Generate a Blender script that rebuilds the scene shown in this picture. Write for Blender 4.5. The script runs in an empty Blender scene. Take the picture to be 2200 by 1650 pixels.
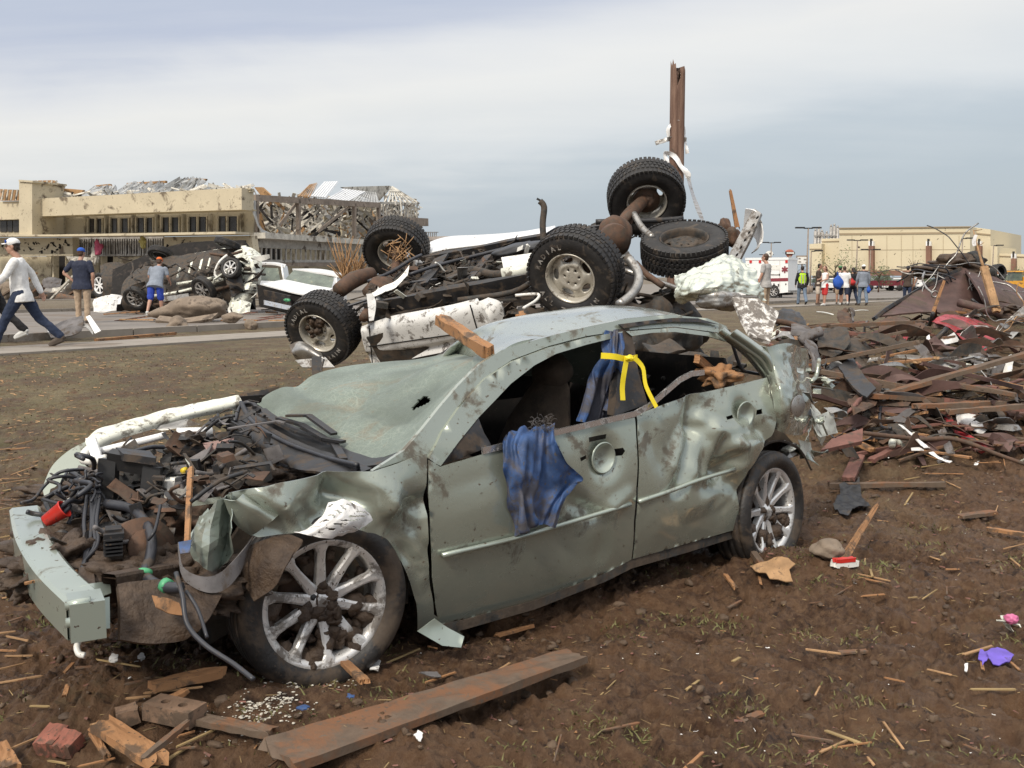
import bpy, bmesh, math, random
import numpy as np
from mathutils import Vector, Matrix, noise
from mathutils.geometry import delaunay_2d_cdt
V = Vector
sc = bpy.context.scene
col = sc.collection
rad = math.radians

# ---------------------------------------------------------------- camera
F = 2100.0; HY = 595.0; CZ = 1.55
PITCH = math.atan((825-HY)/F); CP, SP = math.cos(PITCH), math.sin(PITCH)
cam = bpy.data.cameras.new('camera'); camo = bpy.data.objects.new('camera', cam); col.objects.link(camo)
camo.location = (0, 0, CZ); camo.rotation_euler = (math.pi/2-PITCH, 0, 0)
cam.sensor_width = 36; cam.lens = 36*F/2200; cam.clip_end = 5000; cam.clip_start = .05
sc.camera = camo

# ---------------------------------------------------------------- sky, sun, exposure
SUN_EL, SUN_AZ = 43, 208          # azimuth from +Y clockwise: behind the camera, to the left
w = bpy.data.worlds.new('World'); sc.world = w; w.use_nodes = True
nt = w.node_tree; nt.nodes.clear()
def N(t, **k):
    n = nt.nodes.new(t)
    for a, b in k.items(): setattr(n, a, b)
    return n
L = lambda a, b: nt.links.new(a, b)
out = N('ShaderNodeOutputWorld'); bg = N('ShaderNodeBackground'); L(bg.outputs[0], out.inputs[0])
bg.inputs[1].default_value = .1
sky = N('ShaderNodeTexSky', sky_type='NISHITA', sun_disc=False, sun_elevation=rad(SUN_EL), sun_rotation=rad(SUN_AZ), air_density=1.4, dust_density=2.5)
tc = N('ShaderNodeTexCoord'); sep = N('ShaderNodeSeparateXYZ'); L(tc.outputs['Generated'], sep.inputs[0])
def Mth(op, a, b=None, c=None, clamp=False):
    n = N('ShaderNodeMath', operation=op, use_clamp=clamp)
    for i, v in enumerate((a, b, c)):
        if v is None: continue
        if hasattr(v, 'is_output'): L(v, n.inputs[i])
        else: n.inputs[i].default_value = v
    return n.outputs[0]
def Mix(f, a, b):
    n = N('ShaderNodeMix', data_type='RGBA')
    for i, v in ((0, f), (6, a), (7, b)):
        if hasattr(v, 'is_output'): L(v, n.inputs[i])
        elif i == 0: n.inputs[0].default_value = v
        else: n.inputs[i].default_value = (*v, 1)
    return n.outputs[2]
# cloud layers lie on flat decks: divide the direction by its height
zz = Mth('MAXIMUM', sep.outputs[2], .0); den = Mth('ADD', zz, .12)
cx = Mth('DIVIDE', sep.outputs[0], den); cy = Mth('DIVIDE', sep.outputs[1], den)
comb = N('ShaderNodeCombineXYZ'); L(cx, comb.inputs[0]); L(cy, comb.inputs[1])
n1 = N('ShaderNodeTexNoise'); L(comb.outputs[0], n1.inputs[0]); n1.inputs['Scale'].default_value = .8; n1.inputs['Detail'].default_value = 8; n1.inputs['Roughness'].default_value = .55; n1.inputs['Distortion'].default_value = .3
mp2 = N('ShaderNodeMapping'); L(comb.outputs[0], mp2.inputs[0]); mp2.inputs[3].default_value = (.35, 1.6, 1); mp2.inputs[1].default_value = (3.3, 1.2, 0); mp2.inputs[2].default_value = (0, 0, .12)
n2 = N('ShaderNodeTexNoise'); L(mp2.outputs[0], n2.inputs[0]); n2.inputs['Scale'].default_value = 1.3; n2.inputs['Detail'].default_value = 9; n2.inputs['Roughness'].default_value = .55
# elevation profile: blue-grey low band, bright band, darker deck above
el = Mth('ADD', sep.outputs[2], Mth('MULTIPLY', Mth('SUBTRACT', n1.outputs[0], .5), .10))
el = Mth('ADD', el, Mth('MULTIPLY', sep.outputs[0], -.13))
ramp = N('ShaderNodeValToRGB'); L(el, ramp.inputs[0]); cr = ramp.color_ramp; cr.interpolation = 'LINEAR'
SKY = [(0.0, (4.3, 4.9, 5.45)), (.06, (4.4, 5.0, 5.6)), (.10, (4.9, 5.45, 6.0)), (.13, (6.3, 6.6, 6.9)), (.195, (7.9, 7.8, 7.6)), (.225, (6.9, 7.0, 7.3)), (.255, (4.9, 5.3, 6.4)), (.31, (4.7, 5.2, 6.3)), (.45, (7.0, 7.4, 8.2)), (.8, (14.5, 14.0, 13.4))]
while len(cr.elements) < len(SKY): cr.elements.new(.5)
for e, (p_, c_) in zip(cr.elements, SKY): e.position = p_; e.color = (c_[0]/18, c_[1]/18, c_[2]/18, 1)
sclm = N('ShaderNodeVectorMath', operation='SCALE'); L(ramp.outputs[0], sclm.inputs[0]); sclm.inputs['Scale'].default_value = 18
wisp = Mth('MULTIPLY', Mth('SUBTRACT', n2.outputs[0], .42, clamp=True), 2.6, clamp=True)
lowm = Mth('SUBTRACT', 1.0, Mth('MULTIPLY', Mth('ABSOLUTE', Mth('SUBTRACT', el, .2)), 7.0), clamp=True)
c1 = Mix(Mth('MULTIPLY', wisp, lowm), sclm.outputs[0], (7.9, 7.9, 7.8))
skys = N('ShaderNodeVectorMath', operation='SCALE'); L(sky.outputs[0], skys.inputs[0]); skys.inputs['Scale'].default_value = 1.0
L(Mix(.88, skys.outputs[0], c1), bg.inputs[0])

sun = bpy.data.lights.new('sun', 'SUN'); suno = bpy.data.objects.new('sun', sun); col.objects.link(suno)
sun.energy = 2.5; sun.angle = rad(11); sun.color = (1, .91, .78)
sd = V((math.sin(rad(SUN_AZ))*math.cos(rad(SUN_EL)), math.cos(rad(SUN_AZ))*math.cos(rad(SUN_EL)), math.sin(rad(SUN_EL))))
suno.rotation_euler = (-sd).to_track_quat('-Z', 'Y').to_euler(); suno.location = (0, -5, 20)
sc.view_settings.view_transform = 'Standard'; sc.view_settings.look = 'None'; sc.view_settings.exposure = .20; sc.view_settings.gamma = 1

# ---------------------------------------------------------------- projection helpers
def ray(px, py):
    a = (px-1100)/F; b = (825-py)/F
    return V((a, CP+b*SP, -SP+b*CP))
C0 = V((0, 0, CZ))
def P(px, py, d): return C0+ray(px, py)*d
def smooth(a, b, x):
    t = np.clip((x-a)/(b-a), 0, 1); return t*t*(3-2*t)
def gz(x, y):
    """smooth ground height: a low muddy foreground, a lawn bank, a flat beyond, the debris mound on the right"""
    x = np.asarray(x, float); y = np.asarray(y, float)
    z = .40*smooth(7.2, 14, y) - .15*smooth(30, 47, y) - .25*smooth(47, 72, y) - .25*smooth(72, 180, y)
    z = z + .80*np.exp(-(((x-5.9)/2.4)**2+((y-11.5)/2.2)**2)) + .22*np.exp(-(((x-7.6)/2.0)**2+((y-10.5)/2.0)**2))
    z = z + .62*np.exp(-(((x-3.5)/1.3)**2+((y-9.2)/1.7)**2))
    z = z + .16*np.exp(-(((x+1.35)/.45)**2+((y-3.35)/.35)**2)) + .10*np.exp(-(((x+.55)/.5)**2+((y-2.95)/.25)**2))
    z = z + .13*np.exp(-(((x-1.5)/.36)**2+((y-5.0)/.26)**2)) + .10*np.exp(-(((x+.62)/.32)**2+((y-3.22)/.16)**2)) + .05*np.exp(-(((x-.6)/.8)**2+((y-4.0)/.2)**2))
    z = z - .10*np.exp(-(((x-.35)/1.2)**2+((y-4.25)/.35)**2))
    return z
def G(px, py, h=0.0):
    """point of the ground under a pixel (h above it)"""
    r = ray(px, py); d = 1.0; last = d
    while d < 400:
        p = C0+r*d
        if p.z < float(gz(p.x, p.y))+h: break
        last = d; d *= 1.03
    a, b = last, d
    for _ in range(18):
        m = (a+b)/2; p = C0+r*m
        if p.z < float(gz(p.x, p.y))+h: b = m
        else: a = m
    return C0+r*b
def Gz(x, y): return float(gz(x, y))
class VP:
    """a vertical plane through two points of the place; pt() gives the point of it seen at a pixel"""
    def __init__(s, pa, da, pb, db, ya=HY, yb=HY):
        A = P(pa, ya, da); B = P(pb, yb, db)
        s.A = V((A.x, A.y, 0)); u = V((B.x-A.x, B.y-A.y, 0)); s.L = u.length; s.u = u.normalized(); s.n = V((-s.u.y, s.u.x, 0))
        if s.n.dot(s.A) < 0: s.n = -s.n
    def loc(s, S, z, o=0): q = s.A+s.u*S+s.n*o; return V((q.x, q.y, z))
    def pt(s, px, py, o=0):
        r = ray(px, py); return C0+r*((s.A+s.n*o-C0).dot(s.n)/r.dot(s.n))
    def sz(s, px, py, f=0):
        o = f if not callable(f) else 0
        for _ in range(4 if callable(f) else 1):
            q = s.pt(px, py, o); S, z = (q-s.A).dot(s.u), q.z
            if callable(f): o = f(S, z)
        return (S, z)

# ---------------------------------------------------------------- object helpers
ORG = {}
def link(o): col.objects.link(o); return o
def tag(o, label=None, cat=None, group=None, kind=None):
    for k, v in (('label', label), ('category', cat), ('group', group), ('kind', kind)):
        if v: o[k] = v
    return o
def thing(name, loc, label, cat, group=None):
    o = link(bpy.data.objects.new(name, None)); o.location = loc; o.empty_display_size = .1
    ORG[o] = V(loc); return tag(o, label, cat, group)
class MB:
    """collects vertices and faces; build() links them as ONE mesh object"""
    def __init__(s): s.v = []; s.f = []; s.m = []; s.fl = []; s.cur = 0; s.sm = True
    def vert(s, p): s.v.append(V(p)); return len(s.v)-1
    def face(s, idx): s.f.append(tuple(idx)); s.m.append(s.cur); s.fl.append(s.sm)
    def add(s, pts, faces):
        b = len(s.v); s.v += [V(p) for p in pts]
        for f in faces: s.face([b+i for i in f])
    def box(s, c, size, rot=None, taper=1.0):
        sm, s.sm = s.sm, False; hx, hy, hz = size[0]/2, size[1]/2, size[2]/2; c = V(c)
        pts = []
        for z in (-1, 1):
            k = taper if z > 0 else 1
            for x, y in ((-1, -1), (1, -1), (1, 1), (-1, 1)):
                q = V((x*hx*k, y*hy*k, z*hz)); pts.append(c+(rot @ q if rot else q))
        s.add(pts, [(3, 2, 1, 0), (4, 5, 6, 7), (0, 1, 5, 4), (1, 2, 6, 5), (2, 3, 7, 6), (3, 0, 4, 7)]); s.sm = sm; return s
    def bar(s, a, b, w, t, up=V((0, 0, 1)), seg=1, jag=0, rnd=None, taper=1.0):
        """a board from a to b, w wide, t thick; jag makes the ends ragged"""
        a, b = V(a), V(b); d = (b-a); l = d.length; d = d/l
        side = d.cross(up)
        if side.length < 1e-4: side = d.cross(V((1, 0, .1)))
        side.normalize(); nn = side.cross(d).normalized(); sm, s.sm = s.sm, False
        k = 6 if jag else 2; rings = []
        R_ = rnd or random; je = [[R_.uniform(0, jag) for _ in range(k)] for _ in (0, 1)]
        for i in range(seg+1):
            f = i/seg; row = []
            for face_ in (1, -1):
                for j in range(k):
                    u_ = (j/(k-1)-.5)*w*(1+(taper-1)*f); e = 0
                    if i == 0: e = je[0][j]
                    if i == seg: e = -je[1][j]
                    wob = (R_.uniform(-1, 1)*t*.12 if seg > 1 else 0)
                    row.append(a+d*(f*l+e)+side*(u_*face_)+nn*(face_*t/2+wob))
            rings.append(row)
        base = len(s.v); n = 2*k
        for r in rings: s.v += r
        for i in range(seg):
            for j in range(n):
                q = (j+1) % n; s.face((base+i*n+j, base+(i+1)*n+j, base+(i+1)*n+q, base+i*n+q))
        for i, rev in ((0, 0), (seg, 1)):
            for j in range(k-1):
                f = (base+i*n+j, base+i*n+j+1, base+i*n+n-2-j, base+i*n+n-1-j)
                s.face(f if not rev else f[::-1])
        s.sm = sm; return s
    def tube(s, pts, r, seg=8, smooth_=0, cap=True):
        pts = [V(p) for p in pts]
        rr = list(r) if hasattr(r, '__len__') else [r]*len(pts)
        if smooth_: pts, rr = crom(pts, smooth_, rr)
        n = len(pts); base = len(s.v); prev = None
        for i, p in enumerate(pts):
            t = (pts[min(i+1, n-1)]-pts[max(i-1, 0)])
            t = t.normalized() if t.length > 1e-9 else V((0, 0, 1))
            if prev is None: x = t.orthogonal().normalized()
            else: x = (prev-t*prev.dot(t)); x = x.normalized() if x.length > 1e-6 else t.orthogonal().normalized()
            prev = x; y = t.cross(x)
            for j in range(seg):
                a = 2*math.pi*j/seg; s.v.append(p+(x*math.cos(a)+y*math.sin(a))*rr[i])
        for i in range(n-1):
            for j in range(seg):
                q = (j+1) % seg; s.face((base+i*seg+j, base+i*seg+q, base+(i+1)*seg+q, base+(i+1)*seg+j))
        if cap:
            s.face([base+j for j in range(seg)][::-1]); s.face([base+(n-1)*seg+j for j in range(seg)])
        return s
    def lathe(s, prof, origin, axis, seg=32, closed=False, xref=None):
        """prof = [(r, a)]: radius and distance along the axis"""
        axis = V(axis).normalized(); x = V(xref) if xref else axis.orthogonal(); x = (x-axis*x.dot(axis)).normalized(); y = axis.cross(x); o = V(origin); base = len(s.v); n = len(prof)
        for r, a in prof:
            for j in range(seg):
                t = 2*math.pi*j/seg; s.v.append(o+axis*a+(x*math.cos(t)+y*math.sin(t))*r)
        for i in range(n if closed else n-1):
            k = (i+1) % n
            for j in range(seg):
                q = (j+1) % seg; s.face((base+i*seg+j, base+k*seg+j, base+k*seg+q, base+i*seg+q))
        return s
    def prism(s, poly, thick):
        """a flat 3D polygon given a thickness away from its front"""
        poly = [V(p) for p in poly]; n = sum(((poly[i]-poly[0]).cross(poly[i+1]-poly[0]) for i in range(1, len(poly)-1)), V()).normalized()
        k = len(poly); sm, s.sm = s.sm, False
        s.add(poly+[p-n*thick for p in poly], [tuple(range(k)), tuple(range(2*k-1, k-1, -1))]+[(i, i+k, (i+1) % k+k, (i+1) % k) for i in range(k)]); s.sm = sm; return s
    def blob(s, c, r, amp=.25, sub=3, seed=0, freq=1.0, rot=None, rough=.3):
        bm = bmesh.new(); bmesh.ops.create_icosphere(bm, subdivisions=sub, radius=1)
        c = V(c); r = V(r) if hasattr(r, '__len__') else V((r, r, r)); so = V((seed*3.7, seed*1.3, seed*2.9))
        base = len(s.v)
        for v in bm.verts:
            p = v.co.copy(); k = 1+amp*noise.noise(p*freq+so)*1.6+amp*rough*noise.noise(p*freq*3.1+so)+amp*rough*.5*noise.noise(p*freq*8+so)
            p = V((p.x*r.x, p.y*r.y, p.z*r.z))*k
            s.v.append(c+(rot @ p if rot else p))
        for f in bm.faces: s.face([base+v.index for v in f.verts])
        bm.free(); return s
    def build(s, name, mat, parent=None, loc=None):
        me = bpy.data.meshes.new(name); o = bpy.data.objects.new(name, me); link(o)
        org = V((0, 0, 0))
        if parent is not None: o.parent = parent; org = ORG.get(parent, V((0, 0, 0)))
        elif loc is not None: org = V(loc); o.location = org
        ORG[o] = org
        me.from_pydata([tuple(p-org) for p in s.v], [], s.f)
        for m in (mat if isinstance(mat, (list, tuple)) else [mat]): me.materials.append(m)
        me.polygons.foreach_set('material_index', s.m); me.polygons.foreach_set('use_smooth', s.fl)
        me.update(); return o
def crom(pts, k, vals=None):
    out_, vo = [], []; n = len(pts)
    for i in range(n-1):
        p0, p1, p2, p3 = pts[max(i-1, 0)], pts[i], pts[i+1], pts[min(i+2, n-1)]
        for j in range(k):
            t = j/k
            out_.append(.5*((2*p1)+(p2-p0)*t+(2*p0-5*p1+4*p2-p3)*t*t+(3*p1-p0-3*p2+p3)*t**3))
            if vals: vo.append(vals[i]*(1-t)+vals[i+1]*t)
    out_.append(pts[-1])
    if vals: vo.append(vals[-1]); return out_, vo
    return out_
def ridge(p, seed=0):
    q = V((p[0], p[1], p[2] if len(p) > 2 else 0))+V((seed*7.1, seed*3.3, seed*5.7))
    return (1-2.2*abs(noise.noise(q)))*.6+(1-2.2*abs(noise.noise(q*2.1+V((9, 3, 1)))))*.3+.12*noise.noise(q*6)
_FD = [[(V((random.Random(s*31+k).gauss(0, 1), random.Random(s*57+k+9).gauss(0, 1), random.Random(s*13+k+5).gauss(0, 1))).normalized(), random.Random(s*7+k).random()) for k in range(6)] for s in range(40)]
def fold(p, seed=0):
    """straight creases, as in sheet metal, stiff cloth or paper"""
    q = p+noise.noise_vector(p*.9+V((seed, 0, 0)))*.35; s = 0; f = .45
    for d, ph in _FD[seed % 40]:
        t = (q.dot(d)*f+ph) % 1.0; s += (abs(t-.5)*4-1)/(f*2.2+.6); f *= 1.62
    return s*.42
def junk(mb, c, s, q, flat=False):
    """one angular scrap: a creased plate, a bracket, a bent tube or a broken chunk"""
    k = q.random(); a = q.uniform(0, 6.28); dz = .25 if flat else .8
    e = V((math.cos(a), math.sin(a), q.uniform(-dz, dz))).normalized()*s*q.uniform(.5, 1.2); w_ = e.cross(V((q.uniform(-1, 1), q.uniform(-1, 1), 1.2))).normalized()*s*q.uniform(.25, .7); n = e.cross(w_).normalized()
    if k < .38: patch(mb, [[c-e, c+n*s*q.uniform(-.2, .3), c+e*q.uniform(.6, 1)], [c-e*.8+w_, c+w_+n*s*q.uniform(-.3, .4), c+e*.7+w_*q.uniform(.5, 1.2)]], 8, 3, s*.14, 1.2/s, q.randint(0, 39), s*.03)
    elif k < .58: mb.bar(c-e, c+e*.8, s*q.uniform(.08, .25), s*.06, up=n, seg=2, jag=s*.1, rnd=q); mb.bar(c+e*.7, c+e*.8+w_, s*q.uniform(.08, .2), s*.06, up=n, jag=s*.1, rnd=q)
    elif k < .78: mb.tube([c-e, c-e*.2+n*s*.2, c+e*.4+w_*.3, c+e+w_*q.uniform(-.6, .6)], s*q.uniform(.03, .10), 7, 3)
    elif k < .9: mb.box(c, (s*q.uniform(.4, .9), s*q.uniform(.3, .7), s*q.uniform(.08, .3)), Matrix.Rotation(a, 3, 'Z') @ Matrix.Rotation(q.uniform(-.6, .6), 3, 'X'), q.uniform(.7, 1))
    else: sm, mb.sm = mb.sm, False; mb.blob(c, (s*.5, s*.35, s*.25), .7, 2, q.randint(0, 99), 1.9, Matrix.Rotation(a, 3, 'Z'), .8); mb.sm = sm
def patch(mb, rows, nu=10, nv=10, amp=0, freq=4, seed=0, thick=.003, hole=None, kind='ridge', disp=None):
    """a sheet through a grid of 3D control points, crumpled along its normal, with a real thickness"""
    rows = [[V(p) for p in r] for r in rows]
    R1 = [crom(r, max(1, nu//(len(r)-1))) for r in rows]; nc = len(R1[0])
    cols_ = [crom([r[j] for r in R1], max(1, nv//(len(rows)-1))) for j in range(nc)]; nr = len(cols_[0])
    g = [[cols_[j][i] for j in range(nc)] for i in range(nr)]
    def nrm(i, j):
        a = g[min(i+1, nr-1)][j]-g[max(i-1, 0)][j]; b = g[i][min(j+1, nc-1)]-g[i][max(j-1, 0)]; n = b.cross(a)
        return n.normalized() if n.length > 1e-9 else V((0, 0, 1))
    NN = [[nrm(i, j) for j in range(nc)] for i in range(nr)]
    if amp:
        for i in range(nr):
            for j in range(nc):
                p = g[i][j]; a = amp(i/(nr-1), j/(nc-1)) if callable(amp) else amp
                d = .35*ridge(p*freq, seed)+.75*fold(p*freq, seed) if kind == 'ridge' else noise.noise(p*freq+V((seed*5.1, 0, 0)))*1.3+.5*noise.noise(p*freq*2.7+V((seed, 0, 0)))
                g[i][j] = p+NN[i][j]*(d*a+(disp(j/(nc-1), i/(nr-1)) if disp else 0))
    base = len(mb.v)
    for k in (0, 1):
        for i in range(nr):
            for j in range(nc): mb.v.append(g[i][j]-NN[i][j]*thick*k)
    m = nr*nc; gone = set()
    for i in range(nr-1):
        for j in range(nc-1):
            if hole and hole((i+.5)/(nr-1), (j+.5)/(nc-1)): gone.add((i, j))
    for i in range(nr-1):
        for j in range(nc-1):
            if (i, j) in gone: continue
            a = base+i*nc+j; f = (a, a+1, a+nc+1, a+nc)
            mb.face(f); mb.face(tuple(x+m for x in f[::-1]))
            for di, dj, e in ((-1, 0, (0, 1)), (1, 0, (2, 3)), (0, -1, (3, 0)), (0, 1, (1, 2))):
                ii, jj = i+di, j+dj
                if ii < 0 or jj < 0 or ii >= nr-1 or jj >= nc-1 or (ii, jj) in gone:
                    p, q = f[e[0]], f[e[1]]; sm, mb.sm = mb.sm, False; mb.add([mb.v[q], mb.v[p], mb.v[p+m], mb.v[q+m]], [(0, 1, 2, 3)]); mb.sm = sm
    return mb
def inpoly(x, y, poly):
    c = False; n = len(poly); j = n-1
    for i in range(n):
        xi, yi = poly[i]; xj, yj = poly[j]
        if (yi > y) != (yj > y) and x < (xj-xi)*(y-yi)/(yj-yi)+xi: c = not c
        j = i
    return c
def trifill(outline, holes, sp):
    def res(poly):
        o = []
        for i in range(len(poly)):
            a, b = V(poly[i]), V(poly[(i+1) % len(poly)]); k = max(1, int(math.ceil((b-a).length/sp)))
            for j in range(k): o.append(a.lerp(b, j/k))
        return o
    loops = [res(outline)]+[res(h) for h in holes]; vs, es, rng = [], [], []
    for lp in loops:
        b = len(vs); vs += lp; n = len(lp); es += [(b+i, b+(i+1) % n) for i in range(n)]
        rng.append((b, n))
    xs = [p[0] for p in outline]; ys = [p[1] for p in outline]; bound = np.array([[v.x, v.y] for v in vs]); R_ = random.Random(3)
    y = min(ys); k = 0
    while y < max(ys):
        x = min(xs)+(sp/2 if k % 2 else 0)
        while x < max(xs):
            qx, qy = x+R_.uniform(-.1, .1)*sp, y+R_.uniform(-.1, .1)*sp
            if inpoly(qx, qy, outline) and not any(inpoly(qx, qy, h) for h in holes) and np.min(np.hypot(bound[:, 0]-qx, bound[:, 1]-qy)) > sp*.55: vs.append(V((qx, qy)))
            x += sp
        y += sp*.87; k += 1
    r = delaunay_2d_cdt(vs, es, [], 0, 1e-6)
    v2 = r[0]; fs = []
    for f in r[2]:
        cx_ = sum(v2[i].x for i in f)/len(f); cy_ = sum(v2[i].y for i in f)/len(f)
        if inpoly(cx_, cy_, outline) and not any(inpoly(cx_, cy_, h) for h in holes): fs.append(tuple(f))
    return v2, fs
def panel(mb, outline, fr, f=0, holes=(), sp=.04, thick=.004, dent=None, px=True):
    """a panel whose outline was read off the photo, laid on a curved upright surface of frame fr"""
    o2 = [fr.sz(x, y, f) for x, y in outline] if px else list(outline)
    h2 = [[fr.sz(x, y, f) for x, y in h] for h in holes] if px else [list(h) for h in holes]
    v2, fs = trifill(o2, h2, sp); ff = f if callable(f) else (lambda S, z: f)
    b = len(mb.v); n = len(v2)
    for k in (0, 1):
        for q in v2:
            o = ff(q.x, q.y)+(dent(q.x, q.y) if dent else 0)+k*thick
            mb.v.append(fr.loc(q.x, q.y, o))
    cnt = {}
    for t in fs:
        a, c, d = (mb.v[b+i] for i in t[:3])
        if (c-a).cross(d-a).dot(fr.n) > 0: t = t[::-1]
        mb.face([b+i for i in t]); mb.face([b+n+i for i in t[::-1]])
        for i in range(len(t)): cnt[(t[i], t[(i+1) % len(t)])] = 1
    sm, mb.sm = mb.sm, False
    for (i, j) in cnt:
        if (j, i) not in cnt: mb.add([mb.v[b+j], mb.v[b+i], mb.v[b+n+i], mb.v[b+n+j]], [(0, 1, 2, 3)])
    mb.sm = sm; return mb

# ---------------------------------------------------------------- materials
MUD = (.066, .047, .032)
def mat(name, c, rough=.6, metal=0.0, var=.2, vs=6.0, dirt=0.0, ds=9.0, bump=.0, bs=40.0, coat=0.0, c2=None, dcol=MUD, emit=None, spec=.5, alpha=None, grain=None, drough=.75):
    m = bpy.data.materials.new(name); m.use_nodes = True; t = m.node_tree; b = t.nodes['Principled BSDF']
    tc_ = t.nodes.new('ShaderNodeTexCoord'); l = t.links.new; src = tc_.outputs['Object']
    if grain:
        mp = t.nodes.new('ShaderNodeMapping'); l(src, mp.inputs[0]); mp.inputs[3].default_value = grain; src2 = mp.outputs[0]
    else: src2 = src
    def nz(s, det=6, r=.6, dist=0, so=None):
        n = t.nodes.new('ShaderNodeTexNoise'); l(so or src2, n.inputs[0]); n.inputs['Scale'].default_value = s; n.inputs['Detail'].default_value = det; n.inputs['Roughness'].default_value = r; n.inputs['Distortion'].default_value = dist; return n.outputs[0]
    def mix(f, a, b_):
        n = t.nodes.new('ShaderNodeMix'); n.data_type = 'RGBA'
        for i, v in ((0, f), (6, a), (7, b_)):
            if hasattr(v, 'is_output'): l(v, n.inputs[i])
            elif i == 0: n.inputs[0].default_value = v
            else: n.inputs[i].default_value = (*v, 1)
        return n.outputs[2]
    def mr(x, a, b_, c_=0, d=1):
        n = t.nodes.new('ShaderNodeMapRange'); l(x, n.inputs[0])
        for i, v in enumerate((a, b_, c_, d)): n.inputs[i+1].default_value = v
        return n.outputs[0]
    def fm(x, y, op='MULTIPLY'):
        n = t.nodes.new('ShaderNodeMath'); n.operation = op; l(x, n.inputs[0])
        if hasattr(y, 'is_output'): l(y, n.inputs[1])
        else: n.inputs[1].default_value = y
        return n.outputs[0]
    cb = c2 or tuple(x*(1-var*1.6) for x in c); ca = c if c2 else tuple(min(1, x*(1+var*.7)) for x in c)
    base = mix(mr(nz(vs), .3, .7), cb, ca); rr = None
    if dirt > 0:
        # splashes and smears: a coarse patch mask, and fine specks inside it
        A = mr(nz(ds, 8, .68, .4, src), .66-.30*dirt, .72-.26*dirt); S_ = mr(nz(ds*9, 3, .6, 0, src), .70-.12*dirt, .73-.12*dirt); A2 = fm(A, .85); mx = fm(A2, S_, 'MAXIMUM')
        dcn = mix(mr(nz(ds*3, so=src), .3, .7), tuple(x*.7 for x in dcol), tuple(x*1.35 for x in dcol))
        base = mix(mx, base, dcn); rr = mr(mx, 0, 1, rough, drough)
        if metal: l(mr(mx, 0, 1, metal, 0), b.inputs['Metallic'])
        if coat: l(mr(mx, 0, 1, coat, 0), b.inputs['Coat Weight'])
    else:
        b.inputs['Metallic'].default_value = metal; b.inputs['Coat Weight'].default_value = coat
        rr = mr(nz(vs*2.3), .3, .7, max(0, rough-.1), min(1, rough+.1))
    b.inputs['Coat Roughness'].default_value = .12
    l(base, b.inputs['Base Color']); l(rr, b.inputs['Roughness']); b.inputs['Specular IOR Level'].default_value = spec
    if bump > 0:
        bn = t.nodes.new('ShaderNodeBump'); bn.inputs['Strength'].default_value = 1; bn.inputs['Distance'].default_value = bump
        l(nz(bs, 8, .65), bn.inputs['Height']); l(bn.outputs[0], b.inputs['Normal'])
    if emit: b.inputs['Emission Color'].default_value = (*emit, 1); b.inputs['Emission Strength'].default_value = 1
    if alpha is not None: b.inputs['Alpha'].default_value = alpha
    return m
M = {}
M['paint'] = mat('car_paint', (.35, .385, .325), .27, .52, .05, 2, .36, 5.5, .0004, 60, coat=1.0, drough=.6, dcol=(.085, .065, .045))
M['paintclean'] = mat('car_paint_light', (.37, .42, .365), .3, .45, .05, 2, .28, 4, coat=.6)
M['under'] = mat('undercoat', (.05, .048, .044), .7, .1, .4, 14, .75, 7, .004, 40)
M['black'] = mat('black_plastic', (.022, .022, .024), .45, 0, .3, 9, .55, 6, .001, 50)
M['blackc'] = mat('black_trim', (.02, .02, .021), .4, 0, .3, 9, .2, 8)
def crackglass():
    m = mat('cracked_windscreen_glass', (.165, .205, .172), .5, 0, .2, 70, .30, 3, .003, 120, c2=(.13, .165, .145), dcol=(.20, .165, .12)); t = m.node_tree; l = t.links.new; b = t.nodes['Principled BSDF']; src = b.inputs['Base Color'].links[0].from_socket
    tc_ = t.nodes.new('ShaderNodeTexCoord'); last = src
    for sc_, th, c_, f_ in ((7, .020, (.36, .40, .34), .40), (30, .08, (.28, .32, .27), .5), (130, .18, (.26, .30, .25), .5)):
        v = t.nodes.new('ShaderNodeTexVoronoi'); v.feature = 'DISTANCE_TO_EDGE'; v.inputs['Scale'].default_value = sc_; l(tc_.outputs['Object'], v.inputs[0]); v.inputs['Randomness'].default_value = 1
        r = t.nodes.new('ShaderNodeMapRange'); l(v.outputs['Distance'], r.inputs[0]); r.inputs[1].default_value = 0; r.inputs[2].default_value = th; r.inputs[3].default_value = f_; r.inputs[4].default_value = 0
        x = t.nodes.new('ShaderNodeMix'); x.data_type = 'RGBA'; l(r.outputs[0], x.inputs[0]); l(last, x.inputs[6]); x.inputs[7].default_value = (*c_, 1); last = x.outputs[2]
    n = t.nodes.new('ShaderNodeTexNoise'); n.inputs['Scale'].default_value = 2.2; n.inputs['Detail'].default_value = 6; l(tc_.outputs['Object'], n.inputs[0])
    r = t.nodes.new('ShaderNodeMapRange'); l(n.outputs[0], r.inputs[0]); r.inputs[1].default_value = .42; r.inputs[2].default_value = .62; r.inputs[3].default_value = 0; r.inputs[4].default_value = .8
    x = t.nodes.new('ShaderNodeMix'); x.data_type = 'RGBA'; l(r.outputs[0], x.inputs[0]); l(last, x.inputs[6]); x.inputs[7].default_value = (.085, .105, .085, 1); l(x.outputs[2], b.inputs['Base Color']); return m
M['glass'] = crackglass()
M['tyre'] = mat('tyre_rubber', (.020, .019, .019), .62, 0, .3, 20, .35, 8, .0015, 60, dcol=(.07, .055, .042))
M['tyremud'] = mat('muddy_tyre_rubber', (.022, .02, .019), .5, 0, .3, 20, .60, 6, .004, 40)
M['alloy'] = mat('alloy_rim', (.72, .72, .71), .32, .55, .08, 8, .45, 7, 0, coat=.2)
M['alloymud'] = mat('muddy_alloy_rim', (.72, .71, .69), .35, .5, .08, 8, .55, 6, .002, 60)
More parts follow.
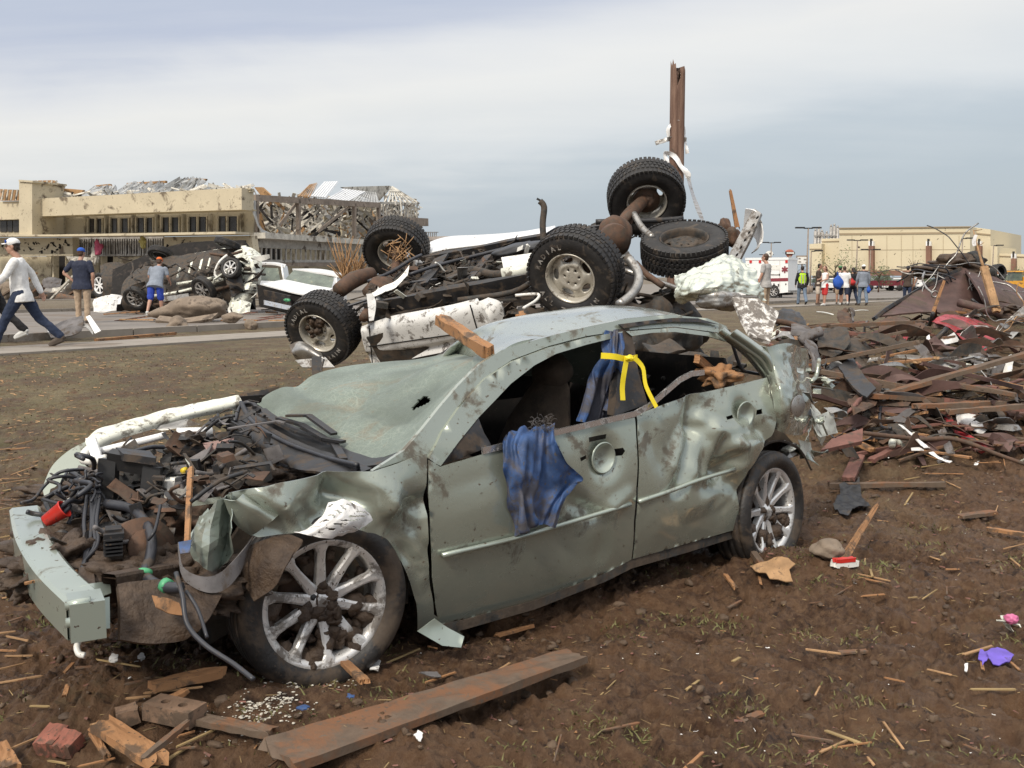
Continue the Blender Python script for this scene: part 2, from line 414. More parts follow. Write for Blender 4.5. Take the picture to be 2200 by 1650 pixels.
M['steel'] = mat('bare_steel', (.42, .41, .39), .38, .8, .2, 10, .5, 8)
M['chrome'] = mat('chrome_strip', (.72, .72, .72), .22, .9, .05, 8, .35, 14)
M['rust'] = mat('rusty_steel', (.14, .075, .045), .75, .2, .45, 14, .5, 9, .003, 60, c2=(.06, .04, .03))
M['mud'] = mat('wet_mud', (.088, .056, .034), .55, 0, .45, 14, 0, 9, .016, 30, c2=(.032, .019, .012))
M['rimt'] = mat('beige_alloy_rim', (.56, .53, .46), .35, .35, .08, 8, .35, 9)
M['white'] = mat('white_paint', (.78, .78, .76), .35, 0, .04, 3, .38, 9, 0, coat=.3)
M['whitec'] = mat('clean_white_paint', (.82, .82, .81), .3, 0, .02, 3, .12, 9, 0, coat=.4)
M['cream'] = mat('primer_white', (.72, .73, .64), .45, .1, .12, 8, .4, 9, .001, 40)
M['paper'] = mat('muddy_paper', (.76, .75, .73), .8, 0, .08, 8, .30, 12, .001, 60)
M['blue'] = mat('blue_tarpaulin', (.045, .105, .27), .55, 0, .5, 5, .62, 4, .003, 160, dcol=(.085, .075, .07))
M['yellow'] = mat('yellow_ribbon', (.85, .68, .02), .5, 0, .05, 8)
M['seat'] = mat('muddy_seat_cloth', (.085, .062, .045), .9, 0, .4, 8, .5, 5, .004, 90)
M['wood'] = mat('raw_wood', (.36, .19, .085), .8, 0, .25, 5, .50, 7, .002, 60, grain=(1, 1, 1), c2=(.27, .13, .055))
M['woodm'] = mat('muddy_board', (.115, .078, .052), .8, 0, .3, 4, .75, 5, .003, 50, c2=(.20, .085, .035), dcol=(.105, .078, .056))
M['woodr'] = mat('red_brown_board', (.19, .085, .065), .8, 0, .25, 5, .45, 8, .002, 50)
M['tan'] = mat('tan_bark_wood', (.40, .24, .12), .85, 0, .3, 7, .3, 9, .004, 50)
M['hose'] = mat('rubber_hose', (.03, .032, .04), .4, 0, .3, 10, .35, 8)
M['red'] = mat('red_painted_metal', (.42, .035, .045), .4, .2, .2, 5, .45, 7, coat=.3)
M['tank'] = mat('brown_tank_steel', (.13, .075, .065), .6, .3, .35, 3, .5, 3, .002, 30)
M['flake'] = mat('muddy_white_flakes', (.62, .58, .50), .8, 0, .2, 30, .5, 30)
M['foil'] = mat('crumpled_pale_sheet', (.72, .76, .66), .26, .6, .1, 5, .22, 9)
M['pvc'] = mat('white_plastic', (.78, .77, .72), .4, 0, .05, 6, .25, 10)
M['grass'] = mat('grass_blade', (.11, .12, .035), .7, 0, .4, 4, c2=(.15, .12, .05))
M['straw'] = mat('straw', (.34, .24, .11), .8, 0, .35, 3)
M['stone'] = mat('grey_brown_rock', (.23, .18, .135), .85, 0, .25, 3, .35, 3, .01, 12)
M['green'] = mat('green_plastic', (.08, .36, .17), .4, 0, .2, 6, .2, 9)
M['redp'] = mat('red_plastic', (.55, .03, .02), .35, 0, .15, 6, .25, 9)
M['yplas'] = mat('yellow_plastic', (.75, .55, .03), .4, 0, .1)
M['pink'] = mat('pink_plastic', (.45, .30, .27), .6, 0, .2, 8, .3, 10)
M['grey'] = mat('grey_fabric', (.15, .14, .14), .8, 0, .3, 6, .45, 7, .002, 60)
M['brick'] = mat('muddy_brick', (.20, .125, .08), .85, 0, .3, 8, .6, 6, .004, 40)
M['brickr'] = mat('red_brick', (.30, .11, .075), .85, 0, .25, 8, .6, 9, .003, 50)
M['purple'] = mat('purple_plastic_scrap', (.16, .10, .55), .5, 0, .2, 8, .25, 14)
M['darkin'] = mat('dark_interior', (.012, .010, .009), .9, 0, .4, 8, .4, 5, dcol=(.03, .02, .014))  # near-black that puts the shade of interiors and openings into the colour
# ================================================================ ground
_rs = np.random.RandomState(5); _perm = _rs.permutation(512); _perm = np.concatenate([_perm, _perm]); _ga = _rs.uniform(0, 2*np.pi, 512)
def pn(x, y):
    xi = np.floor(x).astype(int); yi = np.floor(y).astype(int); fx = x-xi; fy = y-yi
    u = fx*fx*fx*(fx*(fx*6-15)+10); v = fy*fy*fy*(fy*(fy*6-15)+10)
    def g(ix, iy, dx, dy):
        a = _ga[_perm[(_perm[ix & 511]+iy) & 511]]; return np.cos(a)*dx+np.sin(a)*dy
    a = g(xi, yi, fx, fy); b = g(xi+1, yi, fx-1, fy); c = g(xi, yi+1, fx, fy-1); d = g(xi+1, yi+1, fx-1, fy-1)
    return ((a*(1-u)+b*u)*(1-v)+(c*(1-u)+d*u)*v)*1.4
def fb(x, y, o=4, r=.5):
    s = 0; a = 1; t = 0
    for i in range(o): s = s+a*pn(x*2**i+i*17.3, y*2**i+i*9.1); t += a; a *= r
    return s/t
def mud(x, y):
    wx = x+.25*fb(x*1.3+5, y*1.3, 2); wy = y+.25*fb(x*1.3, y*1.3+8, 2)
    k = 1-.75*smooth(6.5, 12, y)*(1-smooth(1.5, 3.5, x)*(1-smooth(14, 17, y))); k = k*(1-smooth(60, 120, y))
    h = .05*fb(wx*1.1, wy*1.1, 3)+.060*(.35-np.abs(fb(wx*2.6, wy*2.6, 4, .6)))+.095*(.22-np.abs(fb(wx*5+3, wy*5, 3, .6)))+.055*(.22-np.abs(fb(wx*12, wy*12, 3, .6)))+.012*fb(wx*34, wy*34, 2, .6)
    return (h-.026)*k
FT = [(R_x, R_y, R_a) for R_x, R_y, R_a in [(random.Random(i).uniform(-.2, 3.4), random.Random(i+99).uniform(2.2, 6.4), random.Random(i+7).uniform(0, 3.14)) for i in range(46)]]
def ground_sheet():
    ys = list(np.exp(np.linspace(math.log(.9), math.log(17), 540)))+list(np.exp(np.linspace(math.log(17), math.log(420), 110)))[1:]+[600, 900, 1500, 3500]
    ys = np.array(ys); nc = 880; t = np.linspace(-1, 1, nc)
    Y = np.repeat(ys[:, None], nc, 1); X = t[None, :]*(1.0+ys[:, None]*.92*(1+2.2*smooth(25, 90, ys[:, None])))
    Z = gz(X, Y)+mud(X, Y)
    for fx, fy, a in FT:
        dx = (X-fx)*math.cos(a)+(Y-fy)*math.sin(a); dy = -(X-fx)*math.sin(a)+(Y-fy)*math.cos(a)
        q = (dx/.14)**2+(dy/.055)**2; Z = Z-.048*np.exp(-q*q)+.014*np.exp(-((np.sqrt(q)-1.35)/.35)**2)
    co = np.stack([X, Y, Z], -1).reshape(-1, 3); nr = len(ys)
    idx = (np.arange(nr-1)[:, None]*nc+np.arange(nc-1)[None, :]).reshape(-1)
    f = np.stack([idx, idx+1, idx+nc+1, idx+nc], -1)
    # the part behind and beside the camera
    bx = np.linspace(-180, 180, 60); by = np.linspace(-90, 150, 40); BX, BY = np.meshgrid(bx, by); BZ = gz(BX, BY)-.45
    b0 = len(co); co = np.concatenate([co, np.stack([BX, BY, BZ], -1).reshape(-1, 3)]); i2 = (b0+np.arange(39)[:, None]*60+np.arange(59)[None, :]).reshape(-1)
    f = np.concatenate([f, np.stack([i2, i2+1, i2+61, i2+60], -1)])
    me = bpy.data.meshes.new('ground'); me.vertices.add(len(co)); me.vertices.foreach_set('co', co.reshape(-1)); me.loops.add(len(f)*4); me.loops.foreach_set('vertex_index', f.reshape(-1)); me.polygons.add(len(f)); me.polygons.foreach_set('loop_start', np.arange(len(f))*4); me.polygons.foreach_set('loop_total', np.full(len(f), 4)); me.update(); me.validate(); me.polygons.foreach_set('use_smooth', [True]*len(me.polygons))
    o = link(bpy.data.objects.new('ground', me)); tag(o, kind='structure', label='churned brown mud turning to trampled grass'); return o
gm = bpy.data.materials.new('ground_mud_and_lawn'); gm.use_nodes = True; nt = gm.node_tree; gb = nt.nodes['Principled BSDF']
ge = N('ShaderNodeNewGeometry'); sp_ = N('ShaderNodeSeparateXYZ'); L(ge.outputs['Position'], sp_.inputs[0])
def NZ(s, det=6, r=.6, dist=0, vec=None):
    n = N('ShaderNodeTexNoise'); L(vec or ge.outputs['Position'], n.inputs[0]); n.inputs['Scale'].default_value = s; n.inputs['Detail'].default_value = det; n.inputs['Roughness'].default_value = r; n.inputs['Distortion'].default_value = dist; return n.outputs[0]
def MR(x, a, b, c=0.0, d=1.0):
    n = N('ShaderNodeMapRange'); L(x, n.inputs[0])
    for i, v in enumerate((a, b, c, d)):
        n.inputs[i+1].default_value = v
    return n.outputs[0]
mudc = Mix(MR(NZ(2.2, 8, .65), .35, .65), (.043, .0195, .0095), (.134, .072, .036))
mudc = Mix(MR(NZ(26, 5, .7), .42, .66), mudc, (.150, .088, .048))
mudc = Mix(MR(NZ(9, 6, .7, 1), .56, .66), mudc, (.030, .015, .009))
gr = Mix(MR(NZ(1.3, 7, .65), .38, .62), (.095, .082, .040), (.18, .145, .08)); gr = Mix(MR(NZ(30, 4, .7), .45, .70), gr, (.10, .080, .045))
gr = Mix(MR(NZ(1.9, 8, .72), .46, .60), gr, (.088, .060, .038))
yy = Mth('ADD', sp_.outputs[1], Mth('MULTIPLY', Mth('SUBTRACT', NZ(.55, 5), .5), 9.0))
yy = Mth('SUBTRACT', yy, Mth('MULTIPLY', Mth('MAXIMUM', sp_.outputs[0], 0.0), .5))
gf = Mth('MULTIPLY', MR(yy, 5.2, 8.8), MR(NZ(7, 5), .30, .52)); patchy = Mth('MULTIPLY', MR(NZ(1.1, 4), .56, .68), MR(NZ(22, 4), .48, .6)); gf = Mth('MAXIMUM', gf, Mth('MULTIPLY', patchy, .55))
gcol = Mix(gf, mudc, gr)
far = MR(sp_.outputs[1], 24, 60); gcol = Mix(far, gcol, Mix(MR(NZ(.25, 6, .7), .4, .6), (.13, .10, .072), (.17, .145, .105)))
L(gcol, gb.inputs['Base Color']); wet = Mth('MULTIPLY', MR(NZ(3.5, 7, .6), .40, .62), MR(yy, 9.0, 6.0)); L(MR(wet, 0, 1, .85, .38), gb.inputs['Roughness'])
bn = N('ShaderNodeBump'); bn.inputs['Strength'].default_value = 1; bn.inputs['Distance'].default_value = .032; L(NZ(26, 12, .75), bn.inputs['Height']); L(bn.outputs[0], gb.inputs['Normal']); gb.inputs['Specular IOR Level'].default_value = .35
ground = ground_sheet(); ground.data.materials.append(gm)

# path and road: strips that follow the ground, running from the near left to the far right
pA, pB = V((-7.3, 15.6)), V((14.5, 46.0)); pt_ = (pB-pA).normalized(); pq = V((-pt_.y, pt_.x))
def strip(name, m, off0, off1, s0, s1, h, label, bend=0):
    mb = MB(); n = int((s1-s0)/.8); k = 4
    pts = []
    for i in range(n+1):
        for j in range(k+1):
            q = pA+pt_*(s0+(s1-s0)*i/n)+pq*(off0+(off1-off0)*j/k+.12*noise.noise(V((i*.2, j*3.0, off0)))); pts.append((q.x, q.y, Gz(q.x, q.y)+h))
    mb.add(pts, [(i*(k+1)+j, i*(k+1)+j+1, (i+1)*(k+1)+j+1, (i+1)*(k+1)+j) for i in range(n) for j in range(k)])
    for j in (0, k):
        b = len(mb.v); mb.v += [mb.v[i*(k+1)+j] for i in range(n+1)]+[mb.v[i*(k+1)+j]-V((0, 0, .15)) for i in range(n+1)]
        for i in range(n): mb.face((b+i, b+i+1, b+n+2+i, b+n+1+i))
    o = mb.build(name, m); tag(o, label, kind='structure'); return o
M['conc'] = mat('concrete_path', (.27, .24, .205), .85, 0, .12, 2.5, .35, .8, .003, 30, dcol=(.14, .105, .075))
M['asph'] = mat('road_surface', (.19, .168, .148), .75, 0, .15, .8, .40, .5, .004, 20, dcol=(.13, .10, .075))
strip('path', M['conc'], -.65, .75, -14, 120, .035, 'narrow pale concrete path crossing the lawn')
strip('road', M['asph'], 2.6, 15.5, -30, 200, .03, 'wide grey road behind the path, dusted with dirt')
kb = MB()
for o_ in (2.5, 15.6):
    for i in range(150):
        a = pA+pt_*(-30+i*1.5)+pq*o_; b = pA+pt_*(-30+i*1.5+1.47)+pq*o_
        kb.bar((a.x, a.y, Gz(a.x, a.y)+.06), (b.x, b.y, Gz(b.x, b.y)+.06), .16, .14)
tag(kb.build('kerb', M['conc']), 'low concrete kerb along both edges of the road', kind='structure')
M['asph2'] = mat('car_park_surface', (.21, .19, .165), .85, 0, .15, .2, .5, .2, .004, 20, dcol=(.16, .13, .10))
mb = MB(); n = 30; pts = [(-90+260*i/n, 62+(240-62)*j/n, Gz(0, 62+(240-62)*j/n)+.03) for j in range(n+1) for i in range(n+1)]
mb.add(pts, [(j*(n+1)+i, j*(n+1)+i+1, (j+1)*(n+1)+i+1, (j+1)*(n+1)+i) for j in range(n) for i in range(n)])
tag(mb.build('car_park', M['asph2']), 'wide worn asphalt car park reaching to the far buildings', kind='structure')

# ================================================================ the grey-green wrecked car
CS = VP(704, 3.7, 1663, 5.35, 1295, 1103)
def CX(S, z, o): return CS.loc(S, z, o)                       # s back from the front wheel, z up, o across (0 near side, 1.75 far side)
def cp(px, py, o): return CS.pt(px, py, o)
car = thing('wrecked_car', CX(1.2, 0, .85), 'crushed grey-green car with bare engine bay and yellow ribbon, nearest the camera', 'car')
def side(S, z):
    o = -.045+.42*(min(z, .88)-.60)**2
    if z > .88: o += .40*(z-.88)
    if S < -.25: o += .25*(-.25-S)
    return o
def gsp(px, py, r, a, o=-.03):
    S, z = CS.sz(px, py, o); return (S, z, r, a)
def mkdent(items, amp, freq=3.2, seed=1, lo=.25, fade=None, folds=()):
    fs_ = [(V(CS.sz(x0, y0, -.03)), V(CS.sz(x1, y1, -.03)), w_, dp) for x0, y0, x1, y1, w_, dp in folds]
    its = [(i if len(i) == 4 and i[0] < 50 else gsp(*i)) for i in items]
    def d(S, z):
        k = lo; v = 0
        for a, b, r, q in its:
            g = math.exp(-((S-a)**2+(z-b)**2)/(r*r)); v += q*g; k += 1.2*g
        k *= fade(S, z) if fade else 1
        for a_, b_, w_, dp in fs_:
            q_ = V((S, z)); t = max(0, min(1, (q_-a_).dot(b_-a_)/(b_-a_).length_squared)); dd = (q_-a_.lerp(b_, t)).length; v += dp*max(0, 1-dd/w_)*(1-.5*abs(t-.5))
        return v+amp*k*(.4*ridge((S*freq, z*freq, .5), seed)+.8*fold(V((S*freq, z*freq, .5)), seed))
    return d
# --- front door
df = mkdent([(1298, 984, .075, .055), (1230, 1100, .16, .02), (1290, 1120, .10, -.02)], .010, 3, 2, .15, lambda S, z: .25+1.0*smooth(.9, 1.5, S), folds=[(1225, 1075, 1290, 1110, .06, .028), (1290, 1110, 1345, 1065, .06, -.02), (1290, 1110, 1300, 1190, .08, .014), (960, 1050, 1080, 1010, .12, .008), (1180, 1150, 1250, 1200, .10, .010)])
mb = MB(); panel(mb, [(921, 988), (921, 1060), (925, 1150), (929, 1240), (936, 1300), (943, 1343), (1000, 1331), (1080, 1311), (1150, 1290), (1225, 1263), (1300, 1233), (1357, 1202), (1362, 1120), (1367, 1050), (1370, 1000), (1367, 940), (1364, 897), (1250, 921), (1130, 950), (1042, 975), (946, 1003), (936, 996)], CS, side,
      holes=[[(1266, 940), (1306, 933), (1308, 944), (1268, 951)], [(1247, 984), (1262, 978), (1264, 986), (1250, 992)], [(1318, 968), (1340, 962), (1345, 970), (1340, 979), (1318, 983)]], sp=.022, dent=df)
door = mb.build('front_door', M['paint'], car)
def rib(o, r=.008):  # body-side moulding
    m = MB(); m.tube([V(cp(x, y, -.05))+V((0, 0, 0)) for x, y in o], r, 8, 3); return m
rib([(950, 1193), (1100, 1158), (1225, 1122), (1355, 1083)], .011).build('side_moulding', M['paintclean'], door)
mb = MB(); mb.lathe([(.001, .030), (.03, .028), (.052, .018), (.066, .003), (.070, -.002), (.074, .004)], cp(1298, 984, -.032), CS.n, 28); mb.build('handle_cup', M['paintclean'], door)
mb = MB(); mb.prism([cp(x, y, .05) for x, y in ((1262, 937), (1310, 930), (1312, 947), (1264, 954))], .01); mb.prism([cp(x, y, .08) for x, y in ((1240, 976), (1350, 955), (1352, 985), (1242, 996))], .01); mb.build('handle_hole_shade', M['darkin'], door)  # dark plates behind the openings, their shade put into the colour
# crease line low on the door
mb = MB(); panel(mb, [(943, 1343), (1000, 1331), (1150, 1290), (1300, 1233), (1357, 1202), (1480, 1168), (1576, 1141), (1577, 1156), (1480, 1186), (1358, 1221), (1300, 1250), (1150, 1309), (1000, 1352), (955, 1362)], CS, lambda S, z: .03, sp=.05); mb.build('door_sill', M['under'], car)
# --- rear door
dr = mkdent([(1505, 905, .10, .055), (1532, 1000, .12, .05), (1603, 890, .07, .055), (1480, 1030, .10, -.02), (1590, 960, .12, -.045), (1450, 960, .12, .02), (1560, 1060, .12, .03), (1420, 1090, .16, -.015)], .020, 3.0, 5, .2, lambda S, z: .35+.9*smooth(1.7, 2.1, S)*(.4+.6*smooth(.2, .45, z)),
   folds=[(1508, 860, 1502, 925, .06, .035), (1502, 925, 1455, 1045, .07, .045), (1520, 905, 1592, 962, .07, -.040), (1592, 962, 1550, 1012, .07, .045), (1470, 935, 1448, 1000, .05, -.028), (1535, 925, 1520, 1030, .05, -.035), (1550, 1012, 1600, 1060, .07, .03), (1620, 900, 1655, 960, .06, .03), (1555, 940, 1630, 925, .05, .03), (1395, 930, 1440, 1060, .08, .014), (1560, 1060, 1480, 1090, .09, -.02)])
mb = MB(); panel(mb, [(1368, 893), (1392, 882), (1430, 868), (1500, 846), (1580, 828), (1648, 811), (1656, 835), (1663, 870), (1668, 905), (1660, 938), (1630, 972), (1604, 1012), (1592, 1060), (1588, 1110), (1574, 1140), (1480, 1167), (1360, 1201), (1366, 1120), (1371, 1050), (1374, 1000), (1371, 940)], CS, side,
      holes=[[(1560, 895), (1575, 891), (1577, 898), (1562, 902)], [(1627, 881), (1637, 878), (1638, 889), (1628, 892)]], sp=.017, dent=dr)
rdoor = mb.build('rear_door', M['paint'], car)
rib([(1372, 1078), (1440, 1055), (1500, 1032), (1578, 1008)], .011).build('side_moulding', M['paintclean'], rdoor)
mb = MB(); mb.lathe([(.001, .030), (.03, .028), (.048, .018), (.060, .003), (.064, -.002), (.068, .004)], cp(1603, 890, -.012), CS.n, 28); mb.build('handle_cup', M['paintclean'], rdoor)
mb = MB(); mb.prism([cp(x, y, .10) for x, y in ((1555, 886), (1650, 866), (1652, 900), (1557, 912))], .01); mb.build('handle_hole_shade', M['darkin'], rdoor)  # dark plate behind the openings, shade put into its colour
# --- front fender, torn over the wheel
dfn = mkdent([(735, 1060, .10, .05), (720, 1105, .10, .02), (860, 1110, .12, .035), (840, 1060, .10, -.04), (905, 1160, .09, -.045), (600, 1100, .14, -.03), (560, 1130, .08, .04), (905, 1240, .10, .02), (880, 1180, .07, .03)], .016, 3.4, 9, .30,
   folds=[(712, 1020, 724, 1068, .05, .04), (724, 1068, 800, 1085, .07, .045), (800, 1085, 868, 1108, .06, -.03), (868, 1108, 916, 1178, .08, .05), (868, 1108, 800, 1040, .07, -.035), (868, 1108, 912, 1075, .06, .03), (600, 1120, 700, 1085, .07, .03), (560, 1060, 640, 1125, .06, -.035), (640, 1125, 700, 1120, .05, .03), (900, 1200, 918, 1260, .05, -.02), (845, 1150, 905, 1230, .05, .03)])
mb = MB(); panel(mb, [(492, 1059), (540, 1047), (600, 1036), (660, 1026), (715, 1017), (760, 1016), (800, 1012), (850, 996), (880, 985), (917, 975), (917, 1060), (921, 1150), (925, 1240), (933, 1320), (960, 1345), (985, 1352), (999, 1370), (990, 1392), (955, 1388), (920, 1370), (898, 1356), (897, 1300), (888, 1255), (872, 1212), (848, 1178), (812, 1152), (770, 1138), (720, 1130), (660, 1140), (600, 1150), (560, 1157), (535, 1148), (512, 1120), (498, 1090)], CS, side, sp=.017, dent=dfn)
fender = mb.build('front_fender', M['paint'], car)
mb = MB(); panel(mb, [(936, 1330), (965, 1350), (999, 1368), (992, 1392), (952, 1388), (898, 1357)], CS, lambda S, z: -.06-.5*max(0, .14-z), sp=.03, dent=mkdent([], .01, 6, 3, 1)); mb.build('fender_flap', M['paintclean'], fender)
# folded front corner of the fender
mb = MB(); mb.sm = False
patch(mb, [[cp(500, 1056, -.05), cp(486, 1064, .05), cp(470, 1076, -.02), cp(458, 1082, .08)], [cp(500, 1090, -.03), cp(488, 1096, .07), cp(462, 1100, -.04), cp(446, 1105, .10)], [cp(498, 1135, -.06), cp(486, 1140, .06), cp(452, 1138, -.05), cp(430, 1128, .12)], [cp(497, 1175, -.04), cp(480, 1185, .05), cp(448, 1185, -.07), cp(416, 1158, .08)], [cp(490, 1208, .0), cp(470, 1222, .04), cp(445, 1226, -.05), cp(420, 1202, .06)]], 9, 12, .035, 9, 4); patch(mb, [[cp(446, 1092, .12), cp(430, 1110, .16)], [cp(436, 1128, .08), cp(416, 1140, .14)], [cp(424, 1160, .06), cp(408, 1166, .12)]], 8, 14, .02, 12, 9)
mb.build('folded_fender_edge', M['paintclean'], fender)
mb = MB(); patch(mb, [[cp(480, 1072, .0), cp(505, 1075, -.06), cp(520, 1062, -.04)], [cp(505, 1125, -.02), cp(545, 1095, -.08), cp(555, 1085, -.04)], [cp(540, 1150, .0), cp(580, 1122, -.07), cp(600, 1105, -.04)]], 10, 10, .008, 8, 2); mb.build('crumpled_lip', M['paint'], fender)
# inner arch liner: muddy plastic over the tyre, and the hanging loop of it
mb = MB(); patch(mb, [[cp(620, 1150, -.06), cp(560, 1163, -.03), cp(520, 1185, .06), cp(505, 1215, .12)], [cp(650, 1160, -.12), cp(590, 1190, -.12), cp(545, 1225, -.06), cp(520, 1250, .02)], [cp(640, 1175, -.15), cp(610, 1225, -.17), cp(590, 1262, -.14), cp(545, 1292, -.08)]], 15, 12, .012, 8, 6, .006)
mb.build('arch_liner', M['mud'], car)
mb = MB(); patch(mb, [[cp(384, 1165, .0), cp(392, 1215, -.04), cp(430, 1238, -.08), cp(470, 1232, -.08), cp(510, 1195, -.05), cp(545, 1150, 0)], [cp(386, 1200, .0), cp(398, 1245, -.05), cp(440, 1272, -.10), cp(480, 1268, -.1), cp(515, 1230, -.06), cp(530, 1180, 0)]], 26, 8, .006, 12, 3, .005)
mb.build('torn_arch_strip', M['grey'], car)
# --- A pillar, roof rail, door frame
mb = MB()
panel(mb, [(800, 1012), (835, 990), (868, 968), (905, 925), (945, 875), (985, 828), (1030, 783), (1078, 752), (1140, 733), (1200, 717), (1270, 700), (1350, 684), (1440, 676), (1520, 684), (1560, 700), (1572, 722), (1540, 714), (1450, 702), (1340, 710), (1260, 722), (1180, 743), (1100, 773), (1040, 812), (985, 872), (950, 925), (921, 982), (880, 985)], CS, lambda S, z: side(S, z)+.015, sp=.04, thick=.02)
mb.build('roof_rail', M['paint'], car)
mb = MB()
panel(mb, [(921, 985), (950, 928), (987, 875), (1042, 814), (1102, 776), (1182, 746), (1262, 725), (1338, 712), (1336, 722), (1262, 740), (1195, 760), (1148, 785), (1098, 824), (1060, 864), (1028, 897), (985, 950), (947, 1001), (936, 996)], CS, side, sp=.035, thick=.018)
panel(mb, [(1345, 712), (1450, 704), (1540, 716), (1572, 724), (1560, 734), (1520, 722), (1450, 713), (1400, 715), (1358, 722)], CS, side, sp=.035, thick=.018)
mb.build('window_frame', M['paint'], car)
mb = MB(); panel(mb, [(1322, 708), (1352, 705), (1362, 740), (1372, 800), (1392, 868), (1320, 893), (1326, 820), (1330, 760)], CS, lambda S, z: side(S, z)+.012, sp=.05, thick=.05); mb.build('centre_pillar', M['black'], car)
mb = MB(); panel(mb, [(1330, 697), (1400, 688), (1450, 683), (1500, 684), (1545, 697), (1500, 692), (1450, 691), (1400, 695), (1340, 705)], CS, lambda S, z: side(S, z)-.004, sp=.05, thick=.01); mb.build('roof_gutter_strip', M['black'], car)
# C pillar: crushed bright strips and rubber
mb = MB()
for k, pts in enumerate([[(1548, 712), (1590, 745), (1620, 775), (1650, 815)], [(1562, 722), (1605, 752), (1640, 780), (1668, 838)], [(1575, 715), (1622, 748), (1655, 780), (1672, 850)]]):
    patch(mb, [[cp(x-7, y+5, .12-.03*k) for x, y in pts], [cp(x, y-2, .07-.02*k) for x, y in pts], [cp(x+8, y-8, .10-.02*k) for x, y in pts]], 18, 6, .006, 9, k)
mb.build('rear_pillar', M['paint'], car)
mb = MB()
for k, pts in enumerate([[(1500, 705), (1560, 730), (1600, 760), (1622, 768)], [(1572, 735), (1592, 790), (1612, 800), (1640, 805)]]): mb.tube([cp(x, y, .2-.05*k) for x, y in pts], .009, 6, 6)
mb.build('door_seal', M['hose'], car)
# --- belt chrome
for pts in ([(1036, 969), (1085, 957)], [(1180, 932), (1250, 916), (1364, 889), (1395, 872), (1425, 846), (1460, 816), (1485, 803), (1512, 800)]):
    mb = MB()
    for a, b in zip(pts, pts[1:]):
        mb.bar(CS.pt(*a, side(1, .9)-.02), CS.pt(*b, side(1, .9)-.02), .026, .012, up=CS.n)
    mb.build('belt_strip', M['chrome'], car)
# mirror patch (black triangle)
mb = MB(); panel(mb, [(948, 998), (985, 950), (1028, 898), (1040, 930), (1055, 955), (1030, 968), (990, 985)], CS, lambda S, z: side(S, z)+.005, sp=.05, thick=.012); mb.build('mirror_base', M['black'], car)
# --- roof: dented, its far side crushed down
def CL(S): return CS.loc(S, 0, 0)
rowsR = []
nearU = [cp(x, y+3, side(*CS.sz(x, y, .12))+.055) for x, y in ((1078, 752), (1200, 717), (1350, 684), (1460, 677), (1570, 706))]
for f, dz, wt in ((0, 0, (1060, 768, .14)), (.25, .055, (1032, 766, .45)), (.5, .05, (1003, 767, .85)), (.8, -.12, (968, 764, 1.25)), (1, -.34, (938, 772, 1.6))):
    r = []
    for i, q in enumerate(nearU):
        S = (q-CS.A).dot(CS.u); o = (q-CS.A).dot(CS.n); r.append(CX(S-(.15*f if i == 0 else 0), q.z+dz-(.20*f if i == 0 else .05*f if i == 1 else .06*f), o+f*1.15))
    r[0] = V(cp(*wt)); r.insert(1, r[0].lerp(r[1], .35)+V((0, 0, .03))); rowsR.append(r)
mb = MB(); patch(mb, rowsR, 36, 28, lambda a, b: .012*(.3+a), 2.4, 3, .012); mb.build('roof', M['paint'], car)
# --- windscreen: one sagging shattered sheet
W_ = [[(866, 970, .10), (905, 925, .10), (985, 832, .12), (1058, 772, .13)],
      [(800, 985, .35), (850, 930, .42), (925, 860, .45), (1032, 768, .45)],
      [(700, 945, .75), (745, 895, .82), (845, 842, .85), (1000, 770, .85)],
      [(610, 905, 1.1), (640, 868, 1.15), (780, 812, 1.2), (965, 762, 1.25)],
      [(552, 868, 1.4), (595, 836, 1.42), (740, 787, 1.5), (935, 770, 1.6)]]
mb = MB()
hc = [(.50, .56), (.53, .58)]
patch(mb, [[cp(*q) for q in r] for r in W_], 78, 76, lambda a, b: .032*min(1, 5*a*(1-a)+.2), 1.9, 11, .006, disp=lambda u_, v_: -.045*math.exp(-((v_-.50-.12*u_)/.05)**2)*(1-u_)+.055*math.exp(-((u_-.82)/.12)**2-((v_-.40)/.14)**2)-.03*math.exp(-((u_-.45)/.05)**2)*v_, hole=lambda a, b: ((a-.27)/.034)**2+((b-.63)/.055)**2 < 1+.4*math.sin(a*90)+.3*math.sin(b*70) )
ws = mb.build('windscreen', M['glass'], car)
# --- cowl: long black strips, wiper arms, seals
mb = MB()
cow = [[(520, 872, 1.45), (560, 905, 1.2), (620, 940, .9), (700, 975, .6), (800, 1008, .2)], [(500, 905, 1.4), (540, 940, 1.15), (600, 975, .85), (660, 1000, .55), (770, 1020, .15)], [(520, 930, 1.3), (560, 965, 1.1), (610, 995, .8), (650, 1012, .5), (740, 1022, .12)]]
patch(mb, [[cp(*q) for q in r] for r in cow], 36, 10, .014, 6, 2, .01); mb.build('cowl_panel', M['black'], car)
mb = MB(); patch(mb, [[cp(556, 868, 1.42), cp(610, 905, 1.1), cp(700, 948, .75), cp(800, 988, .35), cp(866, 972, .08)], [cp(530, 885, 1.4), cp(590, 930, 1.05), cp(680, 972, .7), cp(780, 1005, .28), cp(850, 992, .05)]], 32, 6, .010, 8, 7, .01); mb.build('cowl_grille', M['blackc'], car)
for k, pts in enumerate([[(600, 910, 1.05), (650, 925, .9), (700, 955, .7), (740, 962, .6)], [(560, 900, 1.25), (640, 940, .9), (720, 965, .65), (740, 1000, .4)], [(620, 905, 1.0), (665, 905, .9), (720, 945, .7)]]):
    mb = MB(); q = [V(cp(*p))+V((0, -.02, .03)) for p in pts]
    for a, b in zip(q, q[1:]): mb.bar(a, b, .035, .012)
    mb.build('wiper_arm', M['black'], car)
mb = MB()
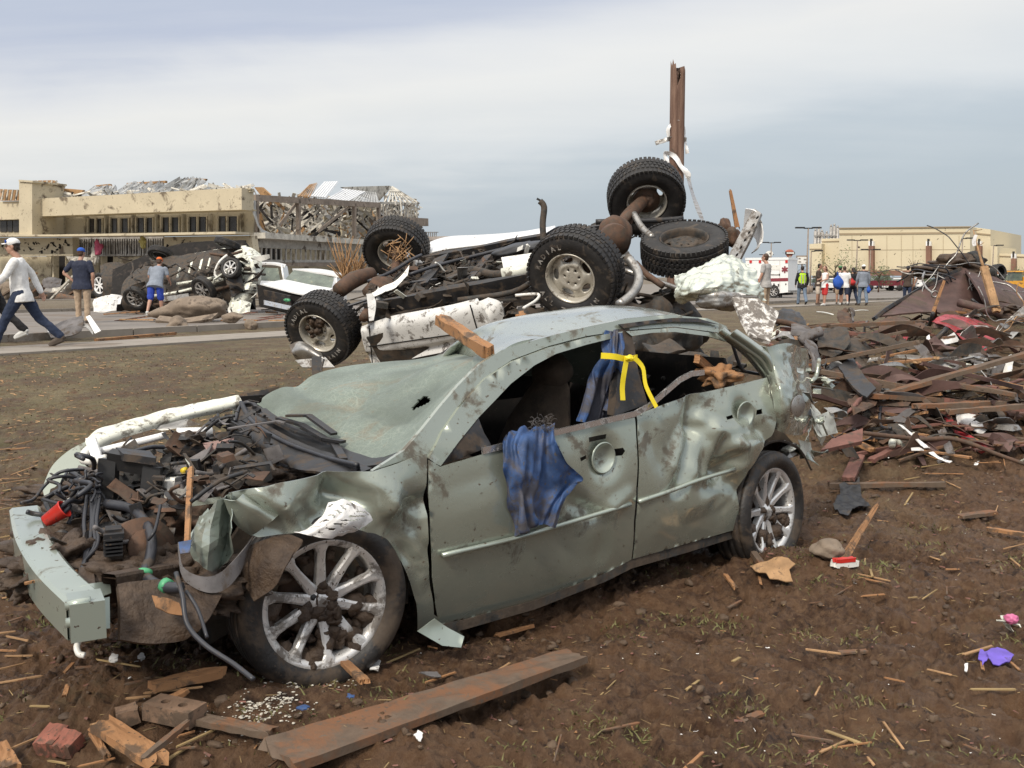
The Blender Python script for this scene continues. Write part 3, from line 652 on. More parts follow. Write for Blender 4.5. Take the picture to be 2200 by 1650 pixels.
for k in range(3): mb.tube([V(cp(x, y, o))+V((0, -.01*k, .02*k)) for x, y, o in ((520, 868+k*6, 1.45), (545, 905+k*8, 1.25), (610, 948+k*8, .9), (700, 985+k*7, .55), (770, 1010+k*4, .2))], .011, 6, 6)
mb.build('rubber_seal', M['hose'], car)
mb = MB(); mb.tube([cp(x, y, o) for x, y, o in ((505, 905, 1.35), (520, 870, 1.45), (545, 868, 1.42), (562, 905, 1.3), (575, 935, 1.2))], .012, 6, 6); mb.build('cable_loop', M['hose'], car)
# --- wheels
def letters(txt, size, outline=True):
    cu = bpy.data.curves.new('t', 'FONT'); cu.body = txt; cu.size = size; cu.align_x = 'CENTER'
    if outline: cu.fill_mode = 'NONE'; cu.bevel_depth = size*.035; cu.bevel_resolution = 0; cu.resolution_u = 2
    else: cu.extrude = .002
    o = bpy.data.objects.new('t', cu); link(o); bpy.context.view_layer.update()
    me = bpy.data.meshes.new_from_object(o.evaluated_get(bpy.context.evaluated_depsgraph_get()))
    vs = [v.co.copy() for v in me.vertices]; fs = [tuple(p.vertices) for p in me.polygons]
    bpy.data.objects.remove(o); bpy.data.curves.remove(cu); bpy.data.meshes.remove(me); return vs, fs
def frame3(axis, up):
    a = V(axis).normalized(); u = V(up); u = (u-a*u.dot(a)).normalized(); return a, u, a.cross(u)
def tyre_mb(c, axis, R_, w, rr, lugs=0, seg=64):
    mb = MB(); h = w/2; k = .012
    prof = [(rr, h*.72), (rr+.012, h*.86), (rr+(R_-rr)*.45, h*1.0), (R_-.03, h*.95), (R_-.012, h*.86), (R_-.004, h*.74)]
    g = [.62, .55, .2, .13, -.13, -.2, -.55, -.62]
    for i in range(0, 8, 2): prof += [(R_, h*g[i]), (R_-k, h*(g[i]-.01)), (R_-k, h*(g[i+1]+.01)), (R_, h*g[i+1])]
    prof += [(R_-.004, -h*.74), (R_-.012, -h*.86), (R_-.03, -h*.95), (rr+(R_-rr)*.45, -h), (rr+.012, -h*.86), (rr, -h*.72)]
    mb.lathe(prof[::-1], c, axis, seg)
    if lugs:
        a, u, s_ = frame3(axis, (0, 0, 1)); mb.sm = False
        for i in range(lugs):
            for j, (ax_, wd, off) in enumerate(((-.82, .30, 0), (-.38, .26, .5), (0, .18, .2), (.38, .26, .7), (.82, .30, .35))):
                t = 2*math.pi*(i+off)/lugs; e = u*math.cos(t)+s_*math.sin(t); tg = a.cross(e)
                rot = Matrix((a, tg, e)).transposed(); mb.box(V(c)+a*(ax_*h)+e*(R_-.002-(.010 if abs(ax_) > .6 else 0)), (wd*h*1.25, 2*math.pi*R_/lugs*.66, .022), rot)
        mb.sm = True
    return mb
def alloy_wheel(c, axis, R_, w, rr, phase, parent, mt, mr_, mudhub=0, seed=0):
    c = V(c); h = w/2; a, u, s_ = frame3(axis, (0, 0, 1)); fc = h*.70
    root = link(bpy.data.objects.new('wheel', None)); root.parent = parent; root.location = c-ORG[parent]; ORG[root] = c
    tyre_mb(c, axis, R_, w, rr).build('tyre', mt, root)
    mb = MB()
    mb.lathe([(rr-.028, -h*.5), (rr-.028, fc-.03), (rr-.022, fc-.006), (rr-.010, fc+.001), (rr+.004, fc+.006), (rr+.010, fc+.001), (rr+.008, fc-.012), (rr-.004, fc-.02), (rr-.012, -h*.5)][::-1], c, axis, 72, closed=True)
    mb.lathe([(0.001, fc-.012), (.022, fc-.012), (.03, fc-.016), (.052, fc-.03), (.062, fc-.04), (.062, fc-.075), (.001, fc-.075)][::-1], c, axis, 36)
    mb.sm = False
    for i in range(10):
        t = rad(phase+36*i); e = u*math.sin(t)-s_*math.cos(t)*-1; e = (u*math.sin(t)+s_*math.cos(t)); tg = a.cross(e)
        prof = [(.050, .024, -.035), (.10, .019, -.030), (.16, .016, -.020), (rr-.045, .017, -.010), (rr-.026, .026, -.006), (rr-.012, .034, -.004)]
        b0 = len(mb.v)
        for r, hw, da in prof:
            for k_, dz in ((1, -.03), (1, 0), (.55, .006), (-.55, .006), (-1, 0), (-1, -.03)): mb.v.append(c+e*r+tg*(hw*k_)+a*(fc+da+dz))
        for i2 in range(len(prof)-1):
            for j in range(6):
                q = (j+1) % 6; mb.face((b0+i2*6+j, b0+i2*6+q, b0+(i2+1)*6+q, b0+(i2+1)*6+j))
        mb.face([b0+j for j in range(6)]); mb.face([b0+(len(prof)-1)*6+j for j in range(6)][::-1])
    mb.sm = True
    ri = mb.build('rim', mr_, root)
    mb = MB()
    for i in range(5):
        t = rad(phase+18+72*i); e = u*math.sin(t)+s_*math.cos(t); mb.lathe([(.001, .0), (.010, 0), (.0125, -.004), (.0125, -.02)][::-1], c+e*.045+a*(fc-.022), axis, 12)
    mb.build('wheel_bolt', M['blackc'], ri)
    mb = MB(); mb.lathe([(.001, -.02), (.15, -.02), (.152, -.035)][::-1], c+a*(fc-.09), axis, 40); mb.build('brake_disc', M['rust'], root)
    if mudhub:
        mb = MB(); rr_ = random.Random(seed)
        for i in range(mudhub):
            t = rr_.uniform(0, 6.28); q = abs(rr_.gauss(0, .05)) if i < mudhub*.6 else rr_.uniform(.05, rr*.85); e = u*math.sin(t)+s_*math.cos(t)
            mb.blob(c+e*q+a*(fc-.035 if q < .09 else fc-.07), (rr_.uniform(.015, .04), rr_.uniform(.012, .03), rr_.uniform(.015, .04)), .4, 2, seed+i, 1.6)
        for t0, n_, r0 in ((-2.0, 26, .5), (-.6, 10, .8)):
            for i in range(n_):
                t = t0+rr_.uniform(-.9, .9); q = rr*rr_.uniform(r0, 1.05); e = u*math.sin(t)+s_*math.cos(t); mb.blob(c+e*q+a*(fc-.05), (rr_.uniform(.02, .05),)*3, .4, 2, seed+i+60, 1.6)
        mb.build('caked_mud', M['mud'], root)
    return root
ro = Matrix.Rotation(rad(-5), 3, 'Z')
alloy_wheel(CX(0, .318, .08), ro @ -CS.n+V((0, 0, .02)), .338, .225, .245, 88, car, M['tyremud'], M['alloymud'], 46, 3)
alloy_wheel(CX(2.70, .262, .10), Matrix.Rotation(rad(8), 3, 'Z') @ -CS.n+V((0, 0, .05)), .335, .225, .240, 78, car, M['tyremud'], M['alloy'], 14, 9)
for S_, o_ in ((.05, 1.62), (2.7, 1.62)):
    alloy_wheel(CX(S_, .28, o_), CS.n, .335, .225, .24, 10, car, M['tyremud'], M['alloymud'])
# --- structure that makes the cabin dark: floor, far side, firewall, and added black shade sheets
mb = MB(); patch(mb, [[CX(-.6, .30, .3), CX(.8, .20, .2), CX(2.2, .20, .12), CX(3.0, .35, .3)], [CX(-.6, .30, 1.6), CX(.8, .20, 1.6), CX(2.2, .20, 1.6), CX(3.0, .35, 1.6)]], 18, 8, .02, 2, 1, .03); mb.build('floor_pan', M['under'], car)
mb = MB(); patch(mb, [[CX(.35, .2, 1.74), CX(1.2, .16, 1.76), CX(2.2, .16, 1.76), CX(3.1, .35, 1.7)], [CX(.35, .9, 1.74), CX(1.2, .88, 1.78), CX(2.2, .92, 1.78), CX(3.1, 1.0, 1.66)]], 30, 10, .02, 2.5, 4, .02); mb.build('far_side_panel', M['paint'], car)
mb = MB(); patch(mb, [[CX(.35, .2, 1.70), CX(1.2, .16, 1.71), CX(2.2, .16, 1.71), CX(3.0, .35, 1.64)], [CX(.35, .92, 1.69), CX(1.2, .92, 1.70), CX(2.2, .96, 1.70), CX(3.0, 1.02, 1.60)]], 30, 10, .01, 2.5, 4, .01); mb.build('door_shade_sheet', M['darkin'], car)  # near-black sheet added before the far side to darken the cabin
mb = MB(); patch(mb, [[CX(.45, .60, 1.60), CX(1.6, .75, 1.66), CX(2.6, .8, 1.6)], [CX(.8, .80, 1.45), CX(1.7, 1.15, 1.45), CX(2.5, 1.15, 1.4)], [CX(1.3, 1.0, 1.1), CX(1.75, 1.30, 1.1), CX(2.45, 1.24, 1.1)], [CX(1.45, 1.15, .5), CX(1.8, 1.32, .5), CX(2.42, 1.25, .45)]], 20, 18, .02, 3, 8, .01); mb.build('cabin_shade_sheet', M['darkin'], car)  # near-black sheet added across the far windows as cabin shade
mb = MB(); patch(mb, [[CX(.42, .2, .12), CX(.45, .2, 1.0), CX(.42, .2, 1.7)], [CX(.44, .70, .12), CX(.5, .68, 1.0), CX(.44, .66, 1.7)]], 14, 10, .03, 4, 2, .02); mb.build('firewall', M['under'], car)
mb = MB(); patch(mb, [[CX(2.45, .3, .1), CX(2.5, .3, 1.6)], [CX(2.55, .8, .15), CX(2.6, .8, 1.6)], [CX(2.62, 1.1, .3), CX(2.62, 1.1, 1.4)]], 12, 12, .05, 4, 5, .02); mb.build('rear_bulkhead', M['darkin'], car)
def seat(S, o, tilt=0, k=1.0):
    e = link(bpy.data.objects.new('seat', None)); e.parent = car; l = CX(S, .35, o); e.location = l-ORG[car]; ORG[e] = l
    u3 = CS.u; rot = Matrix((u3, CS.n, V((0, 0, 1)))).transposed() @ Matrix.Rotation(rad(14+tilt), 3, 'Y')
    MB().blob(CX(S-.22, .45, o), (.27, .25, .09), .12, 4, 1, 1.2, rot).build('cushion', M['seat'], e)
    MB().blob(CX(S+.10, .76, o), (.10, .24, .33*k), .14, 4, 2, 1.2, rot).build('backrest', M['seat'], e)
    MB().blob(CX(S+.20, 1.12*k, o), (.065, .14, .10), .12, 4, 3, 1.2, rot).build('headrest', M['seat'], e)
seat(1.30, .48, 6, .96); seat(1.22, 1.22, 16, .9)
mb = MB(); mb.blob(CX(2.2, .55, .8), (.14, .7, .3), .12, 4, 5, 1.3); mb.blob(CX(1.95, .42, .8), (.3, .65, .12), .12, 4, 6, 1.3); mb.build('rear_seat', M['seat'], car)
mb = MB(); patch(mb, [[CX(.52, .74, .15), CX(.55, .72, .9), CX(.52, .70, 1.6)], [CX(.82, .74, .15), CX(.85, .72, .9), CX(.8, .68, 1.6)], [CX(.92, .62, .15), CX(.95, .62, .9), CX(.9, .6, 1.6)]], 20, 14, .03, 4, 3, .03); mb.build('dashboard', M['seat'], car)
mb = MB(); mb.lathe([(.165, 0), (.178, .012), (.19, 0), (.178, -.012)], CX(1.0, .70, .5), CS.u*1+V((0, 0, .6)), 32, closed=True); mb.tube([CX(.82, .62, .5), CX(1.0, .70, .5)], .03, 8); mb.build('steering_wheel', M['blackc'], car)
mb = MB(); mb.blob(CX(2.05, 1.02, .55), (.14, .09, .035), .4, 3, 2, 2); mb.build('torn_lining', M['seat'], car)
# --- crushed rear corner
mb = MB()
Q = [[(1618, 742, .16), (1650, 745, .05), (1690, 738, .12), (1738, 752, .35)], [(1635, 775, .14), (1668, 790, .02), (1700, 790, .10), (1738, 800, .35)], [(1652, 820, .04), (1680, 832, -.06), (1712, 838, .04), (1742, 850, .26)], [(1662, 870, -.02), (1690, 880, -.08), (1718, 885, .04), (1748, 898, .24)], [(1664, 920, 0), (1688, 932, -.03), (1712, 935, .06), (1738, 928, .22)]]
patch(mb, [[cp(*q) for q in r] for r in Q], 36, 40, .030, 5.5, 13, .004); mb.build('rear_quarter_panel', M['paint'], car)
mb = MB(); mb.lathe([(.001, .004), (.055, .004), (.06, 0)], cp(1715, 872, -.075), CS.n*-1, 24); mb.build('fuel_flap', M['steel'], car)
mb = MB()
for k, (rows_) in enumerate([[[(1735, 850, .2), (1760, 880, .3)], [(1745, 890, .15), (1775, 920, .3)], [(1752, 930, .2), (1770, 960, .35)]], [[(1742, 900, .15), (1790, 880, .4)], [(1760, 940, .15), (1800, 930, .4)]], [[(1715, 945, .2), (1745, 950, .3)], [(1722, 985, .15), (1748, 985, .3)]]]):
    patch(mb, [[cp(*q) for q in r] for r in rows_], 10, 10, .035, 8, 20+k)
mb.build('torn_bumper_skin', M['cream'], car)
mb = MB(); patch(mb, [[cp(1600, 1050, .1), cp(1615, 985, .1), cp(1660, 948, .1), cp(1715, 960, .1), cp(1745, 1010, .1)], [cp(1600, 1050, .4), cp(1615, 985, .4), cp(1660, 948, .4), cp(1715, 960, .4), cp(1745, 1010, .4)]], 24, 6, .01, 5, 3, .01); mb.build('rear_arch_liner', M['under'], car)
mb = MB(); patch(mb, [[CX(-.35, .35, .40), CX(0, .72, .40), CX(.4, .55, .40)], [CX(-.35, .1, .42), CX(0, .2, .42), CX(.4, .1, .42)]], 10, 8, .02, 4, 4, .02); mb.build('inner_wing', M['under'], car)
mb = MB()
for S_, r_ in ((2.9, .3),):
    for i in range(70):
        rr_ = random.Random(i); junk(mb, CX(2.75+rr_.uniform(-.15, .35), .9+rr_.uniform(-.35, .2), rr_.uniform(.35, 1.3)), rr_.uniform(.08, .22), rr_)
tag(mb.build('boot_rubble', M['under'], car), kind='stuff')

for i in range(26):
    rr_ = random.Random(i+300); mb = MB(); junk(mb, cp(rr_.uniform(1690, 1800), rr_.uniform(770, 975), rr_.uniform(.1, .6)), rr_.uniform(.06, .16), rr_); mb.build('torn_panel', M[rr_.choice(('paint', 'paint', 'cream', 'under', 'steel', 'black'))], car)
# --- open engine bay
rb = random.Random(11)
def beam(pts, w, h, mb):
    """hollow pressed beam along pts with a rectangular section"""
    P_ = crom([V(p) for p in pts], 6); b = len(mb.v); n = len(P_)
    for i, p in enumerate(P_):
        t = (P_[min(i+1, n-1)]-P_[max(0, i-1)]).normalized(); s_ = t.cross(V((0, 0, 1))).normalized(); up = V((0, 0, 1))
        for x, y in ((-.5, -.5), (-.5, .42), (-.40, .5), (.40, .5), (.5, .42), (.5, -.5), (.42, -.5), (.42, .36), (-.42, .36), (-.42, -.5)): mb.v.append(p+s_*(x*w)+up*(y*h))
    sm, mb.sm = mb.sm, False
    for i in range(n-1):
        for j in range(10):
            q = (j+1) % 10; mb.face((b+i*10+j, b+(i+1)*10+j, b+(i+1)*10+q, b+i*10+q))
    mb.sm = sm
mb = MB(); beam([P(185, 1325, 3.05), P(115, 1255, 3.30), P(72, 1185, 3.62), P(55, 1120, 4.05)], .115, .125, mb)
bump = mb.build('bumper_beam', M['paintclean'], car)
mb = MB(); mb.box(P(185, 1322, 3.04), (.10, .13, .12), Matrix.Rotation(.5, 3, 'Z')); 
for dz in (.03, -.025): mb.tube([V(P(142, 1322, 2.98))+V((0, 0, dz)), V(P(196, 1312, 3.0))+V((0, 0, dz))], .016, 8)
patch(mb, [[P(140, 1270, 3.1), P(190, 1255, 3.15), P(235, 1250, 3.25)], [P(150, 1300, 3.04), P(195, 1290, 3.1), P(238, 1275, 3.2)]], 8, 6, .004, 5, 1)
patch(mb, [[P(200, 1290, 3.08), P(235, 1282, 3.12)], [P(200, 1352, 3.06), P(236, 1350, 3.1)]], 6, 6, .004, 5, 1)
mb.build('crash_bracket', M['paintclean'], bump)
mb = MB(); patch(mb, [[P(58, 1122, 4.1), P(100, 1094, 4.2)], [P(60, 1140, 4.05), P(97, 1112, 4.15)]], 6, 4, .003, 4, 3); mb.build('crash_bracket', M['paintclean'], bump)
mb = MB(); beam([P(235, 1268, 3.2), P(330, 1250, 3.4), P(480, 1225, 3.75)], .06, .11, mb); patch(mb, [[P(165, 1255, 3.3), P(170, 1220, 3.4)], [P(205, 1258, 3.3), P(200, 1215, 3.4)]], 6, 6, .006, 6); mb.build('chassis_rail', M['mud'], car)
mb = MB(); patch(mb, [[P(250, 1262, 3.18), P(330, 1250, 3.25), P(400, 1270, 3.3), P(470, 1290, 3.35)], [P(255, 1330, 3.12), P(330, 1330, 3.18), P(390, 1330, 3.2), P(450, 1330, 3.25)], [P(255, 1375, 3.1), P(330, 1385, 3.15), P(390, 1370, 3.2), P(430, 1350, 3.22)]], 30, 20, .035, 6, 31, .03); mb.build('muddy_undertray', M['mud'], car)
mb = MB(); patch(mb, [[P(326, 1280, 3.1), P(360, 1285, 3.12), P(385, 1295, 3.14)], [P(335, 1305, 3.08), P(365, 1318, 3.1), P(395, 1322, 3.12)]], 8, 8, .012, 9, 3, .004); mb.build('orange_insulation', M['wood'], car)
# far fender and its torn top edge
mb = MB(); patch(mb, [[P(92, 1048, 4.55), P(112, 1002, 4.62), P(148, 970, 4.7), P(186, 950, 4.75)], [P(96, 1070, 4.5), P(125, 1042, 4.55), P(160, 1020, 4.6), P(192, 1008, 4.65)]], 18, 8, .008, 4, 2, .006); mb.build('far_fender', M['paint'], car)
mb = MB(); patch(mb, [[P(183, 948, 4.72), P(212, 922, 4.78), P(262, 908, 4.85), P(330, 888, 4.95), P(420, 866, 5.05), P(512, 850, 5.15)], [P(190, 962, 4.66), P(228, 938, 4.72), P(275, 922, 4.8), P(335, 905, 4.88), P(425, 882, 4.98), P(520, 864, 5.08)], [P(215, 968, 4.7), P(245, 948, 4.75), P(290, 933, 4.82), P(345, 918, 4.9), P(430, 896, 5.0), P(515, 876, 5.1)]], 40, 8, .016, 5, 6, .006); mb.build('far_fender_edge', M['cream'], car)
def part_tube(name, pts, r, m, par=None, sm=5, seg=8):
    mb = MB(); mb.tube([P(*q) for q in pts], r, seg, sm); return mb.build(name, m, par or car)
part_tube('bonnet_stay', [(205, 972, 4.45), (262, 958, 4.48), (345, 938, 4.55), (352, 934, 4.56)], .017, M['whitec'], sm=2)
part_tube('strut_sleeve', [(380, 930, 4.6), (455, 928, 4.68)], .024, M['whitec'], sm=1)
part_tube('elbow_pipe', [(200, 958, 4.45), (182, 975, 4.4), (180, 988, 4.38), (205, 990, 4.35), (228, 985, 4.33)], .02, M['pvc'])
mb = MB(); mb.prism([P(188, 945, 4.44), P(208, 942, 4.44), P(222, 985, 4.4), P(202, 990, 4.4)], .02); mb.build('white_bracket', M['whitec'], car)
# radiator frame: an open black box
mb = MB()
for a, b in (((235, 985), (330, 1002)), ((235, 985), (228, 1092)), ((330, 1002), (318, 1100)), ((228, 1092), (318, 1100))): mb.bar(P(*a, 3.95), P(*b, 3.95), .07, .05, up=V((0, 1, .2)))
patch(mb, [[P(236, 990, 4.12), P(328, 1006, 4.12)], [P(230, 1090, 4.1), P(318, 1096, 4.1)]], 8, 8, .005, 5); mb.build('radiator_frame', M['blackc'], car)
mb = MB(); patch(mb, [[P(248, 976, 4.0), P(322, 984, 4.0)], [P(262, 990, 3.9), P(334, 1000, 3.9)]], 6, 6, .004, 5, 1, .03); mb.build('radiator_top_cover', M['black'], car)
hose = part_tube('coolant_hose', [(228, 1082, 3.8), (280, 1092, 3.75), (312, 1122, 3.65), (326, 1160, 3.55), (322, 1200, 3.45), (311, 1232, 3.35), (330, 1252, 3.28), (362, 1262, 3.22), (390, 1262, 3.2)], .019, M['hose'])
mb = MB()
for a, b in (((312, 1226), (310, 1236)), ((352, 1256), (362, 1261))): mb.tube([P(*a, 3.34 if a[0] < 330 else 3.24), P(*b, 3.33 if a[0] < 330 else 3.23)], .025, 12)
mb.build('green_hose_clip', M['green'], hose)
part_tube('cable', [(378, 1230, 3.15), (392, 1280, 3.1), (402, 1340, 3.05), (440, 1385, 3.0), (500, 1425, 2.95), (545, 1460, 2.9)], .008, M['hose'], sm=6)
part_tube('cable', [(400, 1270, 3.14), (425, 1310, 3.1), (445, 1370, 3.03)], .006, M['hose'])
part_tube('cable', [(345, 1085, 3.6), (338, 1120, 3.55), (330, 1145, 3.5), (318, 1160, 3.5)], .006, M['hose'])
part_tube('cable', [(250, 985, 4.0), (330, 960, 4.2), (420, 970, 4.3), (470, 960, 4.4), (520, 990, 4.3)], .010, M['hose'])
# harness: loose looped cables
mb = MB()
for i in range(16):
    x0, y0 = rb.uniform(140, 205), rb.uniform(1005, 1060); pts = [(x0, y0, 4.0)]
    for k in range(5): pts.append((pts[-1][0]+rb.uniform(-32, 34), pts[-1][1]+rb.uniform(-12, 30), 3.95-.04*k+rb.uniform(-.05, .05)))
    mb.tube([P(*q) for q in pts], rb.choice((.005, .007, .010)), 6, 5)
for x in (188, 196, 208, 214):
    mb.tube([P(x, 1065, 3.8), P(x-6+rb.uniform(-9, 9), 1120, 3.7), P(x-4, 1170, 3.6), P(182, 1205, 3.5), P(176, 1225, 3.45)], .008, 6, 6)
mb.build('wiring_harness', M['hose'], car)
mb = MB(); mb.box(P(245, 1165, 3.55), (.055, .07, .11), Matrix.Rotation(.4, 3, 'Z')); mb.box(P(244, 1148, 3.52), (.07, .08, .02), Matrix.Rotation(.4, 3, 'Z'))
for k in range(5): mb.box(P(243, 1156+8*k, 3.50), (.064, .075, .005), Matrix.Rotation(.4, 3, 'Z'))
mb.build('fuse_box', M['black'], car)
mb = MB(); mb.tube([P(280, 1185, 3.75), P(310, 1178, 3.6)], [.115, .115], 22); mb.tube([P(312, 1178, 3.6), P(318, 1177, 3.58)], [.07, .07], 18); mb.blob(P(350, 1140, 3.95), (.16, .15, .10), .35, 4, 8, 2.4, rough=.8); mb.blob(P(430, 1110, 4.0), (.15, .15, .09), .35, 4, 18, 2.4, rough=.8)
mb.build('engine_block', M['rust'], car)
mb = MB()
for c_, r_, s_ in (((120, 1215, 3.6), (.14, .22, .10), 1), ((180, 1190, 3.9), (.24, .3, .14), 2), ((300, 1240, 3.6), (.28, .25, .10), 3), ((400, 1250, 3.6), (.28, .2, .10), 4), ((350, 1130, 4.3), (.45, .35, .14), 5), ((470, 1080, 4.6), (.45, .35, .12), 6), ((300, 1060, 4.9), (.5, .25, .10), 7), ((560, 1040, 4.5), (.35, .3, .10), 8), ((190, 1130, 4.3), (.2, .25, .12), 9)): mb.blob(P(*c_), r_, .30, 5, s_, 2.6, rough=.9)
mb.build('mud_in_engine_bay', M['mud'], car)
# larger recognisable parts of the bay
rz = Matrix.Rotation(.65, 3, 'Z')
mb = MB(); mb.box(P(415, 985, 4.25), (.20, .15, .13), rz, .97); mb.box(P(415, 966, 4.24), (.21, .16, .02), rz); mb.tube([P(404, 960, 4.2), P(403, 955, 4.2)], .010, 8); mb.tube([P(428, 963, 4.2), P(428, 957, 4.2)], .010, 8); mb.build('battery', M['black'], car)
mb = MB(); mb.lathe([(.001, .05), (.05, .05), (.09, .035), (.11, 0), (.12, -.06)][::-1], P(520, 1000, 4.0), (0, 0, 1), 22); mb.lathe([(.001, .07), (.025, .07), (.028, .05)][::-1], P(520, 1000, 4.0), (0, 0, 1), 12); mb.build('strut_tower', M['under'], car)
mb = MB(); mb.box(P(375, 1045, 4.0), (.10, .12, .07), rz, .9); mb.tube([P(375, 1035, 3.98), P(376, 1026, 3.98)], .02, 12); mb.build('fluid_reservoir', M['pvc'], car)
mb = MB(); mb.tube([P(330, 1030, 4.1), P(370, 1010, 4.15), P(430, 1015, 4.15), P(470, 1035, 4.05)], [.045, .05, .05, .04], 14, 5)
for k in range(9): mb.tube([P(350+9*k, 1016-2*math.sin(k*.4), 4.13), P(353+9*k, 1016-2*math.sin(k*.4), 4.13)], .056, 14)
mb.build('air_intake_hose', M['black'], car)
mb = MB(); patch(mb, [[P(262, 1110, 3.8), P(300, 1098, 3.85), P(350, 1100, 3.9)], [P(268, 1150, 3.72), P(305, 1135, 3.74), P(356, 1140, 3.8)], [P(270, 1185, 3.66), P(310, 1178, 3.66), P(352, 1185, 3.7)]], 14, 14, .012, 7, 12, .01, hole=lambda a, b: ((a-.55)/.28)**2+((b-.5)/.3)**2 < 1); mb.build('fan_shroud', M['blackc'], car)
mb = MB(); mb.lathe([(.001, .02), (.03, .02), (.04, 0)], P(310, 1145, 3.72), (.2, -.9, .3), 16)
for k in range(7):
    t = k*.9; e = V((math.cos(t), -.1, math.sin(t))); mb.bar(P(310, 1145, 3.73)+e*.03, P(310, 1145, 3.73)+e*.12, .045, .006, up=V((.2, -.9, .5)))
mb.build('cooling_fan', M['black'], car)
mb = MB()
for k in range(3): mb.tube([P(455+k*18, 1040-k*12, 4.05), P(470+k*20, 1062-k*14, 3.95), P(500+k*18, 1072-k*16, 3.95)], .018, 10, 4)
mb.build('exhaust_manifold', M['rust'], car)
# torn plates and plastic pieces
def pplate(name, px, m, d, amp=.01, sd=1, th=.006):
    """four pixel corners (each may carry its own depth) -> small crumpled sheet"""
    q = [P(x[0], x[1], x[2] if len(x) > 2 else d) for x in px]; mb = MB()
    patch(mb, [[q[0], (q[0]+q[1])/2, q[1]], [(q[0]+q[3])/2, sum(q, V())/4, (q[1]+q[2])/2], [q[3], (q[3]+q[2])/2, q[2]]], 8, 8, amp, 9, sd, th)
    return mb.build(name, m, car)
pplate('pink_cover', [(436, 952), (503, 940), (500, 962), (466, 962)], M['pink'], 4.1, .004, 2)
pplate('pink_cover', [(437, 955), (494, 962), (470, 1000), (462, 995)], M['pink'], 4.08, .012, 3)
for i, (q, d, m_) in enumerate([([(483, 890), (500, 890), (505, 935), (488, 935)], 4.5, 'black'), ([(395, 948), (440, 945), (432, 968), (405, 968)], 4.25, 'black'), ([(345, 985), (372, 968), (365, 1000), (342, 1010)], 4.1, 'black'), ([(500, 925), (540, 935), (545, 1010), (510, 1045)], 4.15, 'black'), ([(460, 990), (510, 985), (500, 1050), (450, 1060)], 4.05, 'black'), ([(520, 965), (560, 960), (572, 990), (545, 1035)], 4.1, 'under'), ([(410, 1040), (465, 1030), (450, 1068), (400, 1085)], 3.9, 'black'), ([(405, 1078), (480, 1065), (470, 1080), (410, 1088)], 3.8, 'paint'), ([(565, 965), (600, 955), (612, 985), (580, 1000)], 4.3, 'grey'), ([(398, 985), (410, 998), (445, 1038), (432, 1042)], 3.95, 'cream'), ([(135, 1078), (150, 1068), (145, 1084), (138, 1088)], 3.85, 'pvc'), ([(110, 1050), (135, 1040), (132, 1075), (100, 1090)], 4.2, 'under'), ([(228, 1095), (260, 1100), (275, 1150), (250, 1140)], 3.75, 'grey'), ([(370, 1100), (392, 1065), (400, 1090), (378, 1120)], 3.8, 'under'), ([(530, 845), (600, 830), (598, 838), (540, 862)], 5.3, 'black'), ([(320, 920), (400, 900), (430, 912), (350, 925)], 4.9, 'steel'), ([(465, 930), (500, 925), (495, 940), (470, 945)], 4.4, 'under')]):
    pplate('torn_plate', q, M[m_], d, .012, i)
mb = MB()
for i in range(110):
    t = rb.random(); x = 130+430*t+rb.uniform(-20, 20); ylo = 1010-150*t; yhi = 1190-170*t; y = rb.uniform(ylo, yhi); d = 3.5+1.2*(1-(y-ylo)/(yhi-ylo))*.7+.3*rb.random()
    c_ = P(x, y, d); k = rb.random()
    if k < .62: junk(mb, c_, rb.uniform(.03, .10), rb)
    elif k < .85:
        e = V((rb.uniform(-1, 1), rb.uniform(-1, 1), rb.uniform(-.5, .5)))*.09; mb.tube([c_-e, c_+V((0, 0, .02)), c_+e], rb.uniform(.003, .009), 5, 3)
    else: mb.box(c_, (rb.uniform(.02, .07), rb.uniform(.02, .06), rb.uniform(.006, .03)), Matrix.Rotation(rb.uniform(0, 3), 3, V((rb.random(), rb.random(), rb.random()))))
tag(mb.build('engine_clutter', M['black'], car), kind='stuff')
mb = MB()
for nm_, m__, n__ in (('torn_plate', 'grey', 26), ('rusty_part', 'rust', 30), ('torn_plate', 'under', 34)):
    for i in range(n__):
        t = rb.random(); x = 140+420*t; ylo = 1015-150*t; yhi = 1190-170*t; y = rb.uniform(ylo, yhi); mb = MB(); junk(mb, P(x, y, 3.5+1.1*(1-(y-ylo)/(yhi-ylo))*.7+.25*rb.random()), rb.uniform(.04, .13), rb); mb.build(nm_, M[m__], car)
mb = MB()
for i in range(0):
    t = rb.random(); x = 150+380*t; y = rb.uniform(990-130*t, 1150-150*t); c_ = P(x, y, 3.9+.4*rb.random()); mb.box(c_, (rb.uniform(.01, .035), rb.uniform(.01, .03), rb.uniform(.004, .012)), Matrix.Rotation(rb.uniform(0, 3), 3, V((rb.random(), rb.random(), rb.random()))))
mb = MB(); mb.tube([P(392, 1012, 3.98), P(400, 1009, 3.97)], .012, 8); mb.build('yellow_connector', M['yplas'], car)
mb = MB(); mb.tube([P(172, 1372, 3.06), P(165, 1390, 3.04), P(170, 1405, 3.03), P(182, 1408, 3.03)], .010, 8, 5); mb.build('tow_hook', M['pvc'], car)

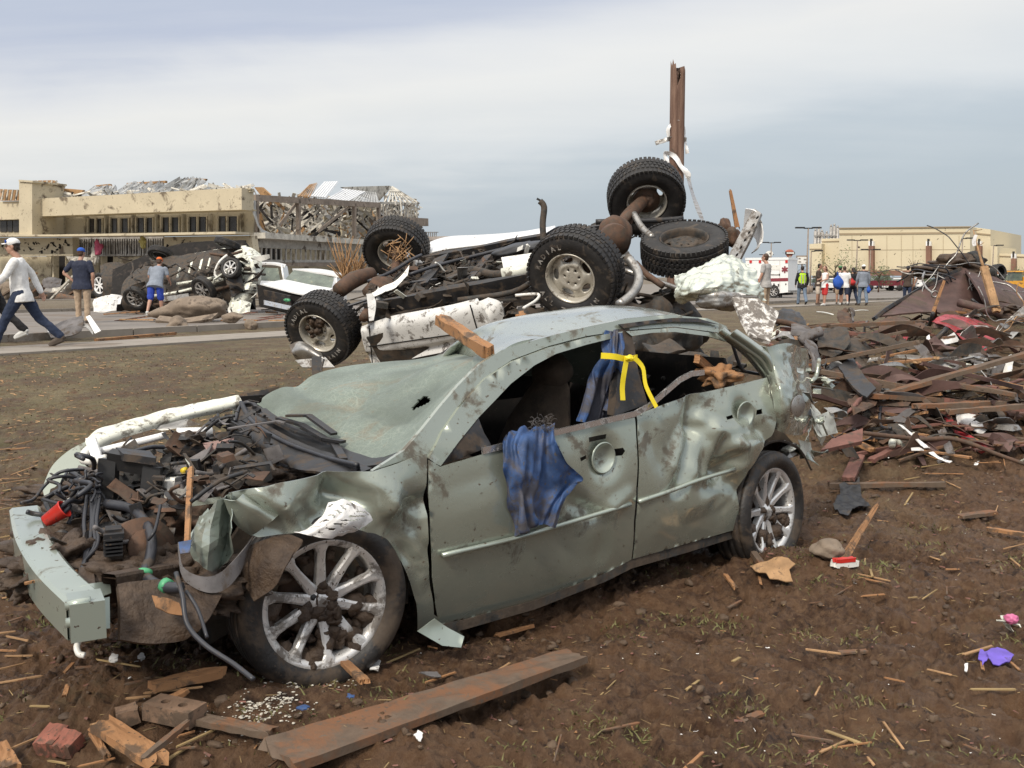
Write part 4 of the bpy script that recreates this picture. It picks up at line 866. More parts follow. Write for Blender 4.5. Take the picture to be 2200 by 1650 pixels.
# ================================================================ things lying on or tied to the car
def bx_thing(name, mb, m, label, cat, group=None, loc=None):
    c_ = sum(mb.v, V())/len(mb.v) if loc is None else V(loc); o = mb.build(name, m, None, c_); return tag(o, label, cat, group)
mb = MB(); fl = cp
rows_ = [[fl(1092, 936, .03), fl(1125, 922, .00), fl(1160, 915, .00), fl(1192, 912, .04)],
         [fl(1080, 950, -.05), fl(1118, 955, -.10), fl(1158, 950, -.06), fl(1195, 945, -.09)],
         [fl(1084, 1010, -.07), fl(1122, 1010, -.13), fl(1168, 1000, -.08), fl(1222, 1000, -.10)],
         [fl(1090, 1060, -.06), fl(1122, 1060, -.12), fl(1168, 1055, -.08), fl(1252, 1030, -.06)],
         [fl(1098, 1105, -.05), fl(1125, 1108, -.12), fl(1160, 1102, -.07), fl(1218, 1065, -.10)],
         [fl(1108, 1152, -.05), fl(1130, 1142, -.12), fl(1165, 1128, -.07), fl(1196, 1136, -.09)]]
patch(mb, rows_, 66, 60, lambda a, b: .024, 7, 3, .003, disp=lambda a, b: .026*math.sin(a*17+7*noise.noise(V((b*2.2, a*2.5, 1))))*(.3+.7*b)*(.6+.8*noise.noise(V((a*4, b*3, 7))))+.010*math.sin(a*31+b*9+4*noise.noise(V((b*3, a*3, 4))))); tarp = bx_thing('tarpaulin', mb, M['blue'], 'torn muddy blue cloth hanging out over the front door of the grey-green car', 'cloth', 'torn pieces of blue cloth on the car')
mb = MB()
for i in range(60):
    q = fl(rb.uniform(1145, 1185), rb.uniform(900, 930), -.02+rb.uniform(-.03, .03)); e = V((rb.uniform(-.04, .04), rb.uniform(-.03, .03), rb.uniform(-.02, .03))); mb.tube([q, q+e*.6+V((0, 0, .01)), q+e], .0012, 4, 2)
mb.build('frayed_threads', M['grey'], tarp)
mb = MB()
rows_ = [[fl(1300, 716, .18), fl(1316, 710, .14), fl(1334, 716, .12)], [fl(1292, 745, .20), fl(1312, 745, .12), fl(1338, 750, .10)], [fl(1292, 768, .17), fl(1314, 768, .08), fl(1336, 768, .07)], [fl(1268, 798, .20), fl(1308, 805, .12), fl(1336, 812, .10)], [fl(1262, 845, .16), fl(1298, 850, .20), fl(1326, 850, .10)], [fl(1240, 905, .12), fl(1282, 908, .2), fl(1306, 880, .12)]]
patch(mb, rows_, 40, 50, .012, 9, 9, .003, disp=lambda a, b: .016*math.sin(a*17+b*3)+.008*math.sin(a*41)); bx_thing('tarpaulin', mb, M['blue'], 'twisted blue cloth tied to the centre pillar inside the grey-green car', 'cloth', 'torn pieces of blue cloth on the car')
mb = MB()
def rib2(pts, w):
    q = crom([V(cp(*p)) for p in pts], 5); rr = [[], []]
    for i in range(len(q)):
        d = (q[min(i+1, len(q)-1)]-q[max(i-1, 0)]).normalized(); s_ = d.cross(CS.n).normalized(); rr[0].append(q[i]+s_*w/2); rr[1].append(q[i]-s_*w/2)
    patch(mb, rr, len(q)-1, 2, .002, 9, 1, .002)
def rib2_old(pts, w):
    q = [V(cp(*p)) for p in pts]; q = crom(q, 5)
    for i in range(len(q)-1):
        d = (q[i+1]-q[i]).normalized(); n_ = CS.n*-1; s_ = d.cross(n_).normalized()
        b = len(mb.v); mb.v += [q[i]+s_*w/2, q[i]-s_*w/2, q[i+1]-s_*w/2, q[i+1]+s_*w/2, q[i]+s_*w/2+n_*.003, q[i]-s_*w/2+n_*.003, q[i+1]-s_*w/2+n_*.003, q[i+1]+s_*w/2+n_*.003]
        for f in ((0, 1, 2, 3), (7, 6, 5, 4), (0, 4, 5, 1), (2, 6, 7, 3), (0, 3, 7, 4), (1, 5, 6, 2)): mb.face([b+k for k in f])
rib2([(1291, 764, .05), (1320, 766, .02), (1345, 771, .02), (1369, 768, .04)], .028); rib2([(1347, 768, .01), (1341, 800, .0), (1337, 830, .0), (1338, 860, -.01)], .030); rib2([(1362, 768, .02), (1381, 790, .01), (1388, 830, -.02), (1410, 875, -.05)], .024)
mb.blob(cp(1352, 769, .0), (.02, .015, .014), .3, 3, 2, 2); bx_thing('ribbon', mb, M['yellow'], 'bright yellow ribbon knotted around the centre pillar of the grey-green car', 'ribbon')
mb = MB(); mb.bar(P(944, 686, 4.75), P(1052, 757, 4.25), .055, .05, up=V((.2, -.6, .7)), seg=8, jag=.02, rnd=rb); bx_thing('timber_offcut', mb, M['wood'], 'orange-brown split timber stuck through the top of the windscreen', 'timber')
mb = MB(); mb.bar(cp(1496, 770, .12), cp(1530, 798, .25), .045, .03, up=CS.n, seg=4, jag=.01, rnd=rb); mb.blob(cp(1545, 808, .12), (.10, .06, .055), .5, 4, 4, 2.2); bx_thing('timber_offcut', mb, M['wood'], 'yellow-brown broken wood lying in the rear window opening', 'timber')
# shredded white plastic on the front tyre
mb = MB()
patch(mb, [[cp(705, 1080, -.10), cp(740, 1072, -.12), cp(775, 1088, -.12), cp(802, 1110, -.08)], [cp(690, 1112, -.12), cp(725, 1100, -.18), cp(765, 1110, -.17), cp(800, 1118, -.1)], [cp(660, 1135, -.14), cp(700, 1128, -.2), cp(745, 1130, -.2), cp(775, 1138, -.14)], [cp(632, 1142, -.14), cp(672, 1152, -.18), cp(715, 1158, -.19), cp(742, 1150, -.15)]], 48, 36, .020, 10, 5, .003, hole=lambda a, b: (math.sin(a*46+3*math.sin(b*9)) > .55 and math.sin(b*17+a*8) > -.1 and .08 < a < .9 and .06 < b < .92))
bx_thing('shredded_plastic', mb, M['paper'], 'crumpled white slatted plastic lying on the front wheel of the grey-green car', 'plastic')
# red cup
mb = MB(); ax = V((.75, .1, .5)); mb.lathe([(.0, .0), (.024, 0), (.034, .082), (.037, .083), (.035, .088), (.031, .082), (.022, .004), (0, .004)], P(98, 1120, 3.75), ax, 24); bx_thing('cup', mb, M['redp'], 'red plastic cup caught in mud behind the front bumper beam', 'cup')
mb = MB(); mb.bar(P(410, 1005, 3.85), P(402, 1168, 3.35), .022, .012, up=V((0, -1, .2)), seg=6, jag=.01, rnd=rb, taper=.8); bx_thing('wood_strip', mb, M['wood'], 'orange wood strip standing upright in the engine bay', 'wood strip')
mb = MB(); patch(mb, [[P(384, 1165, 3.3), P(412, 1160, 3.3)], [P(388, 1190, 3.28), P(408, 1188, 3.28)]], 6, 6, .008, 12, 2); bx_thing('blue_scrap', mb, M['blue'], 'small blue scrap above the torn arch strip at the front of the car', 'scrap')
mb = MB(); mb.bar(P(52, 1254, 3.25), P(168, 1226, 3.35), .014, .008, seg=5, jag=.01, rnd=rb); bx_thing('wood_strip', mb, M['wood'], 'thin yellow wood splinter lying across the bumper beam', 'wood strip')
# ================================================================ the upturned off-roader behind the car
TA, TB, TC, TD = P(700, 700, 10.7), P(1240, 582, 9.1), P(852, 535, 12.2), P(1388, 425, 10.5)
e1 = (TB-TA).normalized(); e2 = (TC-TA); e2 = (e2-e1*e2.dot(e1)).normalized(); e3 = e1.cross(e2)
def T(a, b, c): return TA+e1*a+e2*b+e3*c
def tp(px, py, b):
    r = ray(px, py); o = TA+e2*b; return C0+r*((o-C0).dot(e2)/r.dot(e2))
def tc_(px, py, c):
    r = ray(px, py); o = TA+e3*c; return C0+r*((o-C0).dot(e3)/r.dot(e3))
suv = thing('overturned_truck', (-.2, 10.6, .3), 'white off-road truck lying upside down behind the green car, wheels in the air', 'truck')
M['whitel'] = mat('tyre_lettering', (.40, .38, .35), .8, 0, .2, 9, .6, 14)
def truck_wheel(c, axis, R_, w, ph, parent, lett=True, disc=True, muddy=0, rimm='alloy', seed=0, name='wheel'):
    c = V(c); a, u, s_ = frame3(axis, (0, 0, 1)); h = w/2; rr = R_*.545
    root = link(bpy.data.objects.new(name, None)); root.parent = parent; root.location = c-ORG[parent]; ORG[root] = c
    ty = tyre_mb(c, axis, R_, w, rr, 54).build('tyre', M['tyre'], root)
    mb = MB(); fc = h*.78
    mb.lathe([(rr-.02, -h*.8), (rr-.03, -.02), (rr-.022, fc-.06), (rr-.014, fc-.01), (rr-.004, fc+.012), (rr+.008, fc+.018), (rr+.012, fc+.008), (rr+.004, fc-.01), (rr-.005, fc-.05), (rr-.008, -h*.8)][::-1], c, axis, 64, closed=True)
    if disc:
        n0 = 64; ro_ = rr-.02; circ = lambda r, cx_, cy_, k, sx=1, sy=1, t0=0: [(cx_+r*(sx*math.cos(2*math.pi*i/k)*math.cos(t0)-sy*math.sin(2*math.pi*i/k)*math.sin(t0)), cy_+r*(sx*math.cos(2*math.pi*i/k)*math.sin(t0)+sy*math.sin(2*math.pi*i/k)*math.cos(t0))) for i in range(k)]
        holes = []
        for i in range(5):
            t = rad(ph+72*i); holes.append(circ(rr*.18, rr*.70*math.cos(t), rr*.70*math.sin(t), 18, .72, 1.35, t))
        for i in range(6):
            t = rad(ph+12+60*i); holes.append(circ(rr*.055, rr*.30*math.cos(t), rr*.30*math.sin(t), 8))
        v2, fs = trifill(circ(ro_, 0, 0, n0), holes, rr*.075)
        def hz(x, y):
            r = math.hypot(x, y)/rr; z = fc-.045+(.012 if r < .2 else .012*math.cos(min(1, (r-.2)/.2)*math.pi/2) if r < .4 else 0)
            z += .022*math.exp(-((r-.52)/.10)**2)-.02*max(0, r-.7)/.3
            for i in range(5):
                t = rad(ph+72*i); dd = math.hypot((x-rr*.70*math.cos(t)), (y-rr*.70*math.sin(t)))/rr; z -= .025*math.exp(-(dd/.20)**2)
            return z
        b = len(mb.v); n = len(v2)
        for k in (0, 1):
            for q in v2: mb.v.append(c+u*q.x+s_*q.y+a*(hz(q.x, q.y)-.018*k))
        ed = {}
        for t in fs:
            A_, B_, C_ = (mb.v[b+i] for i in t[:3])
            if (B_-A_).cross(C_-A_).dot(a) < 0: t = t[::-1]
            mb.face([b+i for i in t]); mb.face([b+n+i for i in t[::-1]])
            for i in range(len(t)): ed[(t[i], t[(i+1) % len(t)])] = 1
        for (i, j) in ed:
            if (j, i) not in ed: mb.face((b+j, b+i, b+n+i, b+n+j))
    mb.build('rim', M['rimt' if rimm == 'alloy' else rimm], root)
    mb = MB(); mb.lathe([(.001, .0), (rr*.62, 0), (rr*.64, -.05), (.001, -.05)][::-1], c+a*(fc-.13), axis, 30); mb.blob(c+a*(fc-.16), (rr*.4,)*3, .3, 3, seed, 2); mb.build('brake_drum', M['rust'], root)
    if muddy:
        mb = MB(); q = random.Random(seed)
        for i in range(muddy):
            t = q.uniform(-.6, 2.2); r = q.uniform(0, rr*.85); mb.blob(c+(u*math.sin(t)+s_*math.cos(t))*r+a*(fc-.03), (q.uniform(.02, .05),)*3, .5, 2, i, 2)
        mb.build('caked_mud', M['mud'], root)
    if lett:
        lt = MB(); lt.sm = False
        for txt, t0, top in (('RADIAL', 128, True), ('ALL TERRAIN', 262, False)):
            k = len(txt); st = 11.5
            for i, ch in enumerate(txt):
                if ch == ' ': continue
                t = rad(t0-(i-(k-1)/2)*st) if top else rad(t0+(i-(k-1)/2)*st)
                e = u*math.sin(t)+s_*math.cos(t)*-1 if False else (s_*math.cos(t)*-1*-1+u*math.sin(t))
                vs, fs = letters(ch, .062); r = R_*.735
                # x to the right as seen from outside
                right = (u.cross(a)); e = right*math.cos(t)+u*math.sin(t); tg = (right*math.sin(t)-u*math.cos(t)) if top else (right*-math.sin(t)+u*math.cos(t)); out_ = e if top else -e
                b = len(lt.v); lt.v += [c+e*r+tg*v.x+out_*(v.y-.02)+a*(h*1.0+.001+v.z*.6) for v in vs]
                for f in fs: lt.face([b+x for x in f])
        if lt.v: lt.build('lettering', M['whitel'], ty)
    return root
nearax = -e2
truck_wheel(TA+nearax*.05, nearax*1.0+V((.02, 0, .05)), .40, .30, 20, suv, True, muddy=22, seed=4)
truck_wheel(TB+nearax*.05, nearax*1.0+V((-.05, 0, .10)), .43, .32, 10, suv, True, seed=2)
truck_wheel(TC, e2*1.0+V((-.2, 0, .12)), .40, .30, 0, suv, False, disc=True, seed=5)
truck_wheel(TD, e2*1.0+V((-.35, 0, .1)), .41, .30, 0, suv, False, disc=True, seed=6)
truck_wheel(P(1470, 533, 9.6), V((-.10, -.42, .90)), .42, .26, 30, suv, False, rimm='under', seed=8, name='spare_wheel')
# white bodywork
_TG = [[P(*q_) for q_ in r_] for r_ in ([(770, 690, 10.3), (800, 668, 10.1), (900, 650, 9.95), (1000, 632, 9.8), (1180, 603, 9.5), (1330, 585, 9.3)], [(800, 620, 11.2), (850, 610, 11), (950, 590, 10.8), (1050, 572, 10.7), (1200, 550, 10.4), (1350, 525, 10.2)], [(850, 575, 12.2), (900, 560, 12), (960, 547, 11.9), (1060, 532, 11.8), (1190, 510, 11.6), (1330, 490, 11.3)])]
def T(a, b, c):
    u_ = min(4.999, max(0, (a+.3)/3.6*5)); v_ = b/1.75*2; i, j = int(u_), (1 if v_ >= 1 else 0); fu, fv = u_-i, v_-j
    return (_TG[j][i].lerp(_TG[j][i+1], fu)).lerp(_TG[j+1][i].lerp(_TG[j+1][i+1], fu), fv)+e3*c
TS = type('TS', (), {})
mb = MB()
def tr(rows): return [[tp(*q) for q in r] for r in rows]
patch(mb, tr([[(778, 702, -.02), (840, 680, -.05), (900, 668, -.05), (960, 657, -.05), (1026, 641, -.05)], [(776, 712, -.10), (845, 700, -.12), (905, 690, -.12), (965, 678, -.12), (1038, 662, -.12)], [(780, 735, -.11), (850, 728, -.13), (908, 718, -.13), (970, 706, -.13), (1052, 690, -.13)], [(786, 755, -.11), (855, 748, -.12), (910, 740, -.12), (975, 727, -.12), (1060, 708, -.12)], [(792, 762, -.07), (858, 757, -.08), (912, 747, -.08), (978, 734, -.08), (1062, 715, -.08)], [(800, 786, -.10), (860, 776, -.11), (915, 764, -.11), (980, 752, -.11), (1070, 736, -.11)]]), 52, 40, .008, 3, 3, .006)
mb.build('door_panel', M['white'], suv)
mb = MB(); patch(mb, tr([[(1028, 648, -.02), (1050, 640, .0)], [(1040, 690, -.14), (1075, 650, -.05)], [(1058, 722, -.12), (1085, 690, -.06)]]), 10, 16, .02, 6, 5, .005); patch(mb, tr([[(1045, 655, -.08), (1080, 648, 0)], [(1060, 715, -.1), (1086, 690, 0)]]), 8, 8, .015, 7, 8); mb.build('torn_wing', M['white'], suv)
mb = MB()
for a, b in (((792, 745, -.135), (1062, 706, -.135)), ((1010, 655, -.13), (1030, 726, -.145)), ((793, 700, -.12), (800, 780, -.125))): mb.bar(tp(*a), tp(*b), .012, .006, up=e2)
mb.build('panel_gap', M['darkin'], suv)
mb = MB(); patch(mb, [[P(787, 632, 9.9), P(800, 630, 9.9)], [P(790, 655, 9.9), P(808, 652, 9.9)], [P(793, 690, 9.9), P(803, 688, 9.9)]], 4, 14, .015, 10, 3); mb.build('torn_bracket', M['white'], suv)
mb = MB(); patch(mb, [[P(793, 642, 10.3), P(825, 628, 10.3), P(850, 618, 10.4), P(875, 592, 10.5)], [P(800, 628, 10.4), P(830, 612, 10.4), P(855, 600, 10.5), P(880, 570, 10.6)]], 26, 6, .02, 9, 2, .006); mb.build('crumpled_pipe_cover', M['pvc'], suv)
# hidden mass of the body and the far side
mb = MB(); patch(mb, [[T(-.3, .1, -.15), T(1.2, .0, -.18), T(2.4, .05, -.2), T(3.3, .1, -.3)], [T(-.3, .9, -.12), T(1.2, .9, -.16), T(2.4, .9, -.16), T(3.3, .9, -.3)], [T(-.3, 1.8, -.12), T(1.2, 1.85, -.1), T(2.4, 1.85, -.12), T(3.3, 1.8, -.3)]], 40, 20, .04, 4, 3, .04); mb.build('underbody', M['under'], suv)
mb = MB(); patch(mb, [[T(-.3, .02, -.2), T(1.5, .0, -.2), T(3.4, .05, -.35)], [T(-.2, .05, -.9), T(1.5, 0, -1.0), T(3.4, .1, -1.5)]], 20, 10, .04, 3, 7, .04); patch(mb, [[T(-.3, .05, -.2), T(-.3, 1.8, -.2)], [T(-.2, .1, -.8), T(-.2, 1.8, -1.2)]], 10, 10, .04, 3, 8, .03); mb.build('crushed_cabin', M['under'], suv)
mb = MB(); patch(mb, [[P(915, 545, 12.2), P(965, 534, 12.1), P(1060, 522, 12), P(1130, 512, 11.9), P(1195, 505, 11.8)], [P(918, 522, 12.7), P(965, 508, 12.7), P(1060, 504, 12.6), P(1130, 498, 12.5), P(1192, 487, 12.4)], [P(915, 560, 12.9), P(965, 560, 12.9), P(1060, 560, 12.8), P(1130, 560, 12.7), P(1192, 560, 12.6)]], 30, 12, .006, 2, 4, .01); mb.build('far_body_side', M['whitec'], suv)
def tbar(name, a, b, w, t, m, up=None, seg=6):
    mb = MB(); mb.bar(T(*a), T(*b), w, t, up=up or e3, seg=seg, rnd=rb); return mb.build(name, M[m], suv)
tbar('chassis_rail', (.0, .15, .02), (3.2, .15, .04), .07, .15, 'black'); tbar('chassis_rail', (.3, 1.62, .0), (3.2, 1.62, .04), .07, .15, 'black')
for a_ in (.9, 1.75, 2.4): tbar('cross_member', (a_, .3, 0), (a_+.1, 1.42, .0), .10, .06, 'black')
mb = MB(); patch(mb, [[P(888, 618, 10.6), P(915, 590, 10.9), P(935, 560, 11.2)], [P(920, 612, 10.5), P(945, 580, 10.9), P(965, 548, 11.2)]], 10, 8, .006, 4, 3, .03); mb.build('skid_plate', M['black'], suv)
mb = MB(); mb.tube([T(0, -.02, 0), T(.02, .5, -.01), T(0, 1.3, 0), TC], [.05, .055, .055, .05], 12, 4); mb.blob(T(.05, .75, 0), (.2, .16, .16), .15, 3, 3, 1.5); mb.build('front_axle', M['rust'], suv)
mb = MB(); mb.tube([P(728, 625, 10.8), P(762, 600, 11.0), P(800, 588, 11.2)], [.085, .095, .075], 14, 3); mb.build('shock_absorber', M['rust'], suv)
mb = MB(); mb.tube([TB, T(3.12, .6, .05), TD-(TD-TB)*.3, TD], [.06, .075, .075, .06], 14, 4); mb.blob(P(1322, 505, 9.7), (.17, .17, .2), .1, 4, 4, 1.2); mb.tube([P(1318, 512, 9.5), P(1322, 514, 9.42)], [.15, .14], 20); mb.build('rear_axle', M['rust'], suv)
for k, (pts, r, m_) in enumerate([
    ([(950, 640, 10.2), (1000, 612, 10.3), (1060, 570, 10.6), (1110, 545, 10.8)], .03, 'under'), ([(960, 600, 10.6), (1010, 580, 10.7), (1060, 590, 10.3), (1110, 585, 10.1)], .045, 'under'), ([(880, 590, 10.8), (940, 570, 10.9), (1040, 545, 11), (1140, 520, 11)], .02, 'hose'),
    ([(790, 605, 10.9), (840, 585, 11), (880, 560, 11.2), (905, 548, 11.4)], .02, 'hose'), ([(740, 660, 10.5), (800, 640, 10.5), (870, 610, 10.6), (940, 600, 10.6)], .015, 'hose'), ([(1170, 505, 10.8), (1200, 488, 10.6), (1225, 490, 10.3)], .012, 'hose'),
    ([(1280, 477, 10.1), (1340, 475, 10.1), (1400, 474, 10.1), (1468, 470, 10.1)], .03, 'black'), ([(1362, 460, 10), (1380, 490, 9.8), (1402, 510, 9.6)], .035, 'steel'), ([(1335, 480, 9.9), (1352, 462, 10.0), (1362, 455, 10.1)], .04, 'rust'),
    ([(1340, 580, 9.3), (1400, 600, 9.2), (1470, 625, 9.2)], .025, 'steel'), ([(1365, 565, 9.3), (1390, 590, 9.2), (1425, 615, 9.1)], .03, 'rust'), ([(985, 645, 9.9), (1100, 628, 9.7), (1150, 600, 9.5)], .03, 'under')]):
    part_tube('linkage', pts, r, M[m_], suv, 4, 10)
part_tube('fuel_tank', [(1080, 592, 9.95), (1150, 575, 9.9)], .075, M['cream'], suv, 2, 20)
mb = MB(); patch(mb, [[P(1078, 560, 10.3), P(1110, 555, 10.3), P(1160, 548, 10.3)], [P(1082, 582, 10.1), P(1115, 580, 10.1), P(1158, 572, 10.1)]], 8, 8, .01, 5, 5, .04); mb.build('white_shield', M['pvc'], suv)
mb = MB(); mb.blob(P(1130, 540, 10.8), (.36, .3, .10), .15, 4, 6, 1.5, Matrix.Rotation(-.15, 3, 'Y')); mb.build('plastic_tank', M['blackc'], suv)
pl_ = MB(); pl_.prism([P(1112, 532, 10.45), P(1124, 526, 10.45), P(1122, 536, 10.45), P(1110, 541, 10.45)], .004); pl_.build('paper_sticker', M['pvc'], suv)
pl_ = MB(); pl_.prism([tp(870, 645, .25), tp(895, 640, .25), tp(898, 658, .25), tp(872, 663, .25)], .004); pl_.build('paper_sticker', M['paper'], suv)
part_tube('exhaust_pipe', [(1348, 553, 8.9), (1368, 580, 8.8), (1372, 605, 8.7), (1358, 632, 8.6), (1330, 655, 8.5)], .042, M['steel'], suv, 5, 14)
part_tube('upright_pipe', [(1168, 520, 10.6), (1166, 480, 10.6), (1169, 445, 10.6), (1160, 432, 10.6)], .035, M['under'], suv, 4, 10)
mb = MB(); mb.box(P(1161, 431, 10.6), (.09, .05, .02), Matrix.Rotation(.5, 3, 'Y')); mb.build('pipe_flange', M['black'], suv)
# step bumper on the right
mb = MB(); patch(mb, [[P(1568, 552, 9.3), P(1590, 510, 9.3), P(1622, 452, 9.4)], [P(1592, 560, 9.2), P(1615, 515, 9.2), P(1638, 462, 9.3)]], 14, 5, .008, 5, 2, .03, hole=lambda a, b: .35 < b < .0 ); mb.build('bumper_bracket', M['steel'], suv)
for i in range(6):
    t = i/5; q = P(1582+44*t, 548-80*t, 9.17+.02*t); pl_ = MB(); pl_.prism([q+V((-.012, -.012, -.018)), q+V((.014, -.012, -.004)), q+V((.016, -.012, .022)), q+V((-.006, -.012, .008))], .004); pl_.build('slot', M['darkin'], suv)
mb = MB(); patch(mb, [[P(1602, 448, 9.5), P(1622, 452, 9.35), P(1634, 470, 9.3), P(1640, 500, 9.3)], [P(1600, 470, 9.6), P(1628, 480, 9.4), P(1640, 505, 9.3), P(1632, 530, 9.3)], [P(1598, 500, 9.7), P(1622, 510, 9.5), P(1628, 530, 9.4), P(1615, 545, 9.4)]], 16, 14, .012, 6, 3, .01); mb.build('rear_bumper', M['whitec'], suv)
mb = MB(); mb.blob(P(1555, 490, 9.9), (.08, .08, .1), .3, 3, 3, 1.5); mb.blob(P(1575, 510, 9.8), (.09, .08, .09), .4, 3, 4, 1.5); mb.build('hitch', M['rust'], suv)
mb = MB()
for i in range(240):
    k = rb.random(); a_ = rb.uniform(-.2, 3.3); b_ = rb.uniform(.1, 1.7); c_ = T(a_, b_, rb.uniform(-.08, .08))
    if k < .6: junk(mb, c_, rb.uniform(.06, .22), rb)
    elif k < .85:
        e = e1*rb.uniform(-.25, .25)+e2*rb.uniform(-.15, .15)+e3*rb.uniform(-.04, .06); mb.tube([c_-e, c_+V((0, 0, .02)), c_+e], rb.uniform(.006, .02), 6, 3)
    else: mb.box(c_, (rb.uniform(.04, .16), rb.uniform(.04, .14), rb.uniform(.02, .06)), Matrix.Rotation(rb.uniform(0, 3), 3, V((rb.random(), rb.random(), rb.random()))))
tag(mb.build('underbody_clutter', M['under'], suv), kind='stuff')
for i in range(44):
    mb = MB(); junk(mb, T(rb.uniform(-.2, 3.3), rb.uniform(.1, 1.7), rb.uniform(-.04, .12)), rb.uniform(.08, .24), rb); mb.build('torn_part', M[rb.choice(('rust', 'rust', 'steel', 'pvc', 'mud', 'black', 'cream'))], suv)
mb = MB()
for i in range(120):
    x_ = rb.uniform(1060, 1480); c_ = P(x_, rb.uniform(625 if x_ > 1335 or x_ < 1150 else 655, 720), rb.uniform(9.4, 10.4)); k = rb.random()
    if k < .75: junk(mb, c_, rb.uniform(.10, .30), rb)
    else:
        e = V((rb.uniform(-.3, .3), rb.uniform(-.1, .1), rb.uniform(-.12, .12))); mb.tube([c_-e, c_+V((0, 0, .02)), c_+e], rb.uniform(.008, .03), 6, 3)
for i in range(14): mb.blob(P(rb.uniform(1080, 1500), rb.uniform(700, 790), rb.uniform(9.2, 10.2)), (.35, .3, .3), .4, 4, i+50, 1.5)
tag(mb.build('crushed_underside', M['under'], suv), kind='stuff')
mb = MB(); q = random.Random(2)
for i in range(34):
    t = q.uniform(0, 6.28); r = q.uniform(0, .18); c_ = P(866, 545, 11.9)+V((r*math.cos(t), -.05, r*math.sin(t))); e = V((q.uniform(-.1, .1), q.uniform(-.05, .02), q.uniform(-.1, .1))); mb.tube([c_-e, c_+e], q.uniform(.003, .008), 5)
mb.build('straw_in_wheel', M['tan'], suv)
mb = MB()
patch(mb, [[P(622, 742, 10.6), P(650, 735, 10.5), P(690, 760, 10.4)], [P(628, 758, 10.5), P(655, 752, 10.4), P(695, 772, 10.3)], [P(636, 770, 10.6), P(660, 775, 10.5), P(700, 785, 10.4)]], 12, 10, .015, 5, 3, .01); patch(mb, [[P(635, 775, 10.4), P(700, 768, 10.3)], [P(650, 790, 10.3), P(720, 790, 10.2)]], 10, 6, .02, 6, 4, .01); mb.build('front_bumper', M['steel'], suv)
mb = MB(); mb.bar(P(680, 770, 10.1), P(682, 815, 10.0), .10, .10); mb.tube([P(696, 772, 10), P(690, 795, 9.95), P(697, 812, 9.9)], .012, 6, 4); mb.build('body_mount', M['black'], suv)

# ---------------------------------------------------------------- things on and around the truck
mb = MB(); patch(mb, [[P(1448, 590, 8.6), P(1480, 580, 8.5), P(1530, 555, 8.7), P(1575, 545, 8.8), P(1600, 560, 8.8)], [P(1452, 615, 8.4), P(1490, 600, 8.2), P(1540, 580, 8.3), P(1590, 572, 8.5), P(1622, 590, 8.6)], [P(1448, 640, 8.4), P(1490, 628, 8.1), P(1540, 612, 8.1), P(1590, 604, 8.3), P(1640, 622, 8.5)], [P(1455, 655, 8.5), P(1500, 650, 8.3), P(1540, 640, 8.2), P(1595, 628, 8.3), P(1650, 645, 8.5)]], 70, 64, .075, 7.5, 17, .003); bx_thing('metal_sheet', mb, M['foil'], 'crumpled pale green-white metal sheet draped beside the spare wheel', 'metal sheet')
mb = MB(); mb.blob(P(1550, 645, 8.2), (.2, .1, .08), .2, 4, 4, 1.5); bx_thing('metal_canister', mb, M['steel'], 'dented grey canister under the crumpled pale sheet', 'canister')
mb = MB(); patch(mb, [[P(1572, 645, 7.9), P(1620, 648, 7.9), P(1670, 676, 7.9)], [P(1590, 690, 7.7), P(1625, 700, 7.7), P(1662, 705, 7.7)], [P(1610, 725, 7.5), P(1630, 733, 7.5), P(1652, 740, 7.5)]], 20, 20, .008, 3, 5, .03); M['speck'] = mat('mud_spattered_white', (.72, .70, .66), .5, 0, .05, 5, .8, 14); bx_thing('board', mb, M['speck'], 'mud-spattered white board standing on edge behind the green car', 'board')

pole = thing('broken_pole', (P(1450, 595, 14.2).x, P(1450, 595, 14.2).y, .2), 'tall snapped brown wooden pole standing behind the overturned truck', 'pole')
bm_ = MB(); X0 = P(1450, 595, 14.2); n_ = 26; zt = P(1450, 150, 14.2).z
ztl, ztr = P(1441, 147, 14.2).z, P(1459, 160, 14.2).z
rows_ = 60; seg_ = 28
for i in range(rows_+1):
    f = i/rows_
    for j in range(seg_):
        t = 2*math.pi*j/seg_; xx, yy_ = math.cos(t), math.sin(t)
        top = (ztl if xx < -.25 else ztr if xx > .15 else min(ztl, ztr)-.28)+.05*math.sin(j*2.3)
        z = .1+(top-.1)*f; r = (.115-.012*f)*(1+.05*noise.noise(V((xx*3, yy_*3, z*.6))))*(1-.18*math.exp(-((t-4.9)/.25)**2))
        bm_.v.append(V((X0.x+r*xx-.01*(z-1)*.3, X0.y+r*yy_, z)))
for i in range(rows_):
    for j in range(seg_): q = (j+1) % seg_; bm_.face((i*seg_+j, i*seg_+q, (i+1)*seg_+q, (i+1)*seg_+j))
bm_.face([rows_*seg_+j for j in range(seg_)])
M['pole'] = mat('weathered_pole_wood', (.25, .16, .115), .85, 0, .3, 3, .1, 5, .006, 30, grain=(8, 8, .7), c2=(.10, .05, .035))
bm_.build('pole_shaft', M['pole'], pole)
def strap(pts, w, m, lab, amp=.01, sd=1, name='metal_strip'):
    mb = MB(); q = [P(*p) for p in pts]; up = V((0, .3, 1))
    rows = [[], []]
    for i, p in enumerate(q):
        t = (q[min(i+1, len(q)-1)]-q[max(0, i-1)]).normalized(); s_ = t.cross(V((0, 1, 0))).normalized(); wob = V((0, .04*math.sin(i*2.1), 0)); rows[0].append(p+s_*w/2+wob); rows[1].append(p-s_*w/2-wob)
    patch(mb, rows, 6*(len(q)-1), 3, amp, 8, sd, .003); return bx_thing(name, mb, m, lab, 'metal strip')
